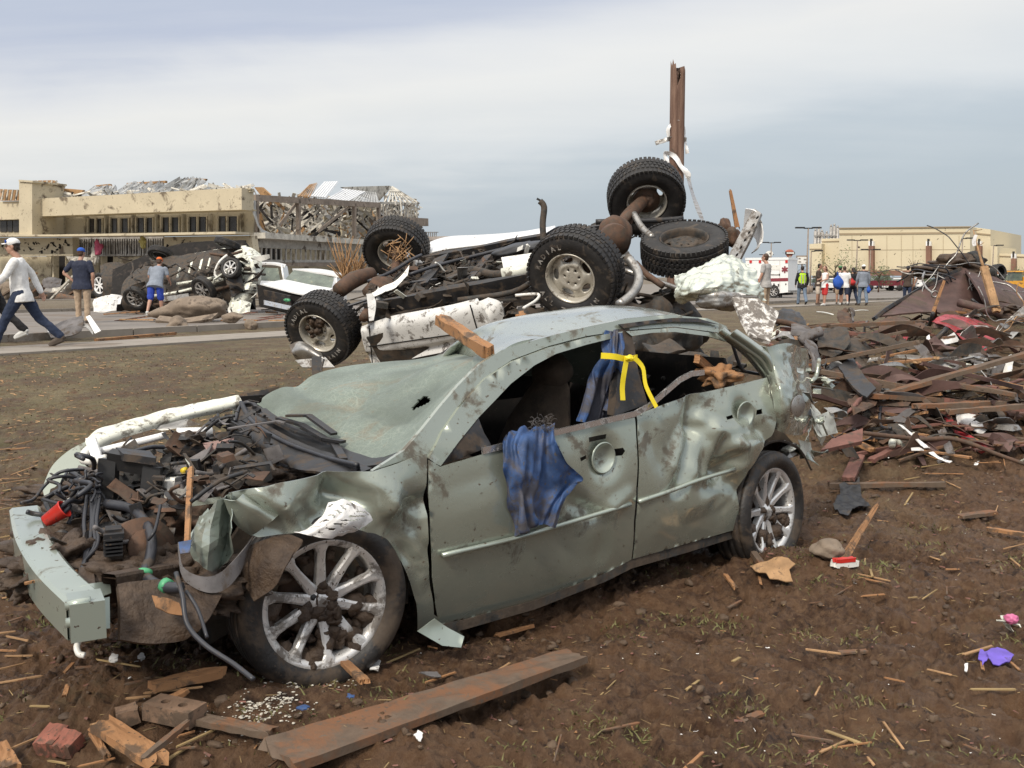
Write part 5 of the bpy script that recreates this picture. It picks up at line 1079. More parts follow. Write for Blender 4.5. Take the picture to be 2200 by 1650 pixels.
strap([(1438, 300, 14), (1436, 275, 13.95), (1454, 262, 13.9), (1468, 272, 13.95), (1472, 300, 14), (1477, 330, 14)], .04, M['whitec'], 'white metal strip looped highest around the broken pole')
strap([(1408, 308, 14), (1425, 302, 13.95), (1445, 298, 13.95), (1475, 300, 13.95)], .06, M['steel'], 'bent silver strip lying level across the broken pole', .02, 2)
strap([(1427, 380, 14), (1432, 350, 13.9), (1430, 330, 13.9), (1448, 335, 13.9), (1462, 355, 13.9), (1478, 375, 13.9), (1478, 382, 13.9)], .07, M['whitec'], 'white strip wound below the silver one on the broken pole', .015, 3)
strap([(1478, 378, 13.9), (1486, 410, 13.5), (1500, 450, 12.5), (1510, 477, 11.5)], .06, M['steel'], 'long grey strap running down from the pole to the truck', .004, 4, 'strap')
mb = MB(); mb.bar(P(1585, 495, 10.5), P(1568, 405, 10.5), .05, .03, up=V((0, 1, 0)), seg=6, jag=.04, rnd=rb, taper=.5); bx_thing('timber_offcut', mb, M['wood'], 'thin broken stick pointing up beside the truck bumper', 'timber')
mb = MB(); q = random.Random(6)
for i in range(60):
    a = P(q.uniform(735, 770), q.uniform(590, 606), 14.5); b = a+V((q.uniform(-.25, .3), q.uniform(-.2, .2), q.uniform(.15, .62))); mb.tube([a, (a+b)/2+V((q.uniform(-.03, .03), 0, 0)), b], [.014, .010, .003], 5, 2)
bx_thing('splintered_trunk', mb, M['tan'], 'pale splintered tree stump bristling behind the front wheels of the truck', 'stump')
mb = MB(); mb.bar(P(1120, 672, 8.8), P(1128, 712, 8.6), .045, .045, up=V((0, 1, 0))); mb.blob(P(1123, 688, 8.7), (.075, .04, .055), .5, 3, 3, 2.5); bx_thing('timber_offcut', mb, M['wood'], 'orange splintered block above the roof edge of the green car', 'timber')
mb = MB(); mb.tube([P(1107, 635, 8.9), P(1155, 632, 8.9), P(1152, 645, 8.8), P(1125, 662, 8.6)], .014, 8, 5); bx_thing('bent_rod', mb, M['pvc'], 'bent white rod beside the big rear wheel of the truck', 'rod')
mb = MB(); mb.blob(P(1215, 680, 7.9), (.08, .06, .05), .4, 3, 8, 2); bx_thing('foam_chunk', mb, M['paper'], 'small white chunk on the roof of the green car below the big wheel', 'foam')

# ================================================================ vehicles on the left, on the road
D0 = 26.5
oc = thing('overturned_car', G(400, 676), 'dark car rolled onto its side, muddy underside showing, beside the orange-capped man', 'car')
DOFF = 4.2
def PD(x, y, d): return P(x, y, d+DOFF)
def pq(name, rows, m, par, nu=14, nv=10, amp=.04, fr=2.0, sd=1, th=.02):
    mb = MB(); patch(mb, [[PD(*q) for q in r] for r in rows], nu, nv, amp, fr, sd, th); return mb.build(name, m, par)
pq('underbody', [[(318, 568, 27.6), (400, 550, 27.4), (480, 540, 27.2), (528, 535, 27)], [(272, 602, 27), (380, 590, 26.8), (470, 580, 26.6), (538, 570, 26.6)], [(262, 640, 26.6), (370, 640, 26.3), (470, 625, 26.2), (545, 615, 26.2)], [(270, 665, 26.8), (380, 662, 26.5), (480, 662, 26.4), (540, 650, 26.4)]], M['under'], oc, 36, 26, .10, 1.6, 4, .1)
pq('body_side', [[(330, 560, 27.9), (400, 548, 27.7), (470, 536, 27.6), (530, 528, 27.4)], [(318, 566, 27.5), (395, 556, 27.3), (468, 545, 27.2), (528, 540, 27)]], M['cream'], oc, 20, 4, .02)
pq('cabin', [[(262, 605, 28.4), (400, 545, 28.6), (540, 535, 28.4)], [(250, 668, 27.6), (390, 670, 27.6), (550, 665, 27.6)]], M['darkin'], oc, 16, 8, .1, 1, 3, .6)
for i in range(26):
    mb = MB(); junk(mb, PD(rb.uniform(470, 560), rb.uniform(545, 665), rb.uniform(25.6, 26.4)), rb.uniform(.2, .55), rb); mb.build('torn_part', M[rb.choice(('cream', 'black', 'rust', 'pvc', 'under'))], oc)
pq('crumpled_front', [[(500, 545, 26.8), (530, 530, 26.7), (560, 545, 26.8)], [(520, 590, 26.2), (545, 580, 26), (562, 585, 26.4)], [(505, 630, 26), (535, 625, 25.8), (558, 615, 26.3)], [(490, 655, 26.1), (515, 672, 26), (540, 650, 26.4)]], M['cream'], oc, 24, 28, .10, 1.8, 9, .03)
pq('grille', [[(470, 540, 26.3), (505, 550, 26)], [(490, 600, 25.9), (520, 590, 25.8)], [(500, 640, 25.9), (522, 625, 25.8)]], M['black'], oc, 10, 16, .08, 2.2, 3, .06)
pq('sill', [[(350, 638, 26.1), (405, 630, 26)], [(352, 648, 26.1), (407, 640, 26)]], M['steel'], oc, 6, 4, .01)
for i, (x, y, w_) in enumerate(((385, 588, 5), (410, 578, 5), (432, 572, 5), (450, 568, 4))):
    pq('heat_shield_edge', [[(x, y-13, 26.45), (x+w_, y-16, 26.45)], [(x-6, y+10, 26.35), (x-6+w_, y+8, 26.35)]], M['cream'], oc, 4, 4, .005)
for i, (a, b) in enumerate((((300, 640), (480, 600)), ((330, 655), (500, 612)), ((380, 610), (520, 575)), ((450, 545), (520, 540)))):
    part_tube('exhaust_pipe', [(a[0], a[1], 30.4), ((a[0]+b[0])/2, (a[1]+b[1])/2+6, 30.3), (b[0], b[1], 30.2)], .045, M['rust' if i % 2 else 'cream'], oc, 4)
part_tube('bent_pipe', [(488, 548, 30.1), (470, 565, 30), (462, 590, 30), (475, 600, 30)], .04, M['pvc'], oc)
def small_wheel(c, ax, R_, par, seed=0, white=False):
    root = link(bpy.data.objects.new('wheel', None)); root.parent = par; root.location = c-ORG[par]; ORG[root] = c
    tyre_mb(c, ax, R_, .22, R_*.66, 0, 36).build('tyre', M['tyre'], root)
    a, u, s_ = frame3(ax, (0, 0, 1)); mb = MB(); mb.lathe([(R_*.6, -.1), (R_*.6, .07), (R_*.68, .085), (R_*.68, .07)], c, ax, 30); mb.lathe([(.001, .05), (.07, .05), (.08, .02)][::-1], c, ax, 14)
    for i in range(7):
        t = i*2*math.pi/7+seed; e = u*math.sin(t)+s_*math.cos(t); mb.bar(c+a*.05+e*.04, c+a*.065+e*R_*.64, .05, .02, up=a)
    mb.build('rim', M['whitec' if white else 'alloymud'], root)
    mb = MB(); mb.lathe([(.001, 0), (R_*.6, 0), (R_*.6, -.02)][::-1], c+V(ax).normalized()*.0, ax, 24); mb.build('brake_disc', M['darkin'], root)
small_wheel(PD(345, 545, 27.6), V((.1, .5, .85)), .40, oc, 1)
small_wheel(PD(489, 524, 27), V((.3, .2, .9)), .42, oc, 2); small_wheel(PD(438, 622, 25.8), V((-.45, -.75, -.45)), .43, oc, 3); small_wheel(PD(292, 640, 26.1), V((-.2, -.8, -.5)), .39, oc, 4)
small_wheel(PD(497, 576, 25.7), V((-.3, -.9, .2)), .33, oc, 5)
mb = MB()
for i in range(90):
    c_ = PD(rb.uniform(265, 545), rb.uniform(555, 660), 26.0+rb.uniform(-.2, .3)); 
    if rb.random() < .7: junk(mb, c_, rb.uniform(.15, .5), rb)
    else:
        e = V((rb.uniform(-.4, .4), 0, rb.uniform(-.1, .2))); mb.tube([c_-e, c_+e], rb.uniform(.015, .04), 5)
tag(mb.build('underbody_clutter', M['under'], oc), kind='stuff')
# silver-wheeled wreck behind the navy shirt
sw = thing('wrecked_car', G(230, 650), 'crushed dark wreck with a white spoked wheel behind the man in the navy shirt', 'car')
small_wheel(PD(217, 613, 29), V((-.5, -.85, .0)), .43, sw, 1, True)
pq('body', [[(222, 580, 29.3), (255, 575, 29.3), (300, 590, 29.3)], [(228, 610, 29), (260, 605, 29), (300, 615, 29)], [(225, 645, 29), (260, 650, 29), (300, 650, 29)]], M['under'], sw, 16, 16, .14, 1.6, 3, .3)
# white pickups
M['wglass'] = mat('dusty_vehicle_glass', (.12, .15, .12), .2, 0, .3, 3, .3, 3, dcol=(.22, .22, .16))
def pickup(label, roof, glass, side_, hood, grille, bumper, base):
    e = thing('pickup_truck', base, label, 'pickup truck', 'white pickup trucks behind the overturned car')
    pq('roof', roof, M['whitec'], e, 12, 8, .008, 1, 1, .05); pq('windscreen', glass, M['wglass'], e, 10, 6, .006, 1, 2, .02)
    pq('cab_side', side_, M['whitec'], e, 10, 8, .01, 1, 3, .05)
    if hood: pq('bonnet', hood, M['whitec'], e, 14, 8, .02, 1, 4, .04)
    if grille: pq('grille', grille, M['black'], e, 8, 6, .02, 3, 5, .06)
    if bumper: pq('bumper', bumper, M['chrome'], e, 10, 4, .02, 2, 6, .08)
    return e
p1 = pickup('white pickup with crumpled bonnet and dusty windscreen, nearer of the two', [[(632, 579, 26.9), (690, 586, 26.6), (735, 594, 26.4)], [(628, 577, 27.8), (690, 578, 28), (738, 588, 28)]], [[(632, 581, 26.8), (675, 588, 26.5), (718, 598, 26.3)], [(612, 602, 26.2), (660, 612, 25.9), (712, 621, 25.7)]], [[(720, 597, 26.4), (742, 594, 27.6)], [(722, 625, 26.0), (742, 620, 27.6)], [(722, 665, 26.0), (742, 650, 27.6)]],
    [[(612, 603, 26.2), (660, 612, 25.9), (714, 622, 25.7)], [(562, 612, 25.0), (620, 628, 24.7), (685, 640, 24.6)]], [[(568, 622, 24.9), (625, 635, 24.6)], [(575, 645, 25), (628, 660, 24.7)]], [[(570, 645, 24.7), (630, 658, 24.4)], [(570, 655, 24.7), (630, 668, 24.4)]], G(650, 690))
pq('side_pillar', [[(716, 597, 26.3), (720, 597, 26.4)], [(712, 621, 25.7), (718, 622, 25.9)]], M['whitec'], p1, 4, 6, .002)
pq('engine_bay', [[(560, 612, 25.2), (690, 640, 24.9)], [(562, 660, 25.2), (720, 690, 25.2)]], M['darkin'], p1, 10, 8, .06, 2, 2, .3)
mb = MB(); mb.blob(PD(616, 645, 24.3), (.09, .05, .04), .5, 3, 3, 2); mb.build('green_leaves_in_grille', M['green'], p1)
p2 = pickup('white pickup cab seen from the front corner behind the nearer white pickup', [[(545, 566, 29), (585, 566, 28.8), (612, 572, 28.6)], [(545, 563, 30), (590, 563, 30), (615, 568, 29.8)]], [[(552, 575, 28.9), (598, 577, 28.6)], [(548, 604, 28.4), (603, 606, 28.1)]], [[(603, 570, 28.5), (614, 572, 29.5)], [(606, 590, 28.3), (617, 588, 29.5)], [(610, 612, 28.3), (618, 610, 29.5)]], [[(545, 604, 28.4), (605, 607, 28)], [(545, 625, 27.5), (606, 628, 27)]], None, None, G(590, 680))
# rocks and boards on the road edge
for (c_, r_, sd, lab) in (((418, 664, 24.8), (.90, .5, .30), 3, 'long flat grey-brown rock slab in front of the overturned car'), ((383, 700, 21.5), (.22, .2, .19), 5, 'small pointed brown rock lying alone at the road edge'), ((538, 700, 21.5), (.13, .12, .13), 7, 'broken tan block standing at the right end of the rubble on the road'), ((500, 682, 23), (.24, .12, .11), 8, 'yellowish chunk leaning against the rubble by the overturned car')):
    mb = MB(); mb.blob(P(*c_), r_, .28, 4, sd, 1.0, Matrix.Rotation(-.08, 3, 'Y')); bx_thing('rock', mb, M['stone'], lab, 'rock')
mb = MB(); patch(mb, [[P(345, 684, 24.2), P(400, 688, 24.0), P(470, 678, 24.2)], [P(335, 694, 24), P(400, 698, 23.8), P(455, 690, 24)]], 16, 8, .02, 3, 3, .08); bx_thing('rock', mb, M['stone'], 'thin sheet of rock under the long grey-brown slab', 'rock')
DOFF = 0
gd = thing('panel_heap', G(150, 722), 'crumpled grey and white metal panels heaped on the grass behind the walking man', 'metal panel')
pq('grey_panel', [[(100, 708, 18.2), (140, 690, 18.1), (178, 680, 18)], [(108, 722, 17.8), (150, 705, 17.7), (180, 695, 17.8)], [(112, 728, 17.7), (155, 722, 17.6), (175, 712, 17.7)]], M['grey'], gd, 18, 12, .05, 2.6, 3, .02)
pq('white_board', [[(186, 682, 17.9), (194, 678, 17.9)], [(205, 718, 17.6), (218, 712, 17.6)]], M['whitec'], gd, 4, 8, .003, 3, 1, .02)
pq('silver_strip', [[(172, 700, 17.8), (185, 696, 17.8), (200, 712, 17.6)], [(170, 708, 17.7), (185, 704, 17.7), (200, 720, 17.5)]], M['steel'], gd, 12, 6, .03, 4, 3, .01)
pq('white_crumple', [[(100, 706, 18.0), (120, 702, 18)], [(103, 714, 17.9), (122, 710, 17.9)]], M['paper'], gd, 8, 6, .03, 4, 5, .01)
mb = MB(); mb.bar(G(203, 731, .05), G(378, 716, .05), .08, .05, seg=8, jag=.05, rnd=rb); bx_thing('timber_offcut', mb, M['wood'], 'long thin pink-brown plank lying on the grass between road and path', 'timber')
mb = MB(); mb.bar(G(0, 726, .04), G(95, 717, .05), .14, .06, seg=6, jag=.05, rnd=rb); bx_thing('timber_offcut', mb, M['woodm'], 'dark muddy plank on the grass behind the walking man', 'timber')
for i, (x, y, d, r_, m_, lab) in enumerate(((228, 655, 27.5, .35, 'paper', 'white crumpled sheet left of the overturned car'), (245, 645, 28, .25, 'paper', 'white torn panel standing behind the white crumpled sheet'), (115, 608, 33, .3, 'grey', 'dark bin bag hanging on wire by the far kerb'), (520, 660, 25.5, .25, 'cream', 'torn pale panel at the foot of the overturned car'))):
    mb = MB(); c_ = P(x, y, d); patch(mb, [[c_+V((-r_, 0, r_*.5)), c_+V((0, -.1, r_*.7)), c_+V((r_, 0, r_*.5))], [c_+V((-r_, -.1, 0)), c_+V((0, -.2, 0)), c_+V((r_, -.1, .05))], [c_+V((-r_*.8, -.2, -r_*.5)), c_+V((0, -.25, -r_*.6)), c_+V((r_, -.2, -r_*.4))]], 16, 16, .11, 2.6, i, .02); bx_thing('crumpled_sheet', mb, M[m_], lab, 'sheet')
for i in range(46):
    x = rb.choice((rb.uniform(215, 345), rb.uniform(490, 640), rb.uniform(60, 160))); y = rb.uniform(655, 690) if x > 200 else rb.uniform(618, 640); p_ = G(x, y, .08); a = rb.uniform(-.6, .6); l = rb.uniform(.3, 1.1); e = V((math.cos(a), math.sin(a)*.6, rb.uniform(-.12, .22)))*l/2
    mb = MB(); mb.bar(p_-e, p_+e, rb.uniform(.05, .16), .03, seg=3, jag=.05, rnd=rb); bx_thing('wood_scrap', mb, M[rb.choice(('woodm', 'wood', 'tan', 'woodr', 'woodm'))], 'broken board in the rubble on the road around the overturned car', 'wood scrap', 'broken boards on the road around the overturned car')
# ================================================================ the torn hospital-like building on the left
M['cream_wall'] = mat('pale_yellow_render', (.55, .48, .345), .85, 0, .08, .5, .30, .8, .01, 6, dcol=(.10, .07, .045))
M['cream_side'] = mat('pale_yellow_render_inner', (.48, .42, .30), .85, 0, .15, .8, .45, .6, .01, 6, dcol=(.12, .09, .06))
M['dwin'] = mat('dark_window_glass', (.035, .032, .03), .25, 0, .4, .6)
M['stud'] = mat('galvanised_stud', (.44, .42, .39), .5, .4, .25, 2, .3, 1)
M['beam'] = mat('brown_steel_beam', (.32, .26, .21), .7, .2, .3, 1, .3, 1)
M['deck'] = mat('corrugated_roof_deck', (.50, .50, .48), .5, .3, .3, .8, .3, 1)
M['ochre'] = mat('roof_plywood', (.42, .25, .12), .85, 0, .35, .7, .3, 1)
M['cpink'] = mat('pink_cloth', (.55, .10, .18), .8); M['yfoam'] = mat('yellow_foam', (.55, .48, .18), .9)
M['insul'] = mat('pale_insulation', (.60, .57, .50), .9, 0, .25, 1.5, .45, 1)
BA = VP(75, 95, 545, 85); BB = VP(545, 85, 900, 116)
bld = thing('damaged_building', BA.loc(0, .4, 0), 'long cream two-storey building on the left with its roof torn off and one wing gutted', 'building')
def slab(mb, fr, px, off, depth):
    q = [fr.pt(x, y, off) for x, y in px]; mb.prism(q if (q[1]-q[0]).cross(q[2]-q[0]).dot(fr.n) < 0 else q[::-1], depth); return mb
def fslab(name, fr, px, off, depth, m, par=bld):
    o = slab(MB(), fr, px, off, depth).build(name, m, par); return o
fslab('tower', BA, [(41, 386), (69, 389), (69, 507), (41, 507)], -3.2, 3.6, M['cream_wall'])
fslab('tower_cap', BA, [(40, 386), (70, 388), (70, 392), (40, 390)], -3.35, 3.9, M['cream_wall'])
fslab('set_back_wall', BA, [(-60, 434), (42, 432), (42, 471), (-60, 474)], 1.5, .8, M['cream_wall'])
fslab('parapet_band', BA, [(76, 431), (280, 421), (458, 411), (545, 407), (545, 453), (300, 460), (81, 468)], -.6, 1.6, M['cream_wall'])
for dy in (0, 5): fslab('cornice', BA, [(75, 429.5+dy), (280, 419.5+dy), (458, 409.5+dy), (546, 405.5+dy), (546, 408+dy), (458, 412+dy), (280, 422+dy), (75, 432+dy)], -.85+.02*dy, .5, M['cream_wall'])
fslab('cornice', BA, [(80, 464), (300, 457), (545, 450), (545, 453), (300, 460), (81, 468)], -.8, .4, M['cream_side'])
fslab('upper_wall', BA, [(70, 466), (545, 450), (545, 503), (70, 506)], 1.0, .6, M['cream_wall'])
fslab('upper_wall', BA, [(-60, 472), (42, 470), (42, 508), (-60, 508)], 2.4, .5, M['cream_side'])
cav = [(100, 113, 116, 127), (189, 202, 206, 217), (236.5, 250, 262, 273.5), (292.5, 308, 313, 326), (347, 361, 368.5, 382), (404.5, 420, 426, 441.5), (468, 483.5, 490, 508)]
for i, (a, b, c, d) in enumerate(cav):
    yt = 472-.019*(a-100); yb = 499
    for x0, x1 in ((a, b), (c, d)):
        wn = fslab('window', BA, [(x0, yt), (x1, yt-.3), (x1, yb), (x0, yb)], .92, .12, M['dwin'])
    for x in (a-3, (b+c)/2-1.2, d+1): fslab('mullion', BA, [(x, yt-2), (x+2.2, yt-2), (x+2.2, yb+1), (x, yb+1)], .7, .35, M['cream_wall'])
for x0, x1 in ((0, 14), (16, 26), (28, 40)): fslab('window', BA, [(x0, 473), (x1, 473), (x1, 498), (x0, 498)], 2.3, .12, M['dwin'])
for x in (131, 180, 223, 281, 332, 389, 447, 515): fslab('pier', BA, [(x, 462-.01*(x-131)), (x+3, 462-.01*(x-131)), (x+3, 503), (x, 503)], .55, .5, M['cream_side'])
fslab('ledge', BA, [(-60, 506), (160, 506), (350, 503), (545, 500), (545, 505), (350, 508), (160, 510), (-60, 510)], -1.2, 2.4, M['cream_wall'])
fslab('lower_band', BA, [(-60, 511), (156, 510.5), (156, 549), (-60, 551)], -1.6, .8, M['cream_wall'])
fslab('lower_band_edge', BA, [(-60, 547), (157, 545.5), (157, 549.5), (-60, 551.5)], -1.8, .5, M['cream_wall'])
fslab('lower_band', BA, [(352, 509), (540, 506), (545, 543), (352, 547)], -1.4, .8, M['cream_wall'])
fslab('stud_shade', BA, [(150, 511), (356, 509), (356, 548), (150, 551)], .2, .3, M['darkin'])  # near-black slab, the shade behind the studs put into its colour
fslab('stud_shade', BA, [(350, 545), (560, 540), (560, 600), (350, 600)], 2.2, .3, M['darkin'])  # near-black slab for the shade under the lower band
mb = MB(); q = random.Random(4)
for i in range(38):
    x = 159+i*5.1; a = BA.pt(x, 511, -.6); b = BA.pt(x+q.uniform(-1.5, 1.5), 549, -.6+q.uniform(-.3, .2)); mb.bar(a, b, .14, .08, up=BA.n)
for y in (512, 549): mb.bar(BA.pt(157, y, -.6), BA.pt(352, y-2, -.6), .15, .2, up=V((0, 0, 1)))
for y in (520, 532, 541): mb.bar(BA.pt(157, y, -.5), BA.pt(192, y, -.5), .12, .08, up=BA.n)
mb.build('bare_studs', M['stud'], bld)
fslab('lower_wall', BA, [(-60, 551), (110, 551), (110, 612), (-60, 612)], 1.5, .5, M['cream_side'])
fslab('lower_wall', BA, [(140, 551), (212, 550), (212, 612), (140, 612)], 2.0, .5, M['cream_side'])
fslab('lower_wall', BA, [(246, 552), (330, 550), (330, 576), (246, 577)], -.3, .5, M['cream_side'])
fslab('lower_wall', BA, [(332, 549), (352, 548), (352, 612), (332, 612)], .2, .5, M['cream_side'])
fslab('cavity_shade', BA, [(100, 550), (350, 548), (350, 615), (100, 615)], 3.0, .3, M['darkin'])  # near-black slab painted as the shade inside the lower openings
for x in (112, 141, 216, 243): fslab('pillar', BA, [(x, 550), (x+4, 550), (x+4, 612), (x, 612)], .0, .6, M['cream_wall'])
fslab('torn_cladding', BA, [(142, 550), (200, 553), (205, 562), (185, 566), (160, 562), (150, 566)], -1.9, .2, M['insul'])
# torn roof
mb = MB(); q = random.Random(8)
def deck(mb, pts, n, m_off=0):
    """ribbed roof sheet: pts = 4 pixel corners with offsets; ribs run from the first edge to the second"""
    a, b, c, d = [BA.pt(x, y, o) for x, y, o in pts]
    rows = [[], [], []]
    for i in range(n*2+1):
        f = i/(n*2); z = .14*(1 if (i % 2) else -1)
        for k, r in enumerate(rows): t = k/2; p = (a.lerp(b, f)).lerp(d.lerp(c, f), t); r.append(p+V((0, -.3*z, z*.8))+V((q.uniform(-.1, .1), q.uniform(-.1, .1), q.uniform(-.12, .12)))*(k*.9))
    b0 = len(mb.v)
    for r in rows: mb.v += r
    for r in rows: mb.v += [p+V((0, .05, -.05)) for p in r]
    n_ = n*2+1; sm, mb.sm = mb.sm, False
    for k in range(2):
        for i in range(n_-1):
            if q.random() < .05: continue
            mb.face((b0+k*n_+i, b0+k*n_+i+1, b0+(k+1)*n_+i+1, b0+(k+1)*n_+i)); mb.face((b0+(k+4)*n_+i, b0+(k+4)*n_+i+1, b0+(k+3)*n_+i+1, b0+(k+3)*n_+i))
    mb.sm = sm
deck(mb, [(165, 425, .2), (245, 420, .2), (252, 400, 5), (205, 399, 5)], 10); deck(mb, [(235, 421, .3), (330, 416, .3), (352, 392, 5.5), (273, 396, 5.5)], 13); deck(mb, [(325, 416, .3), (430, 409, .3), (440, 384, 5.5), (383, 386, 5.5)], 14); deck(mb, [(430, 410, .5), (470, 406, .5), (462, 396, 4), (450, 396, 4)], 4)
mb.build('torn_roof_deck', M['deck'], bld)
for px in ([(67, 388), (112, 387), (124, 395), (105, 412), (72, 428)], [(130, 404), (178, 408), (170, 426), (128, 426)], [(0, 406), (40, 408), (40, 431), (0, 431)]): fslab('roof_sheathing', BA, px, 1.2, .3, M['ochre'])
for px in ([(205, 398), (235, 395), (237, 399), (207, 401)], [(272, 393), (355, 388), (355, 393), (272, 397)], [(380, 387), (418, 383), (442, 384), (440, 388), (382, 390)], [(546, 402), (562, 402), (580, 418), (560, 420)]): fslab('roof_timber', BA, px, 5.4, .3, M['ochre'])
fslab('torn_membrane', BA, [(122, 392), (138, 400), (120, 424), (92, 425)], .6, .2, M['insul'])
mb = MB()
for i in range(130):
    x = q.uniform(60, 545); y = 428-.045*(x-75)-q.uniform(0, 9); a = BA.pt(x, y, q.uniform(0, 3)); e = V((q.uniform(-1, 1), q.uniform(-.6, .6), q.uniform(-.35, .5)))*q.uniform(.2, 1.0); mb.bar(a-e, a+e, q.uniform(.05, .35), .04, up=V((q.uniform(-1, 1), -1, q.uniform(0, 1))))
for x in (69, 80, 90, 100, 110): mb.bar(BA.pt(x+12, 388, .9), BA.pt(x-2, 428, .6), .12, .12)
for x in (4, 14, 24, 34): mb.bar(BA.pt(x+4, 407, .9), BA.pt(x, 430, .9), .12, .12)
mb.build('roof_splinters', M['insul'], bld)
mb = MB()
for i in range(90):
    x = q.uniform(80, 540); y = q.uniform(415, 450); a = BA.pt(x, y, -.64); e = V((q.uniform(-.5, .5), 0, q.uniform(-.5, .5)))*q.uniform(.1, .7); mb.bar(a-e, a+e, q.uniform(.05, .22), .06, up=BA.n, jag=.1, rnd=q)
for i in range(70):
    x = q.choice((q.uniform(0, 150), q.uniform(355, 540))); y = q.uniform(513, 543); a = BA.pt(x, y, -1.64); e = V((q.uniform(-.5, .5), 0, q.uniform(-.5, .5)))*q.uniform(.1, .6); mb.bar(a-e, a+e, q.uniform(.05, .2), .06, up=BA.n, jag=.1, rnd=q)
mb.build('gouges', M['darkin'], bld)
mb = MB()
for y0, y1 in ((440, 425), (450, 435)): mb.bar(BA.pt(80, y0, -.61), BA.pt(545, y1-5, -.61), .05, .02, up=BA.n)
mb.bar(BA.pt(0, 530, -1.61), BA.pt(155, 528, -1.61), .05, .02, up=BA.n); mb.build('joint_line', M['cream_side'], bld)
# gutted right wing
fslab('inner_wall', BB, [(560, 425), (815, 436), (815, 520), (560, 508)], 9, .4, M['cream_side'])
for px in ([(575, 450), (600, 452), (596, 500), (570, 498)], [(655, 452), (694, 455), (690, 500), (650, 500)], [(716, 470), (734, 472), (734, 508), (718, 508)]): fslab('room_shade', BB, px, 8.2, .3, M['darkin'])  # flat near-black slabs painting the shade of rooms on the inner wall
for px, off in (([(697, 436), (712, 436), (713, 505), (696, 505)], 3), ([(560, 440), (590, 440), (595, 505), (556, 505)], 6), ([(735, 445), (757, 447), (750, 510), (738, 510)], 6), ([(768, 450), (800, 455), (800, 510), (765, 505)], 4), ([(556, 430), (610, 434), (600, 450), (560, 448)], 5)): fslab('inner_wall', BB, px, off, .4, M['cream_side'])
def bbar(name, x0, y0, x1, y1, o, w_, t, m, fr=BB):
    mb = MB(); mb.bar(fr.pt(x0, y0, o), fr.pt(x1, y1, o), w_, t, up=fr.n); return mb.build(name, m, bld)
bbar('steel_beam', 546, 425, 815, 441, 0, .55, .35, M['beam'])
for x, y in ((641, 428), (761, 437), (813, 441)): bbar('steel_column', x, y, x, 518, 0, .35, .35, M['beam'])
bbar('steel_brace', 754, 441, 684, 497, .2, .28, .1, M['beam']); bbar('steel_brace', 637, 437, 600, 484, .2, .28, .1, M['beam']); bbar('steel_column', 551, 425, 553, 508, 0, .3, .3, M['beam'])
bbar('terrace_slab', 553, 506, 800, 522, -.6, .5, 1.6, M['insul'])
mb = MB(); patch(mb, [[BB.pt(546, 430, -.3), BB.pt(553, 432, .3)], [BB.pt(543, 455, -.6), BB.pt(553, 458, .2)], [BB.pt(553, 485, -.6), BB.pt(562, 490, .2)], [BB.pt(566, 508, -.4), BB.pt(590, 505, .4)]], 6, 16, .12, .8, 3, .05); mb.build('peeled_cladding', M['deck'], bld)
fslab('lower_wall', BB, [(540, 515), (800, 528), (800, 600), (540, 600)], 2.2, .4, M['cream_side'])
fslab('cavity_shade', BB, [(568, 533), (602, 535), (602, 562), (568, 560)], 2.0, .15, M['darkin'])  # near-black slab on the wall, painted as a shaded opening
mb = MB()
for i in range(24): x = 540+i*10.6; mb.bar(BB.pt(x, 517+(x-540)*.05, 0), BB.pt(x, 562, 0), .16, .12, up=BB.n)
mb.bar(BB.pt(540, 520, 0), BB.pt(800, 533, 0), .9, .2, up=BB.n); mb.bar(BB.pt(540, 561, 0), BB.pt(800, 561, 0), .25, .2, up=BB.n); mb.build('bare_studs', M['stud'], bld)
bbar('lower_beam', 540, 566, 800, 568, .1, .5, .3, M['beam'])
# upper right frame and hipped roof remains
mb = MB()
for i in range(13): x = 817+i*6.6; mb.bar(BB.pt(x, 437, 1), BB.pt(x+q.uniform(-1, 1), 472, 1), .14, .12, up=BB.n)
for y in (436, 470): mb.bar(BB.pt(815, y, 1), BB.pt(898, y+2, 1), .25, .2, up=BB.n)
for i in range(9): mb.bar(BB.pt(843, 401, 5), BB.pt(825+i*9.5, 437, 1), .14, .14, up=V((0, 0, 1)))
for k in range(3): mb.bar(BB.pt(835+k*2, 412+8*k, 3.5), BB.pt(862+k*14, 412+8*k, 3.5), .12, .1)
mb.build('bare_roof_frame', M['insul'], bld)
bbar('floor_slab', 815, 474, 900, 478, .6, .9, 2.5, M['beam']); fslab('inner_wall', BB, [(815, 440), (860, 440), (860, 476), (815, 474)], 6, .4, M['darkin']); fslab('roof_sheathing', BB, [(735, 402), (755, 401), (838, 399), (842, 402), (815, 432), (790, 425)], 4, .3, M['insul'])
bbar('lower_roof', 800, 530, 935, 512, 4, .5, 8, M['beam'])
def deckB(pts, n, m_):
    mb = MB(); a, b, c, d = [BB.pt(x, y, o) for x, y, o in pts]
    for i in range(n):
        f0, f1 = i/n, (i+.72)/n; mb.prism([a.lerp(b, f0), a.lerp(b, f1), d.lerp(c, f1), d.lerp(c, f0)], .12)
        f0, f1 = (i+.68)/n, (i+1.04)/n; mb.prism([p+V((0, .12, -.1)) for p in (a.lerp(b, f0), a.lerp(b, f1), d.lerp(c, f1), d.lerp(c, f0))], .1)
    mb.build('torn_roof_deck', m_, bld)
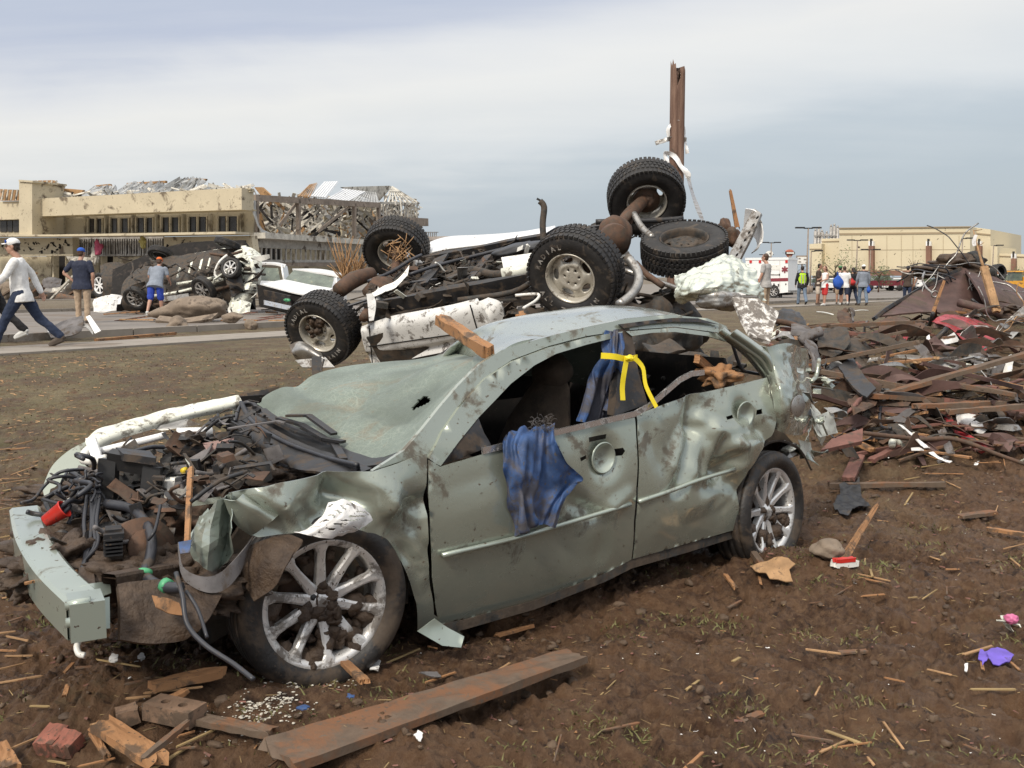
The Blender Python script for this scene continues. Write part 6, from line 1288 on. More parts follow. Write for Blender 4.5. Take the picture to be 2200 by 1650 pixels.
deckB([(668, 421, .5), (700, 424, .5), (727, 389, 3), (697, 390, 3)], 6, M['whitec']); deckB([(703, 426, .5), (750, 432, .5), (787, 411, 3.5), (738, 405, 3.5)], 8, M['whitec']); deckB([(755, 431, .5), (815, 436, .5), (808, 412, 4), (780, 410, 4)], 9, M['deck']); deckB([(640, 421, 1), (668, 423, 1), (682, 392, 3), (665, 396, 3)], 5, M['ochre'])
for k, (m_, n_) in enumerate((('insul', 210), ('stud', 130), ('darkin', 50), ('ochre', 30))):
    mb = MB()
    for i in range(n_):
        x = q.uniform(556, 895 if k < 2 else 812); y = q.uniform(428+(x-550)*.03, 508+(x-550)*.04) if x < 815 else q.uniform(436, 480); a = BB.pt(x, y, q.uniform(.5, 6)); e = V((q.uniform(-1, 1), q.uniform(-.5, .5), q.uniform(-1, 1)))*q.uniform(.2, 1.5); mb.bar(a-e, a+e, q.uniform(.04, .45), .05, up=V((q.uniform(-1, 1), -1, q.uniform(-1, 1))))
    tag(mb.build('hanging_wreckage', M[m_], bld), kind='stuff')
mb = MB()
for x in range(901, 941, 4): mb.bar(BB.pt(x, 498, 4), BB.pt(x, 512, 4), .1, .1)
mb.bar(BB.pt(899, 499, 4), BB.pt(941, 499, 4), .15, .1); mb.build('parapet_rail', M['stud'], bld)
for lab, x, y, r_, m_, fr in (('pink cloth snagged on the bare studs of the cream building', 211, 533, (.32, .15, .62), 'cpink', BA), ('yellow foam scrap snagged on the bare studs of the cream building', 306, 520, (.28, .12, .5), 'yfoam', BA), ('pale cloth hanging below the pink one on the cream building', 204, 548, (.3, .12, .9), 'insul', BA)):
    mb = MB(); mb.blob(fr.pt(x, y, -1.9), r_, .5, 3, x, 2); bx_thing('snagged_cloth', mb, M[m_], lab, 'cloth')
# rubble line at the foot of the building
for i in range(60):
    x = q.uniform(0, 600) ; d = q.uniform(62, 80); p_ = P(x, 600, d); p_.z = Gz(p_.x, p_.y)+q.uniform(0, .5); mb = MB()
    if q.random() < .45: mb.blob(p_, (q.uniform(.4, 1.6), q.uniform(.3, .9), q.uniform(.3, .9)), .5, 3, i, 1.5)
    else:
        a = q.uniform(-.8, .8); e = V((math.cos(a), 0, abs(math.sin(a))))*q.uniform(.6, 2.4); mb.bar(p_-e, p_+e, q.uniform(.1, .5), .1, jag=.2, rnd=q)
    bx_thing('rubble', mb, M[q.choice(('insul', 'tan', 'under', 'stone', 'woodm', 'stone'))], 'lump or board of rubble along the foot of the cream building', 'rubble', 'rubble along the foot of the cream building')

# ================================================================ right-hand background
M['ywall'] = mat('pale_yellow_block_wall', (.62, .545, .385), .85, 0, .04, .05, .08, .1)
M['ystripe'] = mat('tan_wall_stripe', (.33, .26, .17), .85, 0, .06, .1)
M['brickp'] = mat('brown_brick_pilaster', (.24, .13, .09), .85, 0, .15, .5)
RB = VP(1803, 205, 2084, 190)
hall = thing('warehouse', RB.loc(10, -.2, 0), 'large windowless pale yellow hall with brick pilasters on the right horizon', 'building')
def hs(name, px, off, dep, m): return fslab(name, RB, px, off, dep, M[m], hall)
hs('main_block', [(1803, 490), (2084, 487), (2084, 592), (1803, 592)], 0, 40, 'ywall'); hs('corner_block', [(2084, 487), (2128, 493), (2128, 592), (2084, 592)], 6, 34, 'ywall')
hs('cornice', [(1802, 489), (2085, 486), (2085, 488), (1802, 491)], -.3, 1, 'ystripe')
hs('wall_stripe', [(1803, 501), (2084, 498), (2084, 502), (1803, 505)], -.12, .3, 'ystripe'); hs('wall_stripe', [(2085, 499), (2128, 503), (2128, 506), (2085, 502)], 5.85, .3, 'ystripe')
hs('wing', [(1765, 513), (1803, 512), (1803, 592), (1765, 592)], 5, 20, 'ywall'); hs('wall_stripe', [(1765, 518), (1803, 517), (1803, 519), (1765, 520)], 4.85, .2, 'ystripe')
hs('wing', [(1739, 524), (1765, 523), (1765, 592), (1739, 592)], 3, 12, 'ywall'); hs('wall_stripe', [(1739, 534), (1765, 534), (1765, 536), (1739, 536)], 2.85, .2, 'ystripe')
hs('wing', [(2128, 528), (2143, 530), (2143, 592), (2128, 592)], 5, 20, 'ywall'); hs('wing', [(2143, 544), (2290, 549), (2290, 592), (2143, 592)], 7, 20, 'ywall'); hs('wall_stripe', [(2143, 549), (2290, 554), (2290, 556), (2143, 551)], 6.85, .2, 'ystripe')
hs('base_course', [(1803, 581), (2290, 581), (2290, 592), (1803, 592)], -.4, .5, 'brickp')
for x in (1866, 1989, 2098, 2172, 2240):
    top = 518 if x < 2100 else 545; o_ = -1.2 if x < 2090 else 4.6
    hs('brick_pilaster', [(x, top+10), (x+10, top+10), (x+10, 592), (x, 592)], o_, 1.4, 'brickp'); hs('pilaster_cap', [(x, top), (x+3, top), (x+3, top+10), (x, top+10)], o_, 1.4, 'whitec'); hs('pilaster_cap', [(x+7, top), (x+10, top), (x+10, top+10), (x+7, top+10)], o_, 1.4, 'whitec'); hs('wall_lamp', [(x+3, top-5), (x+7, top-5), (x+7, top+7), (x+3, top+7)], o_-.1, .6, 'black')
for x in (1830, 1905, 1936, 1961, 2026, 2060): hs('joint', [(x, 506), (x+.6, 506), (x+.6, 582), (x, 582)], -.06, .1, 'ystripe')
hs('joint', [(1803, 537), (2084, 535.5), (2084, 536.2), (1803, 537.7)], -.06, .1, 'ystripe')
mb = MB()
SIL = [(1750, 497, 7), (1757, 492, 6), (1764, 499, 9), (1774, 502, 8), (1783, 488, 6), (1790, 486, 7), (1797, 490, 7)]
for x, y, w_ in SIL:
    p_ = P(x, 560, 260); mb.tube([V((p_.x, p_.y, -.3)), V((p_.x, p_.y, P(x, y, 260).z))], w_*.5*260/F, 12)
    mb.tube([V((p_.x, p_.y, P(x, y, 260).z)), V((p_.x, p_.y, P(x, y-5, 260).z))], .25, 6)
for a, b in zip(SIL, SIL[1:]): mb.bar(P(a[0], 508, 259), P(b[0], 505, 259), .5, .5)
sl = bx_thing('silo_cluster', mb, M['stud'], 'cluster of grey silos and masts rising behind the yellow hall', 'silos')
def lamp(x, yt, d, heads, lab, hook=0):
    p_ = P(x, 600, d); z0 = Gz(p_.x, p_.y); zt_ = P(x, yt, d).z; e = thing('lamp_post', (p_.x, p_.y, z0), lab, 'lamp post', 'lamp posts on the car park')
    mb = MB(); mb.tube([(p_.x, p_.y, z0), (p_.x, p_.y, zt_)], [.10, .06], 8); mb.tube([(p_.x, p_.y, z0), (p_.x, p_.y, z0+.7)], .3, 10); mb.build('pole', M['beam'], e)
    for s_ in heads:
        mb = MB(); mb.box((p_.x+s_*.75, p_.y, zt_+.05), (.8, .35, .13)); mb.bar((p_.x, p_.y, zt_), (p_.x+s_*.4, p_.y, zt_), .1, .1); mb.build('lamp_head', M['blackc'], e)
lamp(1733, 491, 88, (-1, 1), 'tall double-headed lamp post just right of the ambulance'); lamp(1839, 517, 110, (-1, 1), 'double-headed lamp post before the left half of the yellow hall'); lamp(2064, 513, 105, (1,), 'single-headed lamp post before the right end of the yellow hall'); lamp(1655, 522, 120, (-1, 1), 'double-headed lamp post above the roof of the ambulance'); lamp(1868, 537, 118, (1, -1), 'short lamp post beside the left brick pilaster'); lamp(1741, 540, 100, (1,), 'thin lamp post with one head at the left end of the yellow hall'); lamp(2131, 528, 120, (1,), 'lamp post at the right corner of the yellow hall'); lamp(1645, 548, 160, (-1, 1), 'smallest lamp post, just above the ambulance roof')
# signs
p_ = P(1697, 545, 140); sg = thing('pole_sign', (p_.x, p_.y, -.3), 'orange and black shield-shaped sign on a tall post behind the ambulance', 'sign'); k = 140/F
mb = MB(); mb.tube([(p_.x, p_.y, -.3), (p_.x, p_.y, p_.z-.3)], .18, 8); mb.build('post', M['beam'], sg)
def flat(fr_c, pts, dep, m_, nm, par, dy=0): mb = MB(); mb.prism([V((fr_c.x+a*k, fr_c.y+dy, fr_c.z+b*k)) for a, b in pts][::-1], dep); mb.prism([V((fr_c.x+a*k, fr_c.y+dy+dep, fr_c.z+b*k)) for a, b in pts], .01); return mb.build(nm, m_, par)
M['osign'] = mat('orange_sign', (.50, .16, .10), .5, 0, .05)
flat(p_, [(-8, 6), (-3, 9), (3, 9), (8, 6), (7, -2), (3, -7), (0, -9), (-3, -7), (-7, -2)], .5, M['osign'], 'shield', sg); flat(p_, [(-10, 4), (10, 4), (10, -1.5), (-10, -1.5)], .3, M['blackc'], 'name_bar', sg, -.2); flat(p_, [(-8, 2.8), (8, 2.8), (8, -.2), (-8, -.2)], .1, M['pvc'], 'name_plate', sg, -.3)
p_ = P(1653, 545, 150); sg = thing('pole_sign', (p_.x, p_.y, -.3), 'round white and orange sign showing above the ambulance roof', 'sign'); k = 150/F
mb = MB(); mb.tube([(p_.x, p_.y, -.3), (p_.x, p_.y, p_.z)], .18, 8); mb.build('post', M['beam'], sg)
flat(p_, [(6*math.cos(t), 6*math.sin(t)) for t in [i*math.pi/8 for i in range(16)]], .5, M['pvc'], 'disc', sg); flat(p_, [(3.4*math.cos(t), 3.4*math.sin(t)) for t in [i*math.pi/8 for i in range(16)]], .2, M['osign'], 'ring', sg, -.15); flat(p_, [(1.8*math.cos(t), 1.8*math.sin(t)) for t in [i*math.pi/8 for i in range(16)]], .2, M['pvc'], 'centre', sg, -.3)
p_ = P(1724, 560, 130); sg = thing('billboard', (p_.x, p_.y, -.3), 'white board sign with dark frame right of the shield sign', 'sign'); k = 130/F
flat(p_, [(-12, 11), (12, 11), (12, -8), (-12, -8)], .4, M['beam'], 'frame', sg); flat(p_, [(-11, 8), (11, 8), (11, -7), (-11, -7)], .1, M['pvc'], 'face', sg, -.1); flat(p_, [(-1, -8), (1, -8), (1, -30), (-1, -30)], .3, M['beam'], 'post', sg)
for a, b, w_ in ((-9, 5, 4), (2, 3, 8), (-9, -2, 5), (6, -4, 4)): flat(p_, [(a, b+.8), (a+w_, b+.8), (a+w_, b-.8), (a, b-.8)], .05, M['beam'], 'lettering_line', sg, -.2)
# ambulance
M['amred'] = mat('maroon_stripe', (.22, .035, .05), .4, 0, .05)
M['lred'] = mat('red_lens', (.55, .03, .03), .25, 0, .05)
AM = VP(1612, 72, 1693, 70.5); am = thing('ambulance', AM.loc(1, 0, 1), 'white box-bodied ambulance with maroon stripe parked on the road', 'ambulance'); 
def am_s(name, px, off, dep, m): return fslab(name, AM, px, off, dep, m, am)
am_s('box_body', [(1602, 556), (1693, 555), (1693, 628), (1674, 630), (1672, 616), (1663, 611), (1654, 616), (1651, 632), (1602, 632)], 0, 2.3, M['whitec']); am_s('roof_edge', [(1601, 554), (1694, 553), (1694, 558), (1601, 559)], -.05, 2.4, M['whitec'])
am_s('stripe', [(1654, 598), (1693, 597), (1693, 604), (1654, 605)], -.02, .03, M['amred']); am_s('stripe', [(1602, 599), (1652, 598), (1652, 605), (1602, 606)], -.02, .03, M['amred'])
for x in (1611, 1631, 1688): am_s('warning_light', [(x-1, 559), (x+4, 559), (x+4, 565), (x-1, 565)], -.06, .08, M['lred'])
am_s('side_window', [(1654, 569), (1676, 569), (1676, 580), (1654, 580)], -.02, .03, M['pvc']); am_s('logo_mark', [(1653, 569), (1656, 569), (1655, 578), (1653, 579)], -.05, .03, M['amred'])
for x, y, w_, h_ in ((1673, 588, 2.5, 4), (1671, 610, 2.5, 5), (1661, 609, 3, 2), (1687, 609, 2, 3)): am_s('door_catch', [(x, y), (x+w_, y), (x+w_, y+h_), (x, y+h_)], -.05, .05, M['blackc'])
am_s('panel_joint', [(1675, 560), (1675.7, 560), (1675.7, 628), (1675, 628)], -.012, .02, M['stud']); am_s('grab_rail', [(1656, 589), (1672, 589), (1672, 590.4), (1656, 590.4)], -.06, .05, M['stud'])
st = MB(); c_ = AM.pt(1686, 579, -.03)
for t in (0, 60, 120):
    a = V((math.sin(rad(t))*AM.u.x, math.sin(rad(t))*AM.u.y, math.cos(rad(t)))); st.bar(c_-a*.24, c_+a*.24, .11, .02+.004*t/60, up=AM.n)
st.build('star_emblem', M['amred'], am)
cab = MB(); slab(cab, AM, [(1560, 585), (1580, 570), (1602, 568), (1602, 634), (1545, 634), (1545, 600)], .1, 2.1); cab.build('cab', M['whitec'], am); am_s('cab_window', [(1567, 586), (1582, 574), (1596, 573), (1596, 590), (1568, 592)], .07, .05, M['wglass'])
small_wheel(AM.pt(1663, 627, .05), -AM.n, .42, am, 2); small_wheel(AM.pt(1570, 629, .05), -AM.n, .42, am, 2); am_s('mud_flap', [(1672, 628), (1677, 628), (1677, 640), (1672, 640)], .2, .4, M['black']); am_s('rear_step', [(1693, 624), (1697, 624), (1697, 629), (1693, 629)], .1, 2.1, M['steel'])
fslab('chassis', AM, [(1560, 628), (1690, 628), (1690, 634), (1560, 634)], .3, 1.6, M['darkin'], am)
# parked vehicles: one car and one pickup are built with their parts, the rest are copies
def mk_car(lab, m_, kind='car'):
    e = thing('parked_'+('car' if kind == 'car' else 'pickup'), (0, 0, 0), lab, 'car' if kind == 'car' else 'pickup truck', 'vehicles parked before the yellow hall'); L_ = 4.6 if kind == 'car' else 5.5
    mb = MB(); h = .0 if kind == 'car' else .25
    prof = [(-L_/2, .35+h), (-L_/2, .75+h), (-L_/2+.9, .92+h), (L_/2-.7, .95+h), (L_/2, .85+h), (L_/2, .35+h)] if kind == 'car' else [(-L_/2, .6), (-L_/2, 1.1), (-L_/2+1.3, 1.2), (L_/2, 1.2), (L_/2, .6)]
    def ext(mb, prof, w0, w1): mb.prism([V((x, -w0, z)) for x, z in prof], 0.001); n = len(prof); mb.v = mb.v[:-2*n]; mb.f = mb.f[:-(n+2)]; mb.m = mb.m[:-(n+2)]; mb.fl = mb.fl[:-(n+2)]; b = len(mb.v); mb.v += [V((x, -w0, z)) for x, z in prof]+[V((x, w1, z)) for x, z in prof]; mb.sm = False; mb.face([b+i for i in range(n)][::-1]); mb.face([b+n+i for i in range(n)]); [mb.face((b+i, b+(i+1) % n, b+n+(i+1) % n, b+n+i)) for i in range(n)]
    ext(mb, prof, .9, .9); mb.build('body', m_, e)
    g = MB(); ext(g, [(-L_/2+.95, .9+h), (-L_/2+1.6, 1.40+h), (L_/2-1.4, 1.42+h), (L_/2-.65, .93+h)] if kind == 'car' else [(-L_/2+1.2, 1.15), (-L_/2+1.75, 1.75), (.55, 1.78), (.75, 1.15)], .78, .78); g.build('windows', M['wglass'], e)
    g = MB(); ext(g, [(-L_/2+1.55, 1.38+h), (-L_/2+1.7, 1.46+h), (L_/2-1.5, 1.48+h), (L_/2-1.35, 1.40+h)] if kind == 'car' else [(-L_/2+1.7, 1.74), (-L_/2+1.8, 1.82), (.5, 1.84), (.58, 1.76)], .76, .76); g.build('roof', m_, e)
    for x in (-L_/2+.85, L_/2-.9):
        for y in (-.82, .82):
            g = MB(); g.lathe([(.001, .11), (.18, .11), (.2, .09), (.34, .09), (.36, .0), (.34, -.09), (.001, -.09)][::-1], (x, y, .36), (0, math.copysign(1, y), 0), 20); g.build('wheel', M['tyre'], e)
    return e
PC = {n: mat('car_paint_'+n, c, .35, .1, .03, coat=.5) for n, c in (('white', (.75, .75, .74)), ('silver', (.42, .43, .44)), ('maroon', (.16, .02, .03)), ('black', (.03, .03, .035)), ('blue', (.06, .10, .2)), ('beige', (.45, .38, .28)))}
def dup(root, loc, rz, lab, m_=None):
    r = root.copy(); link(r); r.location = loc; r.rotation_euler = (0, 0, rz); r['label'] = lab
    for ch in list(root.children):
        c = ch.copy(); link(c); c.parent = r
        if m_ and c.name.split('.')[0] in ('body', 'roof'): c.material_slots[0].link = 'OBJECT'; c.material_slots[0].material = m_
    return r
c0 = mk_car('maroon', PC['maroon']); k0 = mk_car('maroon pickup truck parked behind the woman in the grey top', PC['maroon'], 'pickup')
def place(px, py, d, off=0): p_ = P(px, py, d); return (p_.x, p_.y, Gz(p_.x, p_.y)+.03)
k0.location = place(1893, 610, 112); k0.rotation_euler = (0, 0, rad(12))
q = random.Random(12); cl = ['white', 'white', 'silver', 'white', 'beige', 'black', 'white', 'blue', 'silver']; first = True; cn_ = {}; ORD = ['', 'first', 'second', 'third', 'fourth', 'fifth', 'sixth', 'seventh', 'eighth', 'ninth', 'tenth', 'eleventh', 'twelfth', 'thirteenth', 'fourteenth']; rowsL = ((118, 'front row', 22, 1700, 2200), (140, 'second row', 20, 1702, 2190), (165, 'far row', 18, 1706, 2195)); cnt_ = 0
for d, rn, n_, x0, x1 in rowsL:
    for i in range(n_):
        x = x0+(x1-x0)*(i+.5)/n_+q.uniform(-4, 4)
        if d == 118 and abs(x-1893) < 32: continue
        m_ = q.choice(cl); cn_[(m_, rn)] = cn_.get((m_, rn), 0)+1; lab = f'{ORD[cn_[(m_, rn)]]} {m_} car from the left in the {rn} of the car park'
        if first: c0.location = place(x, 600, d); c0.rotation_euler = (0, 0, rad(75)); c0['label'] = 'maroon car in the front row of the car park before the yellow hall'; first = False; continue
        dup(c0, place(x, 600, d+q.uniform(-2, 2)), rad(q.uniform(-20, 60)), lab, PC[m_])
dup(k0, place(2160, 600, 100), rad(-10), 'white pickup truck parked beside the yellow digger', PC['white'])
# small trees along the hall
def tree(px, d, h, w_, lab, n_=420, seed=1):
    b_ = V(place(px, 600, d)); e = thing('tree', b_, lab, 'tree', 'young trees before the yellow hall'); q = random.Random(seed); mb = MB(); tips = []
    mb.tube([b_, b_+V((.05, 0, h*.45)), b_+V((0, 0, h*.8))], [.09, .06, .03], 7, 3)
    for i in range(13):
        z = h*q.uniform(.3, .85); a = q.uniform(0, 6.28); r = w_*q.uniform(.4, 1)*(1-.4*abs(z/h-.55)); t = b_+V((r*math.cos(a), r*math.sin(a), z+h*q.uniform(.05, .2))); mb.tube([b_+V((0, 0, z*.8)), b_.lerp(t, .6)+V((0, 0, z*.35)), t], [.035, .022, .01], 5, 3); tips.append(t)
    mb.build('trunk', M['rust'], e); mb = MB(); mb.sm = False
    for i in range(n_):
        t = q.choice(tips); p = t+V((q.gauss(0, .22*w_), q.gauss(0, .22*w_), q.gauss(0, .16*h))); s_ = q.uniform(.05, .13); u = V((q.uniform(-1, 1), q.uniform(-1, 1), q.uniform(-1, 1))).normalized(); v = u.orthogonal().normalized()
        mb.add([p-u*s_, p+v*s_*.5, p+u*s_, p-v*s_*.5], [(0, 1, 2, 3)])
    mb.build('crown', M['leaf'], e)
M['leaf'] = mat('tree_leaves', (.09, .12, .04), .7, 0, .4, 2)
for i, (x, d, h, w_, lab) in enumerate(((1793, 96, 3.6, 1.5, 'leafy young tree left of the left brick pilaster'), (1838, 105, 3.0, 1.0, 'thin young tree under the double-headed lamp post'), (1888, 100, 2.4, 1.3, 'low bushy tree above the maroon pickup'), (1961, 110, 4.0, .8, 'nearly bare young tree right of centre of the hall'), (1992, 105, 2.6, 1.0, 'small bush at the foot of the second pilaster'), (2185, 100, 2.2, 1.2, 'low green bush at the far right of the car park'), (1712, 150, 4.2, 3.2, 'darker round tree behind the white board sign'))): tree(x, d, h, w_, lab, 60 if 'bare' in lab else 420, i)
# yellow digger at the right edge
M['dig'] = mat('digger_yellow', (.62, .30, .03), .45, 0, .1, 2, .3, 2)
b_ = V(place(2188, 600, 84)); dg = thing('digger', b_, 'yellow wheeled digger at the right edge of the car park', 'digger')
for nm, c_, s_, m_ in (('chassis', (0, 0, .9), (2.2, 1.4, .6), 'dig'), ('engine_cover', (.6, 0, 1.3), (1.0, 1.2, .5), 'dig'), ('cab_glass', (-.35, 0, 1.55), (.8, 1.1, .8), 'wglass'), ('cab_roof', (-.35, 0, 2.0), (.95, 1.25, .1), 'dig')): mb = MB(); mb.box(b_+V(c_), s_, taper=.9); mb.build(nm, M[m_], dg)
mb = MB(); mb.bar(b_+V((-.9, -.5, 1.0)), b_+V((-1.8, -.5, .5)), .12, .16); mb.bar(b_+V((-.9, .5, 1.0)), b_+V((-1.8, .5, .5)), .12, .16); mb.box(b_+V((-2.0, 0, .4)), (.35, 1.6, .6), Matrix.Rotation(.4, 3, 'Y')); mb.build('bucket_arm', M['dig'], dg)
for x in (-.7, .75):
    for y in (-.75, .75): mb = MB(); mb.lathe([(.001, .16), (.25, .16), (.42, .14), (.46, 0), (.42, -.14), (.001, -.14)][::-1], b_+V((x, y, .46)), (0, math.copysign(1, y), 0), 20); mb.build('wheel', M['tyre'], dg)
# ================================================================ people
def cloth_mat(n, c, **k): M[n] = mat(n, c, .85, 0, .12, 7, bump=.006, bs=9, **k); return M[n]
M['skin'] = mat('skin', (.42, .24, .17), .5, 0, .08, 12); M['skin2'] = mat('skin_tanned', (.33, .18, .12), .5, 0, .08, 12)
M['hair'] = mat('dark_hair', (.025, .018, .013), .6, 0, .3, 30); M['hairb'] = mat('brown_hair', (.07, .035, .02), .6, 0, .3, 30); M['hairr'] = mat('reddish_hair', (.12, .045, .03), .6, 0, .3, 30)
for n, c in (('cwhite', (.80, .80, .79)), ('cjeans', (.018, .03, .065)), ('cjeansl', (.14, .19, .26)), ('cblack', (.012, .012, .014)), ('cnavy', (.018, .024, .05)), ('ckhaki', (.40, .30, .21)), ('cgrey', (.22, .25, .30)), ('cgreyl', (.38, .37, .36)), ('cblue', (.025, .06, .38)), ('corange', (.60, .13, .03)), ('croyal', (.02, .09, .42)), ('cvest', (.45, .72, .03)), ('cbrown', (.06, .04, .03)), ('cred', (.48, .03, .03)), ('cbeige', (.55, .48, .40)), ('cgreen', (.05, .18, .07)), ('cshoe', (.09, .07, .055)), ('cshoew', (.6, .6, .58))): cloth_mat(n, c)
def limb(mb, pts, rr, seg=14, sm=3):
    pts = [V(p) for p in pts]; mb.tube(pts, rr, seg, sm)
    for p, r in ((pts[0], rr[0]), (pts[-1], rr[-1])): mb.blob(p, r*.99, 0, 2)
def ell(mb, c, r, rot=None): mb.blob(c, r, 0, 3, 0, 1, rot)
def loft(mb, secs, seg=20):
    """elliptic sections (centre, half width, half depth, [twist vector])"""
    cs = [V(s[0]) for s in secs]; c2, rx = crom(cs, 4, [s[1] for s in secs]); _, ry = crom(cs, 4, [s[2] for s in secs]); b = len(mb.v); n = len(c2)
    for i, p in enumerate(c2):
        t = (c2[min(i+1, n-1)]-c2[max(i-1, 0)]).normalized(); x = V((1, 0, 0)); x = (x-t*x.dot(t)).normalized(); y = t.cross(x)
        for j in range(seg): a = 2*math.pi*j/seg; mb.v.append(p+x*rx[i]*math.cos(a)+y*ry[i]*math.sin(a))
    for i in range(n-1):
        for j in range(seg): q = (j+1) % seg; mb.face((b+i*seg+j, b+i*seg+q, b+(i+1)*seg+q, b+(i+1)*seg+j))
    mb.face([b+j for j in range(seg)][::-1]); mb.face([b+(n-1)*seg+j for j in range(seg)])
def remesh(o, vox, sm=4, disp=0):
    r = o.modifiers.new('remesh', 'REMESH'); r.mode = 'VOXEL'; r.voxel_size = vox; r.use_smooth_shade = True
    s_ = o.modifiers.new('smooth', 'SMOOTH'); s_.iterations = sm; s_.factor = .5
    if disp:
        t = bpy.data.textures.get('folds') or bpy.data.textures.new('folds', 'CLOUDS'); t.noise_scale = .11; t.noise_depth = 3
        d = o.modifiers.new('folds', 'DISPLACE'); d.texture = t; d.strength = disp; d.mid_level = .5; d.texture_coords = 'LOCAL'
def person(loc, face, label, H=1.75, shirt='cwhite', sleeve='short', legs='cjeans', shorts=False, shoe='cshoe', hat=None, hair='hair', longhair=False, skin='skin', L_leg=((0, .0), 0), R_leg=((0, .0), 0), stride=(0, 0), bend=(0, 0), arms=None, lean=0, headyaw=0, wide=1.0, near=False, extra=None, hipy=0):
    """local axes: x to the person's right, y forward, z up; stride/bend = thigh swing and knee bend of the left and right leg in degrees"""
    k = H/1.75; e = thing('person', loc, label, 'person'); e.rotation_euler = (0, 0, math.atan2(-face[0], face[1])); ORG[e] = V((0, 0, 0)); e.scale = (k, k, k)
    vox = .009 if near else .014
    LH = .90; thigh, shin = .44, .40; legsJ = []
    foot_min = 9
    for s, st, bd in ((-1, stride[0], bend[0]), (1, stride[1], bend[1])):
        hip = V((s*.095*wide, 0, LH)); a = rad(st); kn = hip+V((s*.012, math.sin(a)*thigh, -math.cos(a)*thigh)); b = a-rad(bd); an = kn+V((0, math.sin(b)*shin, -math.cos(b)*shin)); legsJ.append((hip, kn, an, b)); foot_min = min(foot_min, an.z)
    dz = .085-foot_min; legsJ = [tuple([h+V((0, 0, dz)), kk+V((0, 0, dz)), a+V((0, 0, dz)), b]) for h, kk, a, b in legsJ]; hz = LH+dz
    ml = Matrix.Rotation(-rad(lean), 3, 'X'); hipc = V((0, 0, hz))
    def up(x, y, z): return hipc+ml @ V((x, y, z))
    shY = .50; neck = up(0, -.01, .56); hd = up(0, .02, .56)+Matrix.Rotation(-rad(lean*.5), 3, 'X') @ V((0, .025, .165))
    if arms is None: arms = (((-.26, .02, .25), (-.27, .10, .02)), ((.26, .02, .25), (.27, .10, .02)))
    sh = [up(-.175*wide, 0, shY), up(.175*wide, 0, shY)]; el = [up(*arms[i][0]) for i in (0, 1)]; wr = [up(*arms[i][1]) for i in (0, 1)]
    # one continuous body
    mb = MB(); loft(mb, [(up(0, 0, -.06), .15*wide, .10), (up(0, .01, .10), .135*wide, .10), (up(0, .0, .30), .15*wide, .105), (up(0, -.005, .46), .165*wide, .10), (up(0, -.01, .54), .09, .07)])
    limb(mb, [up(0, -.01, .50), neck, hd-V((0, .0, .08))], [.065, .055, .052])
    hr = Matrix.Rotation(rad(headyaw), 3, 'Z') @ Matrix.Rotation(-rad(lean*.5), 3, 'X')
    def hp(x, y, z): return hd+hr @ V((x, y, z))
    ell(mb, hp(0, -.01, .035), (.073, .090, .085), hr); ell(mb, hp(0, .02, -.035), (.056, .065, .075), hr); ell(mb, hp(0, .045, -.085), (.034, .032, .025), hr)
    mb.tube([hp(0, .078, .025), hp(0, .098, -.008), hp(0, .105, -.018), hp(0, .088, -.028)], [.010, .013, .016, .012], 8)
    for s in (-1, 1):
        ell(mb, hp(s*.073, -.015, -.005), (.010, .022, .032), hr); ell(mb, hp(s*.032, .076, .022), (.022, .010, .008), hr)
    ell(mb, hp(0, .083, -.052), (.024, .010, .008), hr); ell(mb, hp(0, .080, -.066), (.020, .010, .007), hr)
    for i in (0, 1):
        limb(mb, [sh[i], sh[i].lerp(el[i], .5), el[i], el[i].lerp(wr[i], .35), wr[i]], [.055, .048, .040, .040, .027])
        d = (wr[i]-el[i]).normalized(); sd_ = (V((1, 0, 0))*(1 if i else -1)); sd_ = (sd_-d*sd_.dot(d)).normalized(); fw = d.cross(sd_)*(1 if i else -1)
        if fw.dot(V((0, 1, 0))) < 0: fw = -fw
        pc = wr[i]+d*.055; mat3 = Matrix((fw, sd_, d)).transposed(); ell(mb, pc, (.040, .017, .052), mat3)
        for j in range(4):
            b0 = pc+d*.038+fw*(.027-.018*j); ln = (.072, .080, .074, .058)[j]; curl = -sd_; mb.tube([b0, b0+d*ln*.45+curl*.006, b0+d*ln*.8+curl*.022, b0+d*ln*.95+curl*.040], [.0095, .009, .008, .0065], 8)
        b0 = pc-d*.015+fw*.032; mb.tube([b0, b0+fw*.022+d*.025, b0+fw*.026+d*.055-sd_*.008], [.012, .010, .008], 8)
    for (h, kn, an, b) in legsJ:
        limb(mb, [h, h.lerp(kn, .5), kn, kn.lerp(an, .3), kn.lerp(an, .7), an], [.085, .072, .054, .056, .043, .034])
        f = V((0, math.cos(b*.6), math.sin(b*.6))); limb(mb, [an+V((0, 0, -.03)), an+f*.10+V((0, 0, -.055)), an+f*.16+V((0, 0, -.06))], [.035, .032, .022])
    body = mb.build('body', M[skin], e); remesh(body, .0065 if near else .009, 2)
    # shirt
    mb = MB(); loft(mb, [(up(0, .0, -.13), .208*wide, .168), (up(0, .0, -.04), .202*wide, .160), (up(0, .01, .08), .175*wide, .135), (up(0, .005, .28), .178*wide, .128), (up(0, -.005, .44), .188*wide, .122), (up(0, -.01, .52), .135*wide, .095), (up(0, -.01, .555), .075, .066)])
    for i in (0, 1):
        if sleeve == 'short': limb(mb, [sh[i]+V((0, 0, -.01)), sh[i].lerp(el[i], .72)], [.072, .064])
        elif sleeve == 'long': limb(mb, [sh[i]+V((0, 0, -.01)), sh[i].lerp(el[i], .5), el[i], el[i].lerp(wr[i], .5), wr[i]+(wr[i]-el[i]).normalized()*.012], [.072, .064, .057, .050, .040])
        else: ell(mb, sh[i]+V((0, 0, -.02)), (.06, .07, .06))
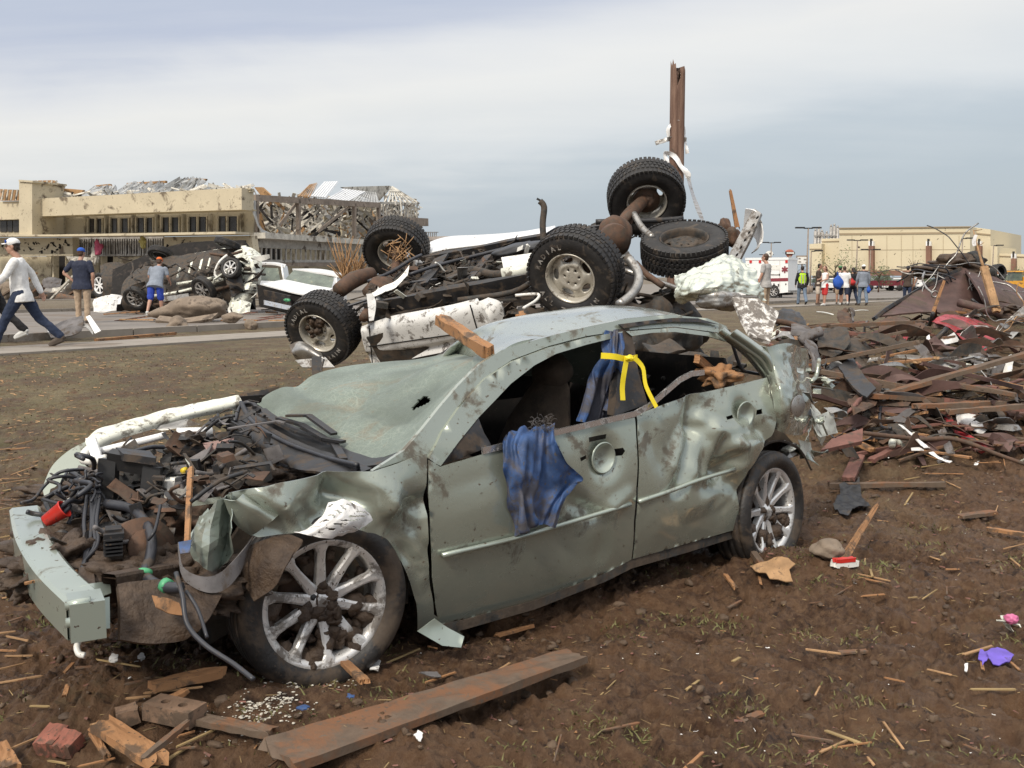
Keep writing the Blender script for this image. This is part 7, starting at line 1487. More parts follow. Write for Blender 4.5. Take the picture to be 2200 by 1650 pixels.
    o = mb.build('shirt', M[shirt], e); remesh(o, vox, 3, .02)
    # trousers or shorts
    mb = MB(); ell(mb, hipc+V((0, -.005, -.01)), (.150*wide, .105, .10))
    for (h, kn, an, b) in legsJ:
        if shorts: limb(mb, [h, h.lerp(kn, .5), h.lerp(kn, .92)], [.105, .098, .092])
        else: limb(mb, [h, h.lerp(kn, .5), kn, kn.lerp(an, .5), an+V((0, 0, -.01))], [.105, .090, .075, .068, .066])
    o = mb.build('shorts' if shorts else 'trousers', M[legs], e); remesh(o, vox, 3, .03)
    for (h, kn, an, b) in legsJ:
        f = V((0, math.cos(b*.6), math.sin(b*.6))); mb = MB(); limb(mb, [an+V((0, -.025, -.035)), an+f*.09+V((0, 0, -.05)), an+f*.165+V((0, 0, -.056))], [.047, .044, .032]); mb.tube([an+V((0, -.04, -.072)), an+f*.19+V((0, 0, -.075))], [.040, .036], 10); o = mb.build('shoe', M[shoe], e); remesh(o, vox, 2)
    # hair, hat, eyes
    mb = MB(); ell(mb, hp(0, -.028, .045), (.082, .085, .088), hr); ell(mb, hp(0, -.055, -.01), (.070, .050, .065), hr)
    if longhair: limb(mb, [hp(0, -.07, .0), hp(0, -.10, -.08), hp(.01, -.10, -.19)], [.06, .055, .03])
    o = mb.build('hair', M[hair], e); remesh(o, .009, 1)
    for s in (-1, 1): mb = MB(); mb.blob(hp(s*.030, .0835, .010), (.010, .006, .007), 0, 2); mb.build('eye', M['hair'], e)
    if hat:
        mb = MB(); ell(mb, hp(0, -.012, .062), (.088, .102, .076), hr); o = mb.build('cap', M[hat], e); remesh(o, .008, 1)
        mb = MB(); patch(mb, [[hp(-.075, .06, .050), hp(0, .085, .062), hp(.075, .06, .050)], [hp(-.060, .125, .040), hp(0, .160, .050), hp(.060, .125, .040)]], 8, 4, 0, 1, 1, .006); mb.build('peak', M[hat], o)
    if extra: extra(e, up, hp, wr, sh)
    return e
def at(px, py, d):
    p_ = P(px, py, d); return V((p_.x, p_.y, Gz(p_.x, p_.y)+.03))
def ex_cap(e, up, hp, wr, sh):
    mb = MB(); mb.blob(hp(-.055, .075, .085), (.020, .012, .016), .3, 3, 1, 3); mb.blob(hp(-.020, .088, .088), (.018, .01, .018), .3, 3, 2, 3); mb.blob(hp(-.038, .08, .062), (.022, .01, .012), .3, 3, 3, 3); mb.build('cap_emblem', M['croyal'], e)
person(at(52, 745, 15.7), V((-1, -.22, 0)), 'person in white long-sleeved shirt, white cap and dark jeans striding left on the path', 1.80, 'cwhite', 'long', 'cjeans', hat='cwhite', stride=(30, -30), bend=(6, 16), arms=(((-.26, .14, .27), (-.25, .36, .10)), ((.27, -.13, .27), (.25, -.22, .02))), lean=4, near=True, extra=ex_cap)
person(at(-16, 735, 17.0), V((-1, -.1, 0)), 'person in black clothes cut off by the left edge of the picture', 1.82, 'cblack', 'long', 'cblack', shoe='cshoew', stride=(20, -26), bend=(4, 20), hat='cblack', skin='skin2', near=True)
person(at(180, 700, 24.0), V((.12, 1, 0)), 'person seen from behind in navy shirt, khaki trousers and blue cap, hands on hips', 1.80, 'cnavy', 'short', 'ckhaki', hat='croyal', hair='hairb', stride=(3, -2), bend=(3, 3), wide=1.22, arms=(((-.40, -.06, .26), (-.22, -.02, .08)), ((.30, -.02, .22), (.26, .04, -.02))), near=True)
person(at(336, 672, 28.0), V((.05, 1, 0)), 'person bending forward in grey shirt, blue shorts and orange cap by the overturned car', 1.76, 'cgrey', 'short', 'cblue', True, shoe='cshoew', hat='corange', hair='hairb', stride=(-12, 8), bend=(22, 2), lean=30, wide=1.15, arms=(((-.27, .10, .30), (-.26, .33, .25)), ((.27, .10, .30), (.26, .33, .25))), near=True)
person(at(1643, 690, 29.0), V((-.8, .6, 0)), 'person in a grey T-shirt standing in front of the ambulance', 1.78, 'cgreyl', 'short', 'ckhaki', hair='hairb', wide=1.1, near=True)
def ex_vest(e, up, hp, wr, sh):
    mb = MB(); loft(mb, [(up(0, .0, -.03), .195, .142), (up(0, .01, .08), .185, .14), (up(0, .005, .28), .195, .142), (up(0, -.005, .46), .185, .132), (up(0, -.01, .53), .13, .10)]); o = mb.build('safety_vest', M['cvest'], e); remesh(o, .012, 2, .02)
    for x in (-.07, .07): mb = MB(); patch(mb, [[up(x-.018, -.139, 0), up(x+.018, -.139, 0)], [up(x-.018, -.152, .25), up(x+.018, -.152, .25)], [up(x-.018, -.138, .45), up(x+.018, -.138, .45)]], 3, 8, 0, 1, 1, .004); mb.build('reflective_strip', M['cgreyl'], o)
person(at(1722, 652, 45), V((.05, 1, 0)), 'person with a yellow-green safety vest and pale jeans walking away from the camera', 1.76, 'cblack', 'long', 'cjeansl', shoe='cblack', stride=(14, -16), bend=(4, 24), extra=ex_vest, wide=1.1)
person(at(1757, 655, 44.5), V((.9, -.3, 0)), 'person in a dark jacket and white shorts facing the person in red shorts', 1.84, 'cbrown', 'long', 'cbeige', True, shoe='cbrown', stride=(2, -3), skin='skin2', arms=(((-.25, .0, .27), (-.22, .18, .18)), ((.25, .0, .27), (.22, .2, .2))))
person(at(1771, 659, 43.5), V((-.9, -.4, 0)), 'person with reddish hair in white top and short red shorts', 1.72, 'cwhite', 'none', 'cred', True, shoe='cshoew', hair='hairr', longhair=True, stride=(6, -4), wide=.86, arms=(((-.2, .05, .27), (-.15, .22, .2)), ((.2, .05, .27), (.15, .24, .24))))
def ex_bag(m_, x, y, z, r_, nm='bag'):
    def f(e, up, hp, wr, sh): mb = MB(); mb.blob(up(x, y, z), r_, .1, 3, 2, 1.5); mb.build(nm, M[m_], e)
    return f
def bag_thing(px, py, d, r_, m_, label):
    mb = MB(); c_ = P(px, py, d); mb.blob(c_, r_, .15, 3, 2, 1.5); mb.tube([c_+V((-.05, 0, r_[2]*.8)), c_+V((-.02, .03, r_[2]*1.6)), c_+V((.05, 0, r_[2]*.8))], .012, 6, 5); bx_thing('bag', mb, M[m_], label, 'bag')
person(at(1803, 650, 46), V((.2, 1, 0)), 'person with green cap and dark top, half hidden behind the blue bag', 1.76, 'cblack', 'short', 'ckhaki', True, hat='cgreen', stride=(5, -5))
person(at(1812, 654, 44.5), V((.15, 1, 0)), 'person from behind in white T-shirt and navy shorts carrying a blue bag', 1.74, 'cwhite', 'short', 'cnavy', True, shoe='cshoew', hair='hairb', stride=(12, -14), bend=(3, 20), wide=1.12)
bag_thing(1800, 607, 44.2, (.24, .14, .30), 'croyal', 'large blue bag on the back of the person in white T-shirt')
person(at(1831, 651, 45.5), V((-.3, 1, 0)), 'person in a black top and dark jeans with a red bag', 1.70, 'cblack', 'short', 'cjeans', longhair=True, stride=(14, -12), bend=(3, 16), wide=.95)
bag_thing(1831, 607, 45.0, (.16, .10, .13), 'cred', 'small red bag at the waist of the person in black top')
person(at(1853, 652, 44.5), V((.1, 1, 0)), 'person from behind in white cap, grey top and light blue jeans', 1.80, 'cgrey', 'long', 'cjeansl', hat='cwhite', hair='hair', stride=(10, -10), bend=(3, 16), wide=1.12)
bag_thing(1866, 623, 44.3, (.10, .08, .14), 'croyal', 'small blue bag held low beside the person in white cap and grey top')
person(at(1948, 648, 47), V((.3, .9, 0)), 'person in a brown top and jeans standing left of the debris heap', 1.78, 'cbrown', 'short', 'cjeans', hair='hair', stride=(4, -5), skin='skin2')
person(at(1975, 645, 48), V((-.6, .9, 0)), 'person in white shirt and black cap half hidden by the debris heap', 1.76, 'cwhite', 'short', 'cblack', hat='cblack', stride=(4, -5))

# ================================================================ the debris heap on the right
def wp(name, rows, m, lab, cat, nu=18, nv=14, amp=.03, fr=4, sd=1, th=.006, group=None):
    mb = MB(); patch(mb, [[P(*q) for q in r] for r in rows], nu, nv, amp, fr, sd, th); return bx_thing(name, mb, M[m], lab, cat, group)
tk = thing('overturned_tank', P(2090, 660, 12), 'big rusty brown torn steel tank body lying on the debris heap', 'steel tank')
pq('torn_plate', [[(1958, 630, 12.2), (2010, 600, 12.3), (2062, 578, 12.4), (2078, 582, 12.4)], [(1905, 660, 11.6), (1990, 645, 11.9), (2060, 630, 12.0), (2115, 625, 12.2)], [(1874, 682, 11.2), (1985, 672, 11.4), (2060, 682, 11.5), (2130, 690, 11.8)]], M['tank'], tk, 34, 24, .03, 2, 4, .02)
pq('shell', [[(2072, 584, 12.3), (2130, 595, 12.6), (2200, 622, 12.9), (2330, 660, 13.2)], [(2092, 610, 11.7), (2140, 622, 12), (2200, 646, 12.2), (2330, 690, 12.5)], [(2112, 650, 11.5), (2150, 665, 11.7), (2210, 690, 11.9), (2330, 735, 12.2)], [(2128, 688, 11.8), (2160, 705, 12), (2215, 725, 12.2), (2330, 770, 12.5)]], M['tank'], tk, 30, 24, .03, 2, 8, .02)
pq('plate_edge', [[(1872, 684, 11.1), (1905, 658, 11.5), (1958, 627, 12.1), (2010, 598, 12.2), (2060, 576, 12.3)], [(1876, 690, 11.1), (1908, 664, 11.5), (1960, 633, 12.1), (2012, 604, 12.2), (2062, 582, 12.3)]], M['black'], tk, 24, 3, .01, 3, 3, .04)
for c_, ax_, lab in ((P(2092, 566, 12.6), V((1, .2, .25)), 1), (P(2144, 586, 12.8), V((.4, -.9, .1)), 2)):
    mb = tyre_mb(c_, ax_, .115 if lab == 2 else .16, .12, .07, 0, 28); mb.build('wheel', M['tyre'], tk)
mb = MB(); mb.blob(P(2058, 570, 12.6), (.28, .2, .12), .5, 4, 3, 2); mb.blob(P(2020, 585, 12.6), (.3, .2, .08), .6, 4, 4, 2); mb.blob(P(2000, 578, 12.7), (.14, .1, .06), .5, 3, 5, 2); mb.build('root_clod', M['mud'], tk)
q = random.Random(31)
for i in range(16):
    x, y = q.uniform(1960, 2130), q.uniform(568, 610); pts = [P(x, y, 12.1)]; v = V((q.uniform(-1, 1), 0, q.uniform(-.6, .3))).normalized()
    for k in range(5): v = (v+V((q.uniform(-.6, .6), q.uniform(-.3, .3), q.uniform(-.6, .5)))).normalized(); pts.append(pts[-1]+v*q.uniform(.08, .22))
    mb = MB(); mb.tube(pts, q.choice((.005, .007, .010)), 5, 4); bx_thing('wire', mb, M['steel' if i % 3 else 'hose'], 'loose curled wire on top of the rusty tank body', 'wire', 'loose wires on top of the rusty tank body')
for i in range(18):
    x, y = q.uniform(2140, 2215), q.uniform(690, 800); pts = [P(x, y, 10.4)]; v = V((q.uniform(-1, 1), 0, q.uniform(-.6, .6))).normalized()
    for k in range(6): v = (v+V((q.uniform(-.8, .8), q.uniform(-.3, .3), q.uniform(-.8, .8)))).normalized(); pts.append(pts[-1]+v*q.uniform(.06, .16))
    mb = MB(); mb.tube(pts, .006, 5, 4); bx_thing('wire', mb, M['steel' if i % 2 else 'tan'], 'thin wire in the tangle at the right edge of the debris heap', 'wire', 'tangle of wires at the right edge of the debris heap')
def board(a, b, w_, t, m, lab, up=V((0, 0, 1)), jag=.02, name='board', cat='board', taper=1.0, seg=6): mb = MB(); mb.bar(a, b, w_, t, up=up, seg=seg, jag=jag, rnd=rb, taper=taper); return bx_thing(name, mb, M[m], lab, cat)
board(P(2142, 672, 10.9), P(2113, 572, 11.2), .085, .04, 'tan', 'tan upright board leaning against the rusty tank body', V((0, 1, 0)))
board(P(2004, 673, 10.9), P(2029, 602, 11.0), .035, .025, 'wood', 'thin orange stick leaning on the dark torn plate', V((0, 1, 0)), taper=.6, cat='stick')
mb = MB(); mb.tube([P(2112, 572, 11.4), P(2100, 530, 11.5), P(2091, 494, 11.6)], [.018, .012, .006], 6, 3); mb.tube([P(2100, 530, 11.5), P(2114, 521, 11.5)], [.006, .004], 5); mb.tube([P(2091, 496, 11.6), P(2110, 493, 11.6)], [.006, .004], 5); bx_thing('branch', mb, M['tan'], 'bare forked branch sticking up from the rusty tank body', 'branch')
wp('rag', [[(2094, 504, 11.4), (2100, 505, 11.4)], [(2088, 518, 11.4), (2097, 516, 11.4)], [(2090, 530, 11.4), (2098, 527, 11.4)]], 'paper', 'white rag caught high on the forked branch', 'rag', 6, 8, .02, 6)
mb = MB()
for i in range(16): t = i*2*math.pi/16; 
mb.lathe([(.035, -.01), (.045, 0), (.035, .01), (.025, 0)], P(2008, 632, 11.0), V((0, 1, .2)), 18, closed=True); mb.tube([P(2004, 630, 11), P(1990, 618, 11.1), P(1982, 600, 11.3), P(1986, 585, 11.6)], .012, 6, 5); bx_thing('wire_ring', mb, M['steel'], 'silver ring on a bent wire hanging over the dark torn plate', 'wire ring')
wp('red_sheet', [[(2002, 690, 10.6), (2032, 676, 10.8), (2086, 684, 10.9), (2130, 700, 10.8), (2168, 720, 10.6)], [(2030, 700, 10.3), (2048, 700, 10.4), (2092, 706, 10.4), (2130, 722, 10.3), (2160, 735, 10.3)], [(2052, 712, 10.2), (2066, 728, 10.1), (2092, 742, 10.1), (2125, 755, 10.1), (2150, 752, 10.2)]], 'red', 'bent bright red metal panel on top of the debris heap', 'metal panel', 32, 18, .03, 3, 5)
wp('angle_bracket', [[(1991, 712, 10.2), (1995, 716, 10.2)], [(1990, 740, 10.1), (2000, 734, 10.1)]], 'whitec', 'white broken angle piece below the bright red panel', 'bracket', 3, 6, .003); 
wp('angle_bracket', [[(1992, 736, 10.12), (2025, 728, 10.1), (2050, 714, 10.1)], [(1991, 742, 10.1), (2025, 741, 10.1), (2062, 733, 10.1)]], 'whitec', 'white ragged horizontal piece below the bright red panel', 'bracket', 12, 4, .03, 9)
board(P(2160, 818, 9.1), P(2172, 766, 9.3), .055, .045, 'pvc', 'white square tube standing at the right of the debris heap', V((0, 1, 0)), 0, 'plastic_tube', 'tube', .8)
board(P(2060, 798, 9.6), P(2230, 918, 7.9), .06, .05, 'rust', 'lower of the two long rusty rails on the right of the heap', V((.3, -.5, .8)), .0, 'steel_rail', 'rail'); board(P(2085, 774, 9.9), P(2230, 872, 8.4), .05, .05, 'rust', 'upper of the two long rusty rails on the right of the heap', V((.3, -.5, .8)), .0, 'steel_rail', 'rail')
wp('rag', [[(2055, 885, 8.0), (2075, 874, 8.1), (2100, 878, 8.1), (2118, 890, 8)], [(2056, 908, 7.8), (2080, 900, 7.75), (2108, 905, 7.8), (2125, 918, 7.9)], [(2072, 925, 7.8), (2090, 925, 7.7), (2110, 932, 7.7), (2130, 912, 7.8)]], 'paper', 'crumpled white cloth lying on the right side of the debris heap', 'rag', 24, 20, .04, 6, 9)
wp('blue_scrap', [[(2163, 942, 7.7), (2178, 936, 7.7)], [(2168, 950, 7.6), (2182, 946, 7.6)]], 'blue', 'small blue scrap right of the crumpled white cloth', 'scrap', 6, 6, .02, 8)
mb = MB(); mb.blob(P(2141, 852, 8.9), (.05, .05, .035), .2, 3, 4, 1.5); bx_thing('orange_lump', mb, M['corange'], 'orange lump between the two rusty rails', 'lump')
wp('red_beam', [[(2028, 900, 8.0), (2040, 895, 8.0)], [(2055, 935, 7.7), (2068, 925, 7.7)], [(2108, 975, 7.4), (2125, 968, 7.4)]], 'red', 'long red painted beam low on the right of the heap', 'beam', 5, 20, .02, 5, 3, .03); wp('red_beam', [[(1932, 785, 9.6), (1990, 782, 9.6)], [(1936, 796, 9.5), (1992, 797, 9.5)]], 'red', 'short red painted piece in the middle of the heap', 'beam', 12, 4, .03, 5, 3, .02)
wp('red_beam', [[(1872, 716, 10.4), (1884, 720, 10.4)], [(1874, 760, 10.0), (1888, 762, 10)], [(1880, 800, 9.6), (1890, 800, 9.6)]], 'red', 'upright muddy red strip in the middle of the heap', 'beam', 5, 16, .03, 5, 6, .02); wp('red_beam', [[(1950, 700, 10.2), (1960, 705, 10.2)], [(1935, 730, 10), (1944, 735, 10)], [(1918, 752, 9.9), (1924, 756, 9.9)]], 'red', 'thin red strip slanting left under the dark plate', 'beam', 4, 12, .02, 5, 8, .02)
wp('grey_red_beam', [[(1898, 762, 9.9), (1912, 755, 9.9)], [(1925, 800, 9.4), (1940, 792, 9.4)], [(1942, 832, 9.2), (1960, 815, 9.2)]], 'rust', 'flaking grey and red plank end in the middle of the heap', 'beam', 5, 16, .02, 6, 3, .03)
mb = MB(); mb.tube([P(1855, 930, 7.4), P(1920, 938, 7.4), P(1984, 944, 7.4), P(2040, 942, 7.4), P(2090, 955, 7.3), P(2140, 975, 7.1), P(2210, 1000, 6.9)], [.016, .018, .018, .018, .017, .015, .013], 8, 5); bx_thing('branch', mb, M['rust'], 'long brown branch lying across the front of the debris heap', 'branch')
mb = MB(); mb.tube([P(1925, 850, 8.6), P(1898, 862, 8.2), P(1890, 890, 7.9), P(1893, 915, 7.7), P(1915, 920, 7.6)], .012, 8, 6); bx_thing('cable', mb, M['hose'], 'bent dark cable curving down the front of the heap', 'cable')
wp('white_strip', [[(1930, 912, 7.6), (1940, 915, 7.6)], [(1958, 935, 7.4), (1966, 938, 7.4)], [(1985, 962, 7.2), (1998, 962, 7.2)]], 'paper', 'ragged white strip on the mud before the brown branch', 'strip', 4, 14, .02, 9, 3); wp('white_strip', [[(1957, 963, 7.3), (1975, 962, 7.3)], [(1958, 968, 7.2), (1985, 968, 7.2)]], 'paper', 'small flat white strip crossing the ragged one', 'strip', 5, 3, .01)
wp('white_strip', [[(1995, 972, 7.1), (2004, 970, 7.1)], [(2015, 985, 7.0), (2020, 982, 7.0)], [(2040, 994, 6.9), (2046, 992, 6.9)]], 'paper', 'curled white strip end lowest beside the brown branch', 'strip', 4, 14, .02, 9, 6)
wp('board', [[(1786, 950, 6.9), (1852, 928, 7.1)], [(1762, 975, 6.7), (1851, 955, 6.9)]], 'woodr', 'reddish board with a pointed end right of the rear wheel', 'board', 10, 6, .004, 3, 1, .03)
wp('rubber_mat', [[(1800, 790, 8.6), (1830, 770, 8.9)], [(1830, 830, 8.1), (1858, 812, 8.3)], [(1862, 858, 7.8), (1882, 838, 8.0)]], 'black', 'black ribbed rubber mat in the hollow of the heap', 'mat', 8, 24, .03, 5, 5, .02)
SH = [  # brown and grey torn sheets of the heap
 ([(1660, 668, 10.4), (1700, 660, 10.6), (1728, 680, 10.3)], [(1668, 700, 9.9), (1705, 695, 9.9), (1735, 710, 9.9)], 'black', 'black torn ducting left of the heap, behind the spattered board', 3),
 ([(1755, 715, 9.6), (1785, 700, 9.9), (1820, 705, 9.8)], [(1760, 755, 9.1), (1795, 760, 9.1), (1828, 730, 9.3)], 'under', 'dark folded sheet behind the crushed rear corner', 4),
 ([(1800, 665, 10.6), (1825, 662, 10.7), (1835, 690, 10.4)], [(1798, 688, 10.3), (1818, 700, 10.2), (1838, 710, 10.1)], 'rust', 'brown crumpled piece at the top left of the heap', 5),
 ([(1830, 660, 10.8), (1838, 670, 10.7), (1835, 705, 10.3)], [(1822, 664, 10.7), (1828, 690, 10.4), (1826, 700, 10.3)], 'grey', 'grey curved edge right of the brown crumpled piece', 6),
 ([(1735, 720, 8.8), (1755, 735, 8.8), (1765, 790, 8.6)], [(1725, 745, 8.6), (1742, 770, 8.5), (1748, 800, 8.4)], 'grey', 'grey bent plate directly behind the crushed rear corner', 7),
 ([(1820, 775, 9.1), (1850, 768, 9.3), (1880, 795, 9.0)], [(1835, 800, 8.8), (1865, 805, 8.8), (1885, 820, 8.7)], 'under', 'dark brown curved plate above the rubber mat', 8),
 ([(1960, 752, 9.9), (2020, 755, 9.8), (2060, 770, 9.6)], [(1970, 785, 9.3), (2010, 795, 9.1), (2030, 790, 9.3)], 'under', 'dark torn sheet under the white angle piece', 9),
 ([(2060, 765, 9.8), (2120, 760, 9.9), (2180, 768, 9.8)], [(2100, 780, 9.5), (2125, 800, 9.3), (2130, 790, 9.4)], 'grey', 'grey plastic sheet hanging under the bright red panel', 10),
 ([(1985, 812, 9.1), (2020, 815, 9.1), (2040, 835, 9.0)], [(2000, 830, 8.8), (2025, 838, 8.8), (2042, 842, 8.8)], 'grey', 'small slate-grey sheet in the middle of the heap', 11),
 ([(1890, 690, 10.6), (1930, 680, 10.8), (1990, 690, 10.6)], [(1885, 720, 10.2), (1925, 715, 10.2), (1980, 715, 10.2)], 'rust', 'brown ribbed sheet below the edge of the torn plate', 12),
 ([(1895, 725, 10.1), (1930, 715, 10.2), (1950, 722, 10.1)], [(1890, 745, 9.9), (1915, 745, 9.9), (1935, 745, 9.9)], 'under', 'dark layered sheet under the brown ribbed one', 13),
 ([(1800, 720, 9.8), (1850, 730, 9.7), (1880, 760, 9.4)], [(1815, 750, 9.3), (1845, 770, 9.2), (1870, 790, 9.0)], 'under', 'large muddy sheet at the left of the heap', 14),
 ([(1820, 860, 7.9), (1850, 848, 8.1), (1888, 852, 8.2)], [(1835, 890, 7.5), (1860, 880, 7.6), (1880, 872, 7.8)], 'rust', 'curled rusty strip in front of the rubber mat', 15),
 ([(1818, 882, 7.6), (1842, 858, 7.9)], [(1828, 888, 7.6), (1858, 850, 8.0)], 'woodr', 'narrow reddish strip lying over the curled rusty one', 16),
 ([(1826, 780, 9.0), (1840, 776, 9.1)], [(1868, 805, 8.7), (1872, 815, 8.7)], 'woodr', 'reddish bent strap above the rubber mat', 17),
 ([(1700, 690, 9.8), (1740, 700, 9.6), (1760, 720, 9.5)], [(1700, 720, 9.4), (1730, 725, 9.3), (1750, 735, 9.3)], 'grey', 'dusty grey crumpled tube end behind the spattered board', 18)]
for a, b, m_, lab, sd_ in SH:
    mid = [((p[0]+r[0])/2, (p[1]+r[1])/2, (p[2]+r[2])/2-.12) for p, r in zip(a, b)]
    wp('torn_sheet', [list(a), mid, list(b)], m_, lab, 'metal sheet', 18, 18, .085, 4.6, sd_, .006)
for i, (a, b, r, m_, lab) in enumerate((((1668, 690, 9.9), (1735, 712, 9.6), .03, 'rust', 'brown pipe left of the heap, just above the crushed corner'), ((1720, 735, 9.3), (1765, 712, 9.3), .05, 'grey', 'pale dusty log-like tube behind the crushed corner'), ((1870, 705, 10.6), (1990, 690, 10.6), .012, 'rust', 'long thin rod across the brown ribbed sheet'), ((2060, 650, 11.4), (2215, 700, 10.8), .05, 'tank', 'rusty pipe along the foot of the tank body'), ((1900, 1000, 6.6), (1905, 1000, 6.6), .01, 'rust', 'rusty bolt in the mud below the brown branch'), ((1755, 670, 0), (1790, 676, 0), .02, 'pvc', 'thin white tube on the grass behind the heap'), ((1835, 668, 0), (1865, 667, 0), .015, 'pvc', 'small pale stick on the grass right of the white tube'), ((1985, 760, 9.6), (1990, 800, 9.3), .05, 'black', 'short black rubber tube under the dark torn sheet'))):
    a, b = (P(*a), P(*b)) if a[2] else (G(a[0], a[1], .04), G(b[0], b[1], .04)); mb = MB(); mb.tube([a, (a+b)/2+V((0, 0, .02)), b], r, 9, 4); bx_thing('pipe', mb, M[m_], lab, 'pipe')
# many smaller individual pieces of the heap
q = random.Random(77); kinds = [('metal_scrap', 'bent strip of muddy scrap metal in the debris heap', 'scrap', 'bent scrap strips in the debris heap'), ('wood_scrap', 'broken muddy batten in the debris heap', 'batten', 'broken battens in the debris heap'), ('wreck_fragment', 'jagged brown wreck fragment in the debris heap', 'fragment', 'jagged brown fragments in the debris heap')]
for i in range(430):
    x = q.uniform(1660, 2200); y = q.uniform(660, 985) if x > 1800 else q.uniform(665, 860)
    if x < 1790 and y > 800: x += 110
    if y < 700 and x < 1880: y += 50
    p_ = G(x, y, q.uniform(.0, .12)); k = q.random(); mb = MB()
    if k < .42:
        a = q.uniform(0, 6.28); e = V((math.cos(a), math.sin(a)*.6, q.uniform(-.3, .4)))*q.uniform(.12, .40); w_ = V((q.uniform(-1, 1), q.uniform(-1, 1), q.uniform(.2, 1))).normalized()*q.uniform(.03, .10)
        patch(mb, [[p_-e, p_+V((0, 0, q.uniform(0, .1))), p_+e], [p_-e+w_, p_+w_+V((0, 0, q.uniform(0, .1))), p_+e+w_*.6]], 10, 4, .03, 5, i, .005); nm, lab, cat, gp = kinds[0]; m_ = q.choice(('rust', 'under', 'tank', 'grey', 'rust', 'steel', 'rust', 'tank', 'under', 'under'))
    elif k < .75:
        a = q.uniform(0, 6.28); e = V((math.cos(a), math.sin(a)*.7, q.uniform(-.25, .35)))*q.uniform(.08, .35); mb.bar(p_-e, p_+e, q.uniform(.02, .07), q.uniform(.01, .03), seg=4, jag=.02, rnd=q); nm, lab, cat, gp = kinds[1]; m_ = q.choice(('woodm', 'woodr', 'wood', 'woodm', 'tan'))
    else: junk(mb, p_, q.uniform(.08, .3), q); nm, lab, cat, gp = kinds[2]; m_ = q.choice(('mud', 'under', 'tank', 'rust', 'grey', 'tank', 'steel', 'cream', 'black'))
    bx_thing(nm, mb, M[m_], lab, cat, gp)
LS = ['nearest', 'second', 'third', 'fourth', 'fifth', 'sixth', 'seventh', 'eighth', 'ninth', 'tenth', 'eleventh', 'twelfth']
for i in range(16):
    x = q.uniform(1800, 2260); y = q.uniform(690, 900)
    if 1960 < x < 2190 and y < 790: y += 90
    p_ = G(x, y, q.uniform(.08, .30)); mb = MB(); s_ = q.uniform(.20, .42)
    if i < 0:
        a = q.uniform(0, 6.28); e = V((math.cos(a), math.sin(a)*.5, q.uniform(-.4, .5)))*s_; w_ = V((q.uniform(-.4, .4), q.uniform(-.3, .3), q.uniform(.3, .8)))*s_*.7; n = e.cross(w_).normalized()
        patch(mb, [[p_-e, p_-e*.3+n*s_*.3, p_+e*.5, p_+e-n*s_*.2], [p_-e+w_*.6, p_-e*.3+w_*.7+n*s_*.5, p_+e*.4+w_*.6, p_+e*.9+w_*.4], [p_-e*.8+w_, p_-e*.2+w_*1.2+n*s_*.1, p_+e*.5+w_*q.uniform(.8, 1.3), p_+e*.8+w_*.8-n*s_*.3]], 28, 20, .07, 4.2, i+2, .006)
        bx_thing('torn_sheet', mb, M[q.choice(('tank', 'rust', 'tank', 'under', 'rust', 'grey'))], 'large bent rusty sheet standing in the debris heap', 'metal sheet', 'large bent rusty sheets in the debris heap')
    else:
        a = q.uniform(-.9, .9)+(3.14 if q.random() < .3 else 0); e = V((math.cos(a), -abs(math.sin(a))*.7, q.uniform(-.15, .35)))*s_*1.5; mb.bar(p_-e, p_+e, q.uniform(.05, .12), .035, seg=8, jag=.06, rnd=q)
        bx_thing('long_board', mb, M[q.choice(('woodm', 'woodr', 'woodm', 'tank'))], 'long dark muddy board lying in the debris heap', 'board', 'long dark boards in the debris heap')
for i in range(60):
    p_ = G(q.uniform(1850, 2200), q.uniform(800, 1000), .04); a = q.uniform(0, 3.14); e = V((math.cos(a), math.sin(a)*.5, q.uniform(-.2, .5)))*q.uniform(.05, .14); mb = MB(); mb.tube([p_-e, p_+e], [.005, .003], 5); bx_thing('straw', mb, M['wood' if i % 2 else 'straw'], 'yellow-brown straw stalk in the debris heap', 'straw', 'straw stalks in the debris heap')
for i in range(26):
    p_ = G(q.uniform(1720, 2200), q.uniform(700, 1010), .05); mb = MB(); junk(mb, p_, q.uniform(.015, .05), q, True); bx_thing('white_fragment', mb, M['paper'], 'small white fragment scattered in the debris heap', 'fragment', 'white fragments in the debris heap')

# ================================================================ foreground
def gb_(a, b, w_, t, m, lab, h=.03, jag=.02, name='board', cat='board', taper=1.0, hb=None, seg=8, up=V((0, 0, 1))): return board(G(*a, h), G(*b, h if hb is None else hb), w_, t, m, lab, up, jag, name, cat, taper, seg)
gb_((590, 1625), (1243, 1407), .205, .028, 'woodm', 'long wide mud-covered plank in the foreground below the front wheel', .085, .03, taper=.55, seg=14)
gb_((312, 1478), (487, 1440), .06, .025, 'wood', 'red-brown split board left of the front wheel', .05, .03); gb_((325, 1522), (405, 1482), .03, .015, 'wood', 'narrow orange splinter just below the red-brown split board', .04, .03)
gb_((425, 1545), (592, 1575), .055, .02, 'woodm', 'narrow grey-brown board ending at the long plank', .03, .03); gb_((205, 1548), (350, 1642), .075, .028, 'wood', 'split board with peeling red face at the bottom left', .05, .05); gb_((300, 1636), (408, 1548), .02, .015, 'woodm', 'thin grey stick crossing the split red-faced board', .07, .02)
gb_((196, 1572), (232, 1628), .02, .012, 'wood', 'short orange splinter left of the split red-faced board', .03, .02); gb_((138, 1498), (146, 1472), .016, .01, 'wood', 'tiny bright orange splinter on the mud at the left', .04, .01); gb_((-5, 1600), (28, 1655), .05, .02, 'wood', 'orange wood corner at the bottom left corner of the picture', .04, .02)
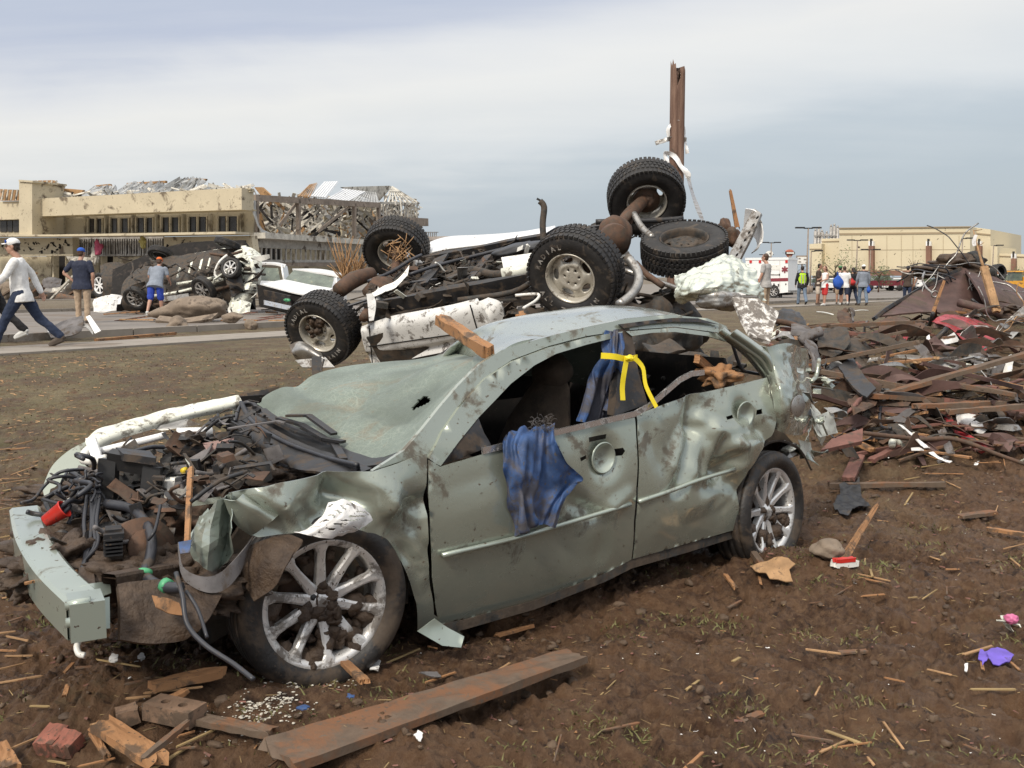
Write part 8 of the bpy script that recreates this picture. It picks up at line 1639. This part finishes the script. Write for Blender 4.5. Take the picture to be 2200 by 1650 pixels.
gb_((735, 1418), (785, 1465), .035, .015, 'wood', 'red-orange splinter right under the front wheel', .06, .02); gb_((1062, 1366), (1150, 1344), .03, .014, 'wood', 'yellow sliver of wood in the shade of the front door', .03, .03, taper=.4)
gb_((1585, 1140), (1640, 1220), .035, .03, 'woodm', 'dark stick sloping down beside the rear wheel', .10, .01, hb=.03, up=V((0, -1, .3))); gb_((1556, 1232), (1582, 1266), .02, .012, 'wood', 'yellow splinter left of the tan bark sheet', .03, .02)
gb_((1782, 1043), (2032, 1040), .05, .03, 'woodm', 'long brown batten lying level on the mud right of the rear wheel', .04, .02); gb_((1845, 980), (1822, 1030), .09, .03, 'woodr', 'short wide brown board pointing at the long batten', .06, .01); gb_((1870, 990), (1930, 960), .06, .03, 'woodr', 'small brown board right of the reddish pointed one', .05, .01); gb_((2118, 1136), (2215, 1150), .035, .02, 'wood', 'orange-brown batten at the right edge of the picture', .03, .02); gb_((2060, 1110), (2140, 1100), .06, .02, 'woodm', 'mud-coloured board near the right edge', .02, .02)
board(G(1808, 1208, .0), P(1888, 1078, 5.75), .045, .016, 'wood', 'orange pointed stake sticking up out of the mud', V((0, -1, .2)), .03, 'stake', 'stake', .35)
gb_((1800, 1402), (1880, 1398), .03, .01, 'woodm', 'thin reddish stick half sunk in the mud at lower right', .01, .02); gb_((1580, 1555), (1640, 1530), .03, .01, 'woodm', 'small brown stick at the bottom right', .01, .02)
mb = MB(); b0 = G(375, 1528, .045); rt = Matrix.Rotation(rad(-22), 3, 'Z')
v2, fs = trifill([(-.095, -.045), (.095, -.045), (.095, .045), (-.095, .045)], [[(-.035+.016*math.cos(t)+o, .016*math.sin(t)) for t in [i*math.pi/6 for i in range(12)]] for o in (0, .07)], .02)
for k in (1, -1): b = len(mb.v); mb.v += [b0+rt @ V((p.x, p.y, .028*k)) for p in v2]; mb.sm = False; [mb.face([b+i for i in (f if k > 0 else f[::-1])]) for f in fs]
for a, c in (((-.095, -.045), (.095, -.045)), ((.095, -.045), (.095, .045)), ((.095, .045), (-.095, .045)), ((-.095, .045), (-.095, -.045))): mb.add([b0+rt @ V((*a, -.028)), b0+rt @ V((*c, -.028)), b0+rt @ V((*c, .028)), b0+rt @ V((*a, .028))], [(0, 1, 2, 3)])
for o in (-.035, .035): mb.lathe([(.016, .028), (.016, -.028)], b0+rt @ V((o, 0, 0)), (0, 0, 1), 12)
bx_thing('brick', mb, M['brick'], 'mud-coloured brick with two round holes left of the long plank', 'brick')
for i, (a, b, lab) in enumerate((((92, 1612), (132, 1566), 'longer red broken brick at the bottom left'), ((128, 1618), (162, 1580), 'shorter red broken brick beside the longer one'), ((250, 1545), (300, 1530), 'muddy broken brick left of the holed one'))):
    mb = MB(); mb.bar(G(*a, .02), G(*b, .02), .07, .05, seg=2, jag=.007, rnd=rb); bx_thing('brick', mb, M['brickr' if i < 2 else 'brick'], lab, 'brick')
def gp_(name, cx_, cy_, w_, h_, m, lab, cat, amp=.015, sd=1, lift=.035, fr=9):
    r_ = random.Random(sd*17+int(cx_)); n = 11; pol = []
    for i in range(n):
        a = 2*math.pi*(i+r_.uniform(-.3, .3))/n; k = r_.uniform(.38, 1.12); g_ = G(cx_+w_*.5*math.cos(a)*k, cy_+h_*.5*math.sin(a)*k, 0); pol.append((g_.x, g_.y))
    v2, fs = trifill(pol, [], .012); mb = MB(); b = 0
    for z_ in (0, -.003):
        for q_ in v2:
            p3 = V((q_.x, q_.y, 0))*fr; mb.v.append(V((q_.x, q_.y, Gz(q_.x, q_.y)+lift+z_+amp*(fold(p3, sd)+.5*noise.noise(p3*1.7)))))
    for t in fs:
        t = t if (v2[t[1]]-v2[t[0]]).cross(v2[t[2]]-v2[t[0]]) > 0 else t[::-1]; mb.face(t); mb.face([x+len(v2) for x in t[::-1]])
    return bx_thing(name, mb, M[m], lab, cat)
    p = [[G(cx_+(u-.5)*w_, cy_+(v-.5)*h_, lift+(.02 if v == 0 else 0)) for u in (0, .5, 1)] for v in (0, .5, 1)]; mb = MB(); patch(mb, p, 10, 10, amp, fr, sd, .003, hole=lambda a, b: noise.noise(V((a*3+sd, b*3, sd)))-.9*((a-.5)**2+(b-.5)**2)*2 < -.28); return bx_thing(name, mb, M[m], lab, cat)
gp_('bark_sheet', 1665, 1245, 135, 60, 'tan', 'torn tan sheet of bark below the rear wheel', 'bark', .025, 3, .05, 6)
gp_('purple_scrap', 2150, 1428, 62, 50, 'purple', 'larger purple plastic scrap at the lower right', 'scrap', .012, 4); gp_('purple_scrap', 2112, 1428, 22, 40, 'purple', 'smaller purple plastic scrap left of the larger one', 'scrap', .01, 6)
gp_('white_scrap', 362, 1378, 42, 30, 'paper', 'greyish white crumpled paper under the muddy undertray', 'paper', .012, 5, .06); gp_('white_scrap', 244, 1435, 26, 30, 'paper', 'white torn paper left of the front wheel', 'paper', .01, 2); gp_('white_scrap', 306, 1433, 20, 24, 'paper', 'small white torn paper right of the larger torn one', 'paper', .01, 8); gp_('white_scrap', 900, 1602, 28, 22, 'paper', 'small white square scrap in the mud below the long plank', 'paper', .004, 7); gp_('white_scrap', 2075, 1450, 12, 28, 'paper', 'narrow white leaf-like scrap below the purple ones', 'paper', .004, 9)
gp_('blue_scrap', 652, 1545, 36, 16, 'blue', 'small blue scrap above the left end of the long plank', 'scrap', .012, 3); gp_('blue_scrap', 752, 1515, 20, 14, 'blue', 'tiny blue scrap on the upper edge of the long plank', 'scrap', .01, 4); gp_('blue_scrap', 930, 1468, 60, 14, 'grey', 'grey-blue rag at the upper edge of the long plank', 'scrap', .015, 5); gp_('pink_scrap', 805, 1448, 40, 28, 'paper', 'frothy white scrap right of the front wheel', 'scrap', .02, 6)
mb = MB(); [junk(mb, G(2163, 1340, .035)+V((q.uniform(-.02, .02), q.uniform(-.02, .02), q.uniform(0, .02))), .05, q) for _ in range(6)]; o_ = bx_thing('flower_shoe', mb, M['cream'], 'pink and cream crumpled wrapper at the right edge', 'wrapper'); mb = MB(); mb.blob(G(2172, 1330, .065), (.028, .025, .022), .3, 3, 3, 2.2); mb.build('pink_print', M['pinkp'] if 'pinkp' in M else mat('pink_print', (.62, .16, .32), .5), o_); o_.name = 'wrapper'
mb = MB(); mb.blob(G(1778, 1180, .05), (.085, .06, .055), .2, 4, 3, 1.5); bx_thing('stone', mb, M['stone'], 'round greenish stone between the rear wheel and the stake', 'stone')
gp_('black_bag', 1828, 1082, 92, 84, 'blackc', 'crumpled black plastic bag right of the rear wheel', 'bag', .035, 4, .05, 7)
mb = MB(); mb.bar(G(1790, 1212, .03), G(1838, 1208, .03), .05, .03, seg=4, jag=.01, rnd=rb); o_ = bx_thing('broken_moulding', mb, M['pvc'], 'broken white and red moulding at the foot of the stake', 'moulding'); mb = MB(); mb.bar(G(1792, 1205, .055), G(1836, 1201, .055), .03, .02, seg=4, jag=.01, rnd=rb); mb.build('red_edge', M['redp'], o_)
wp('cloth_strip', [[(1700, 1190, 5.3), (1760, 1180, 5.4), (1810, 1180, 5.5)], [(1690, 1200, 5.25), (1750, 1198, 5.3), (1812, 1192, 5.4)]], 'black', 'dark twisted cloth strip behind the broken moulding', 'cloth', 14, 5, .02, 7)
for i, (x, y) in enumerate(((560, 1500), (620, 1470), (530, 1535), (700, 1480), (1920, 1130), (1905, 1205), (1900, 900))): pass
q = random.Random(55)
# splinters and straws one by one
for i in range(120):
    if i < 46: x, y = q.uniform(0, 430), q.uniform(860, 1640)
    elif i < 80: x, y = q.uniform(1550, 2200), q.uniform(1010, 1300)
    else: x, y = q.uniform(300, 2200), q.uniform(1380, 1640)
    if 60 < x < 600 and y < 1400 and y > 950: x = q.uniform(0, 60)
    p_ = G(x, y, .022); a = q.gauss(.35, .5) if x < 700 else q.uniform(0, 3.14); l = q.uniform(.025, .10)*(1.6 if y < 1100 else 1); e = V((math.cos(a), math.sin(a), q.uniform(-.08, .14)))*l; mb = MB(); mb.bar(p_-e, p_+e, q.uniform(.004, .014), .005, seg=3, jag=.012, rnd=q)
    lab, gpn = (('thin orange wood splinter lying on the mud left of the car', 'wood splinters left of the car') if i < 46 else ('short wood splinter on the mud right of the rear wheel', 'wood splinters right of the rear wheel') if i < 80 else ('little wood splinter on the churned mud in the foreground', 'wood splinters in the foreground'))
    bx_thing('wood_splinter', mb, M[q.choice(('wood', 'tan', 'straw', 'woodm'))], lab, 'splinter', gpn)
for i in range(150):
    if i < 50: x, y = q.uniform(0, 600), q.uniform(800, 1640)
    else: x, y = q.uniform(600, 2200), q.uniform(1010, 1640)
    if 60 < x < 600 and 950 < y < 1400: continue
    p_ = G(x, y, .015); mb = MB(); s_ = q.uniform(.003, .010); junk(mb, p_, s_, q, True)
    bx_thing('white_fragment', mb, M['paper'], 'tiny white fragment lying on the mud around the car', 'fragment', 'tiny white fragments on the mud')
# ---- what nobody could count
def litter(n, fx, m_, nm, lab, l0, l1, w_):
    mb = MB(); mb.sm = False; xs = np.array([fx() for _ in range(n)]); z_ = gz(xs[:, 0], xs[:, 1])+mud(xs[:, 0], xs[:, 1])
    for i in range(n):
        x, y = xs[i]; a = q.uniform(0, 6.28); l = q.uniform(l0, l1)*(1+.06*y); ww = w_*q.uniform(.5, 1.6)*(1+.1*y); dx, dy = math.cos(a), math.sin(a); t = q.uniform(-.3, .5)*l; z = z_[i]+.003; b = (V((x-dx*l, y-dy*l, z)), V((x+dx*l, y+dy*l, z+max(t, 0))), V((-dy*ww, dx*ww, 0)), V((0, 0, ww*.8)))
        mb.add([b[0]-b[2], b[0]+b[2], b[1]+b[2]*.6, b[1]-b[2]*.6, b[0]+b[3], b[1]+b[3]*.7], [(0, 3, 5, 4), (1, 4, 5, 2), (0, 4, 1), (3, 2, 5), (0, 1, 2, 3)])
    return tag(mb.build(nm, M[m_]), lab, 'litter', kind='stuff')
def f_any():
    y = 1.0+(q.random()**1.3)*9; return (q.uniform(-1, 1)*(.5+y*.6), y)
def f_left():
    y = 5+q.random()*9; return (-y*q.uniform(.0, .62), y)
q = random.Random(191)
litter(3600, f_any, 'straw', 'straw_litter', 'fine straw and grass stalks trodden into the mud', .004, .020, .0011)
litter(1500, f_any, 'woodr', 'bark_litter', 'fine dark chips of wood and bark trodden into the mud', .004, .014, .0035)
litter(500, f_any, 'wood', 'wood_chips', 'fine orange wood chips trodden into the mud', .004, .012, .0028)
litter(260, f_any, 'flake', 'white_specks', 'tiny pale specks trodden into the mud', .002, .004, .0025)
litter(1500, f_left, 'tan', 'lawn_litter', 'fine stalks and scraps strewn over the lawn', .006, .022, .003)
mb = MB(); q = random.Random(91)
for i in range(2400):
    y = .9+abs(q.random())**1.4*8; x = q.uniform(-1, 1)*(.6+y*.6)
    s_ = q.uniform(.003, .008+.010*q.random())*(1+.05*y); z = Gz(x, y)+float(mud(np.array(x), np.array(y))) if False else None
    mb.v.append(V((x, y, s_)))
pts = np.array([[v.x, v.y, v.z] for v in mb.v]); zz_ = gz(pts[:, 0], pts[:, 1])+mud(pts[:, 0], pts[:, 1]); mb = MB()
bm = bmesh.new(); bmesh.ops.create_icosphere(bm, subdivisions=2, radius=1); iv = [v.co.copy() for v in bm.verts]; jf = [tuple(v.index for v in f.verts) for f in bm.faces]; bm.free()
SHP = []
for k in range(14): SHP.append([p*(1+.55*noise.noise(p*1.7+V((k*5.1, 0, 0)))+.3*noise.noise(p*4+V((k*2.1, 3, 0)))) for p in iv])
for i in range(len(pts)):
    s_ = pts[i, 2]; sc_ = (s_*q.uniform(.8, 1.8), s_*q.uniform(.8, 1.5), s_*q.uniform(.5, 1)); a = q.uniform(0, 6.28); ca, sa = math.cos(a), math.sin(a); c_ = (pts[i, 0], pts[i, 1], zz_[i]+s_*.15)
    mb.add([(c_[0]+ca*p.x*sc_[0]-sa*p.y*sc_[1], c_[1]+sa*p.x*sc_[0]+ca*p.y*sc_[1], c_[2]+p.z*sc_[2]) for p in SHP[i % 14]], jf)
M['clod'] = mat('mud_clod', (.125, .082, .050), .75, 0, .4, 2.5, bump=.006, bs=60, c2=(.055, .035, .023))
tag(mb.build('mud_clods', M['clod']), 'crumbs and clods of brown mud', 'mud clods', kind='stuff')
mb = MB(); mb.sm = False
def blades(n, fx, h0, h1, m_):
    mb = MB(); mb.sm = False; xs = []
    for i in range(n): xs.append(fx())
    xs = np.array(xs); z_ = gz(xs[:, 0], xs[:, 1])+mud(xs[:, 0], xs[:, 1])
    for i in range(n):
        x, y = xs[i]; h = q.uniform(h0, h1); a = q.uniform(0, 6.28); w_ = .0022+.00055*y; dx, dy = math.cos(a)*w_, math.sin(a)*w_; lx, ly = q.gauss(0, h*.9), q.gauss(0, h*.9); z = z_[i]-.004
        mb.add([(x-dx, y-dy, z), (x+dx, y+dy, z), (x+lx*.5+dx*.6, y+ly*.5+dy*.6, z+h*.65), (x+lx, y+ly, z+h*.9), (x+lx*.5-dx*.6, y+ly*.5-dy*.6, z+h*.65)], [(0, 1, 2, 4), (4, 2, 3)])
    return mb
cl_ = [(q.uniform(-3.2, 3), q.uniform(1.7, 6)) for _ in range(150)]
def f_near():
    c_ = q.choice(cl_); return (c_[0]+q.gauss(0, .07), c_[1]+q.gauss(0, .06))
def f_lawn():
    y = 5.4+(q.random()**.8)*10; x = -y*.62+q.random()*(y*.62+3.0); return (x, y)
M['grassd'] = mat('trampled_grass', (.18, .15, .08), .8, 0, .35, 1.2, c2=(.12, .09, .05))
tag(blades(9000, f_near, .008, .028, 0).build('grass', M['grass']), 'small tufts of grass poking out of the mud', 'grass', kind='stuff')
tag(blades(15000, f_lawn, .006, .020, 0).build('lawn_grass', M['grassd']), 'trampled yellow-green grass of the lawn', 'grass', kind='stuff')
mb = MB(); cc = [G(560, 1508), G(620, 1478), G(520, 1538), G(700, 1475), G(590, 1520), G(660, 1450)]
for i in range(620):
    c_ = q.choice(cc); x, y = c_.x+q.gauss(0, .055), c_.y+q.gauss(0, .04); z = Gz(x, y)+float(mud(np.array([x]), np.array([y]))[0]); s_ = q.uniform(.0015, .0048)
    mb.add([(x+p.x*s_*1.5, y+p.y*s_, z+p.z*s_*.6+.002) for p in SHP[i % 14]], jf)
tag(mb.build('white_flakes', M['flake']), 'spill of small white flakes on the mud mound before the front wheel', 'flakes', kind='stuff')

# ---- labels: where the members of a small group differ only by place, count them from the left
def pxof(o):
    q = o.location if o.type == 'EMPTY' else o.matrix_basis @ (sum((V(c) for c in o.bound_box), V())/8)
    q = q-C0; d = q.y*CP-q.z*SP; return q.x/max(d, .1)
grp = {}
for o in list(col.objects):
    if o.parent is None and o.get('group') and o.get('label'): grp.setdefault((o['group'], o['label']), []).append(o)
def nth(i): return f"{i}{'th' if 10 < i % 100 < 14 else {1: 'st', 2: 'nd', 3: 'rd'}.get(i % 10, 'th')}"
CN = {'rust': 'rusty', 'tank': 'dark brown', 'under': 'blackish', 'grey': 'grey', 'steel': 'silver', 'wood': 'orange', 'woodm': 'muddy', 'woodr': 'reddish', 'tan': 'tan', 'insul': 'pale', 'stone': 'grey-brown', 'hose': 'black'}
MN = {m.name: CN[k] for k, m in M.items() if k in CN}
for (g, lab), os_ in grp.items():
    if not 1 < len(os_) <= 62: continue
    by = {}
    for o in os_: by.setdefault(MN.get(o.data.materials[0].name, '') if o.type == 'MESH' and o.data.materials else '', []).append(o)
    for cn, oo in by.items():
        oo.sort(key=pxof); base = lab.split(' in ')[0].split(' along ')[0].split(' on top')[0].split(' lying')[0].split(' standing')[0].split(' at the')[0]
        for wd in ('rusty ', 'dark '): base = base.replace(wd, '')
        for i, o in enumerate(oo): o['label'] = ' '.join(f"{cn} {base}, {nth(i+1)} from the left of the {cn} {g}".split()[:16])
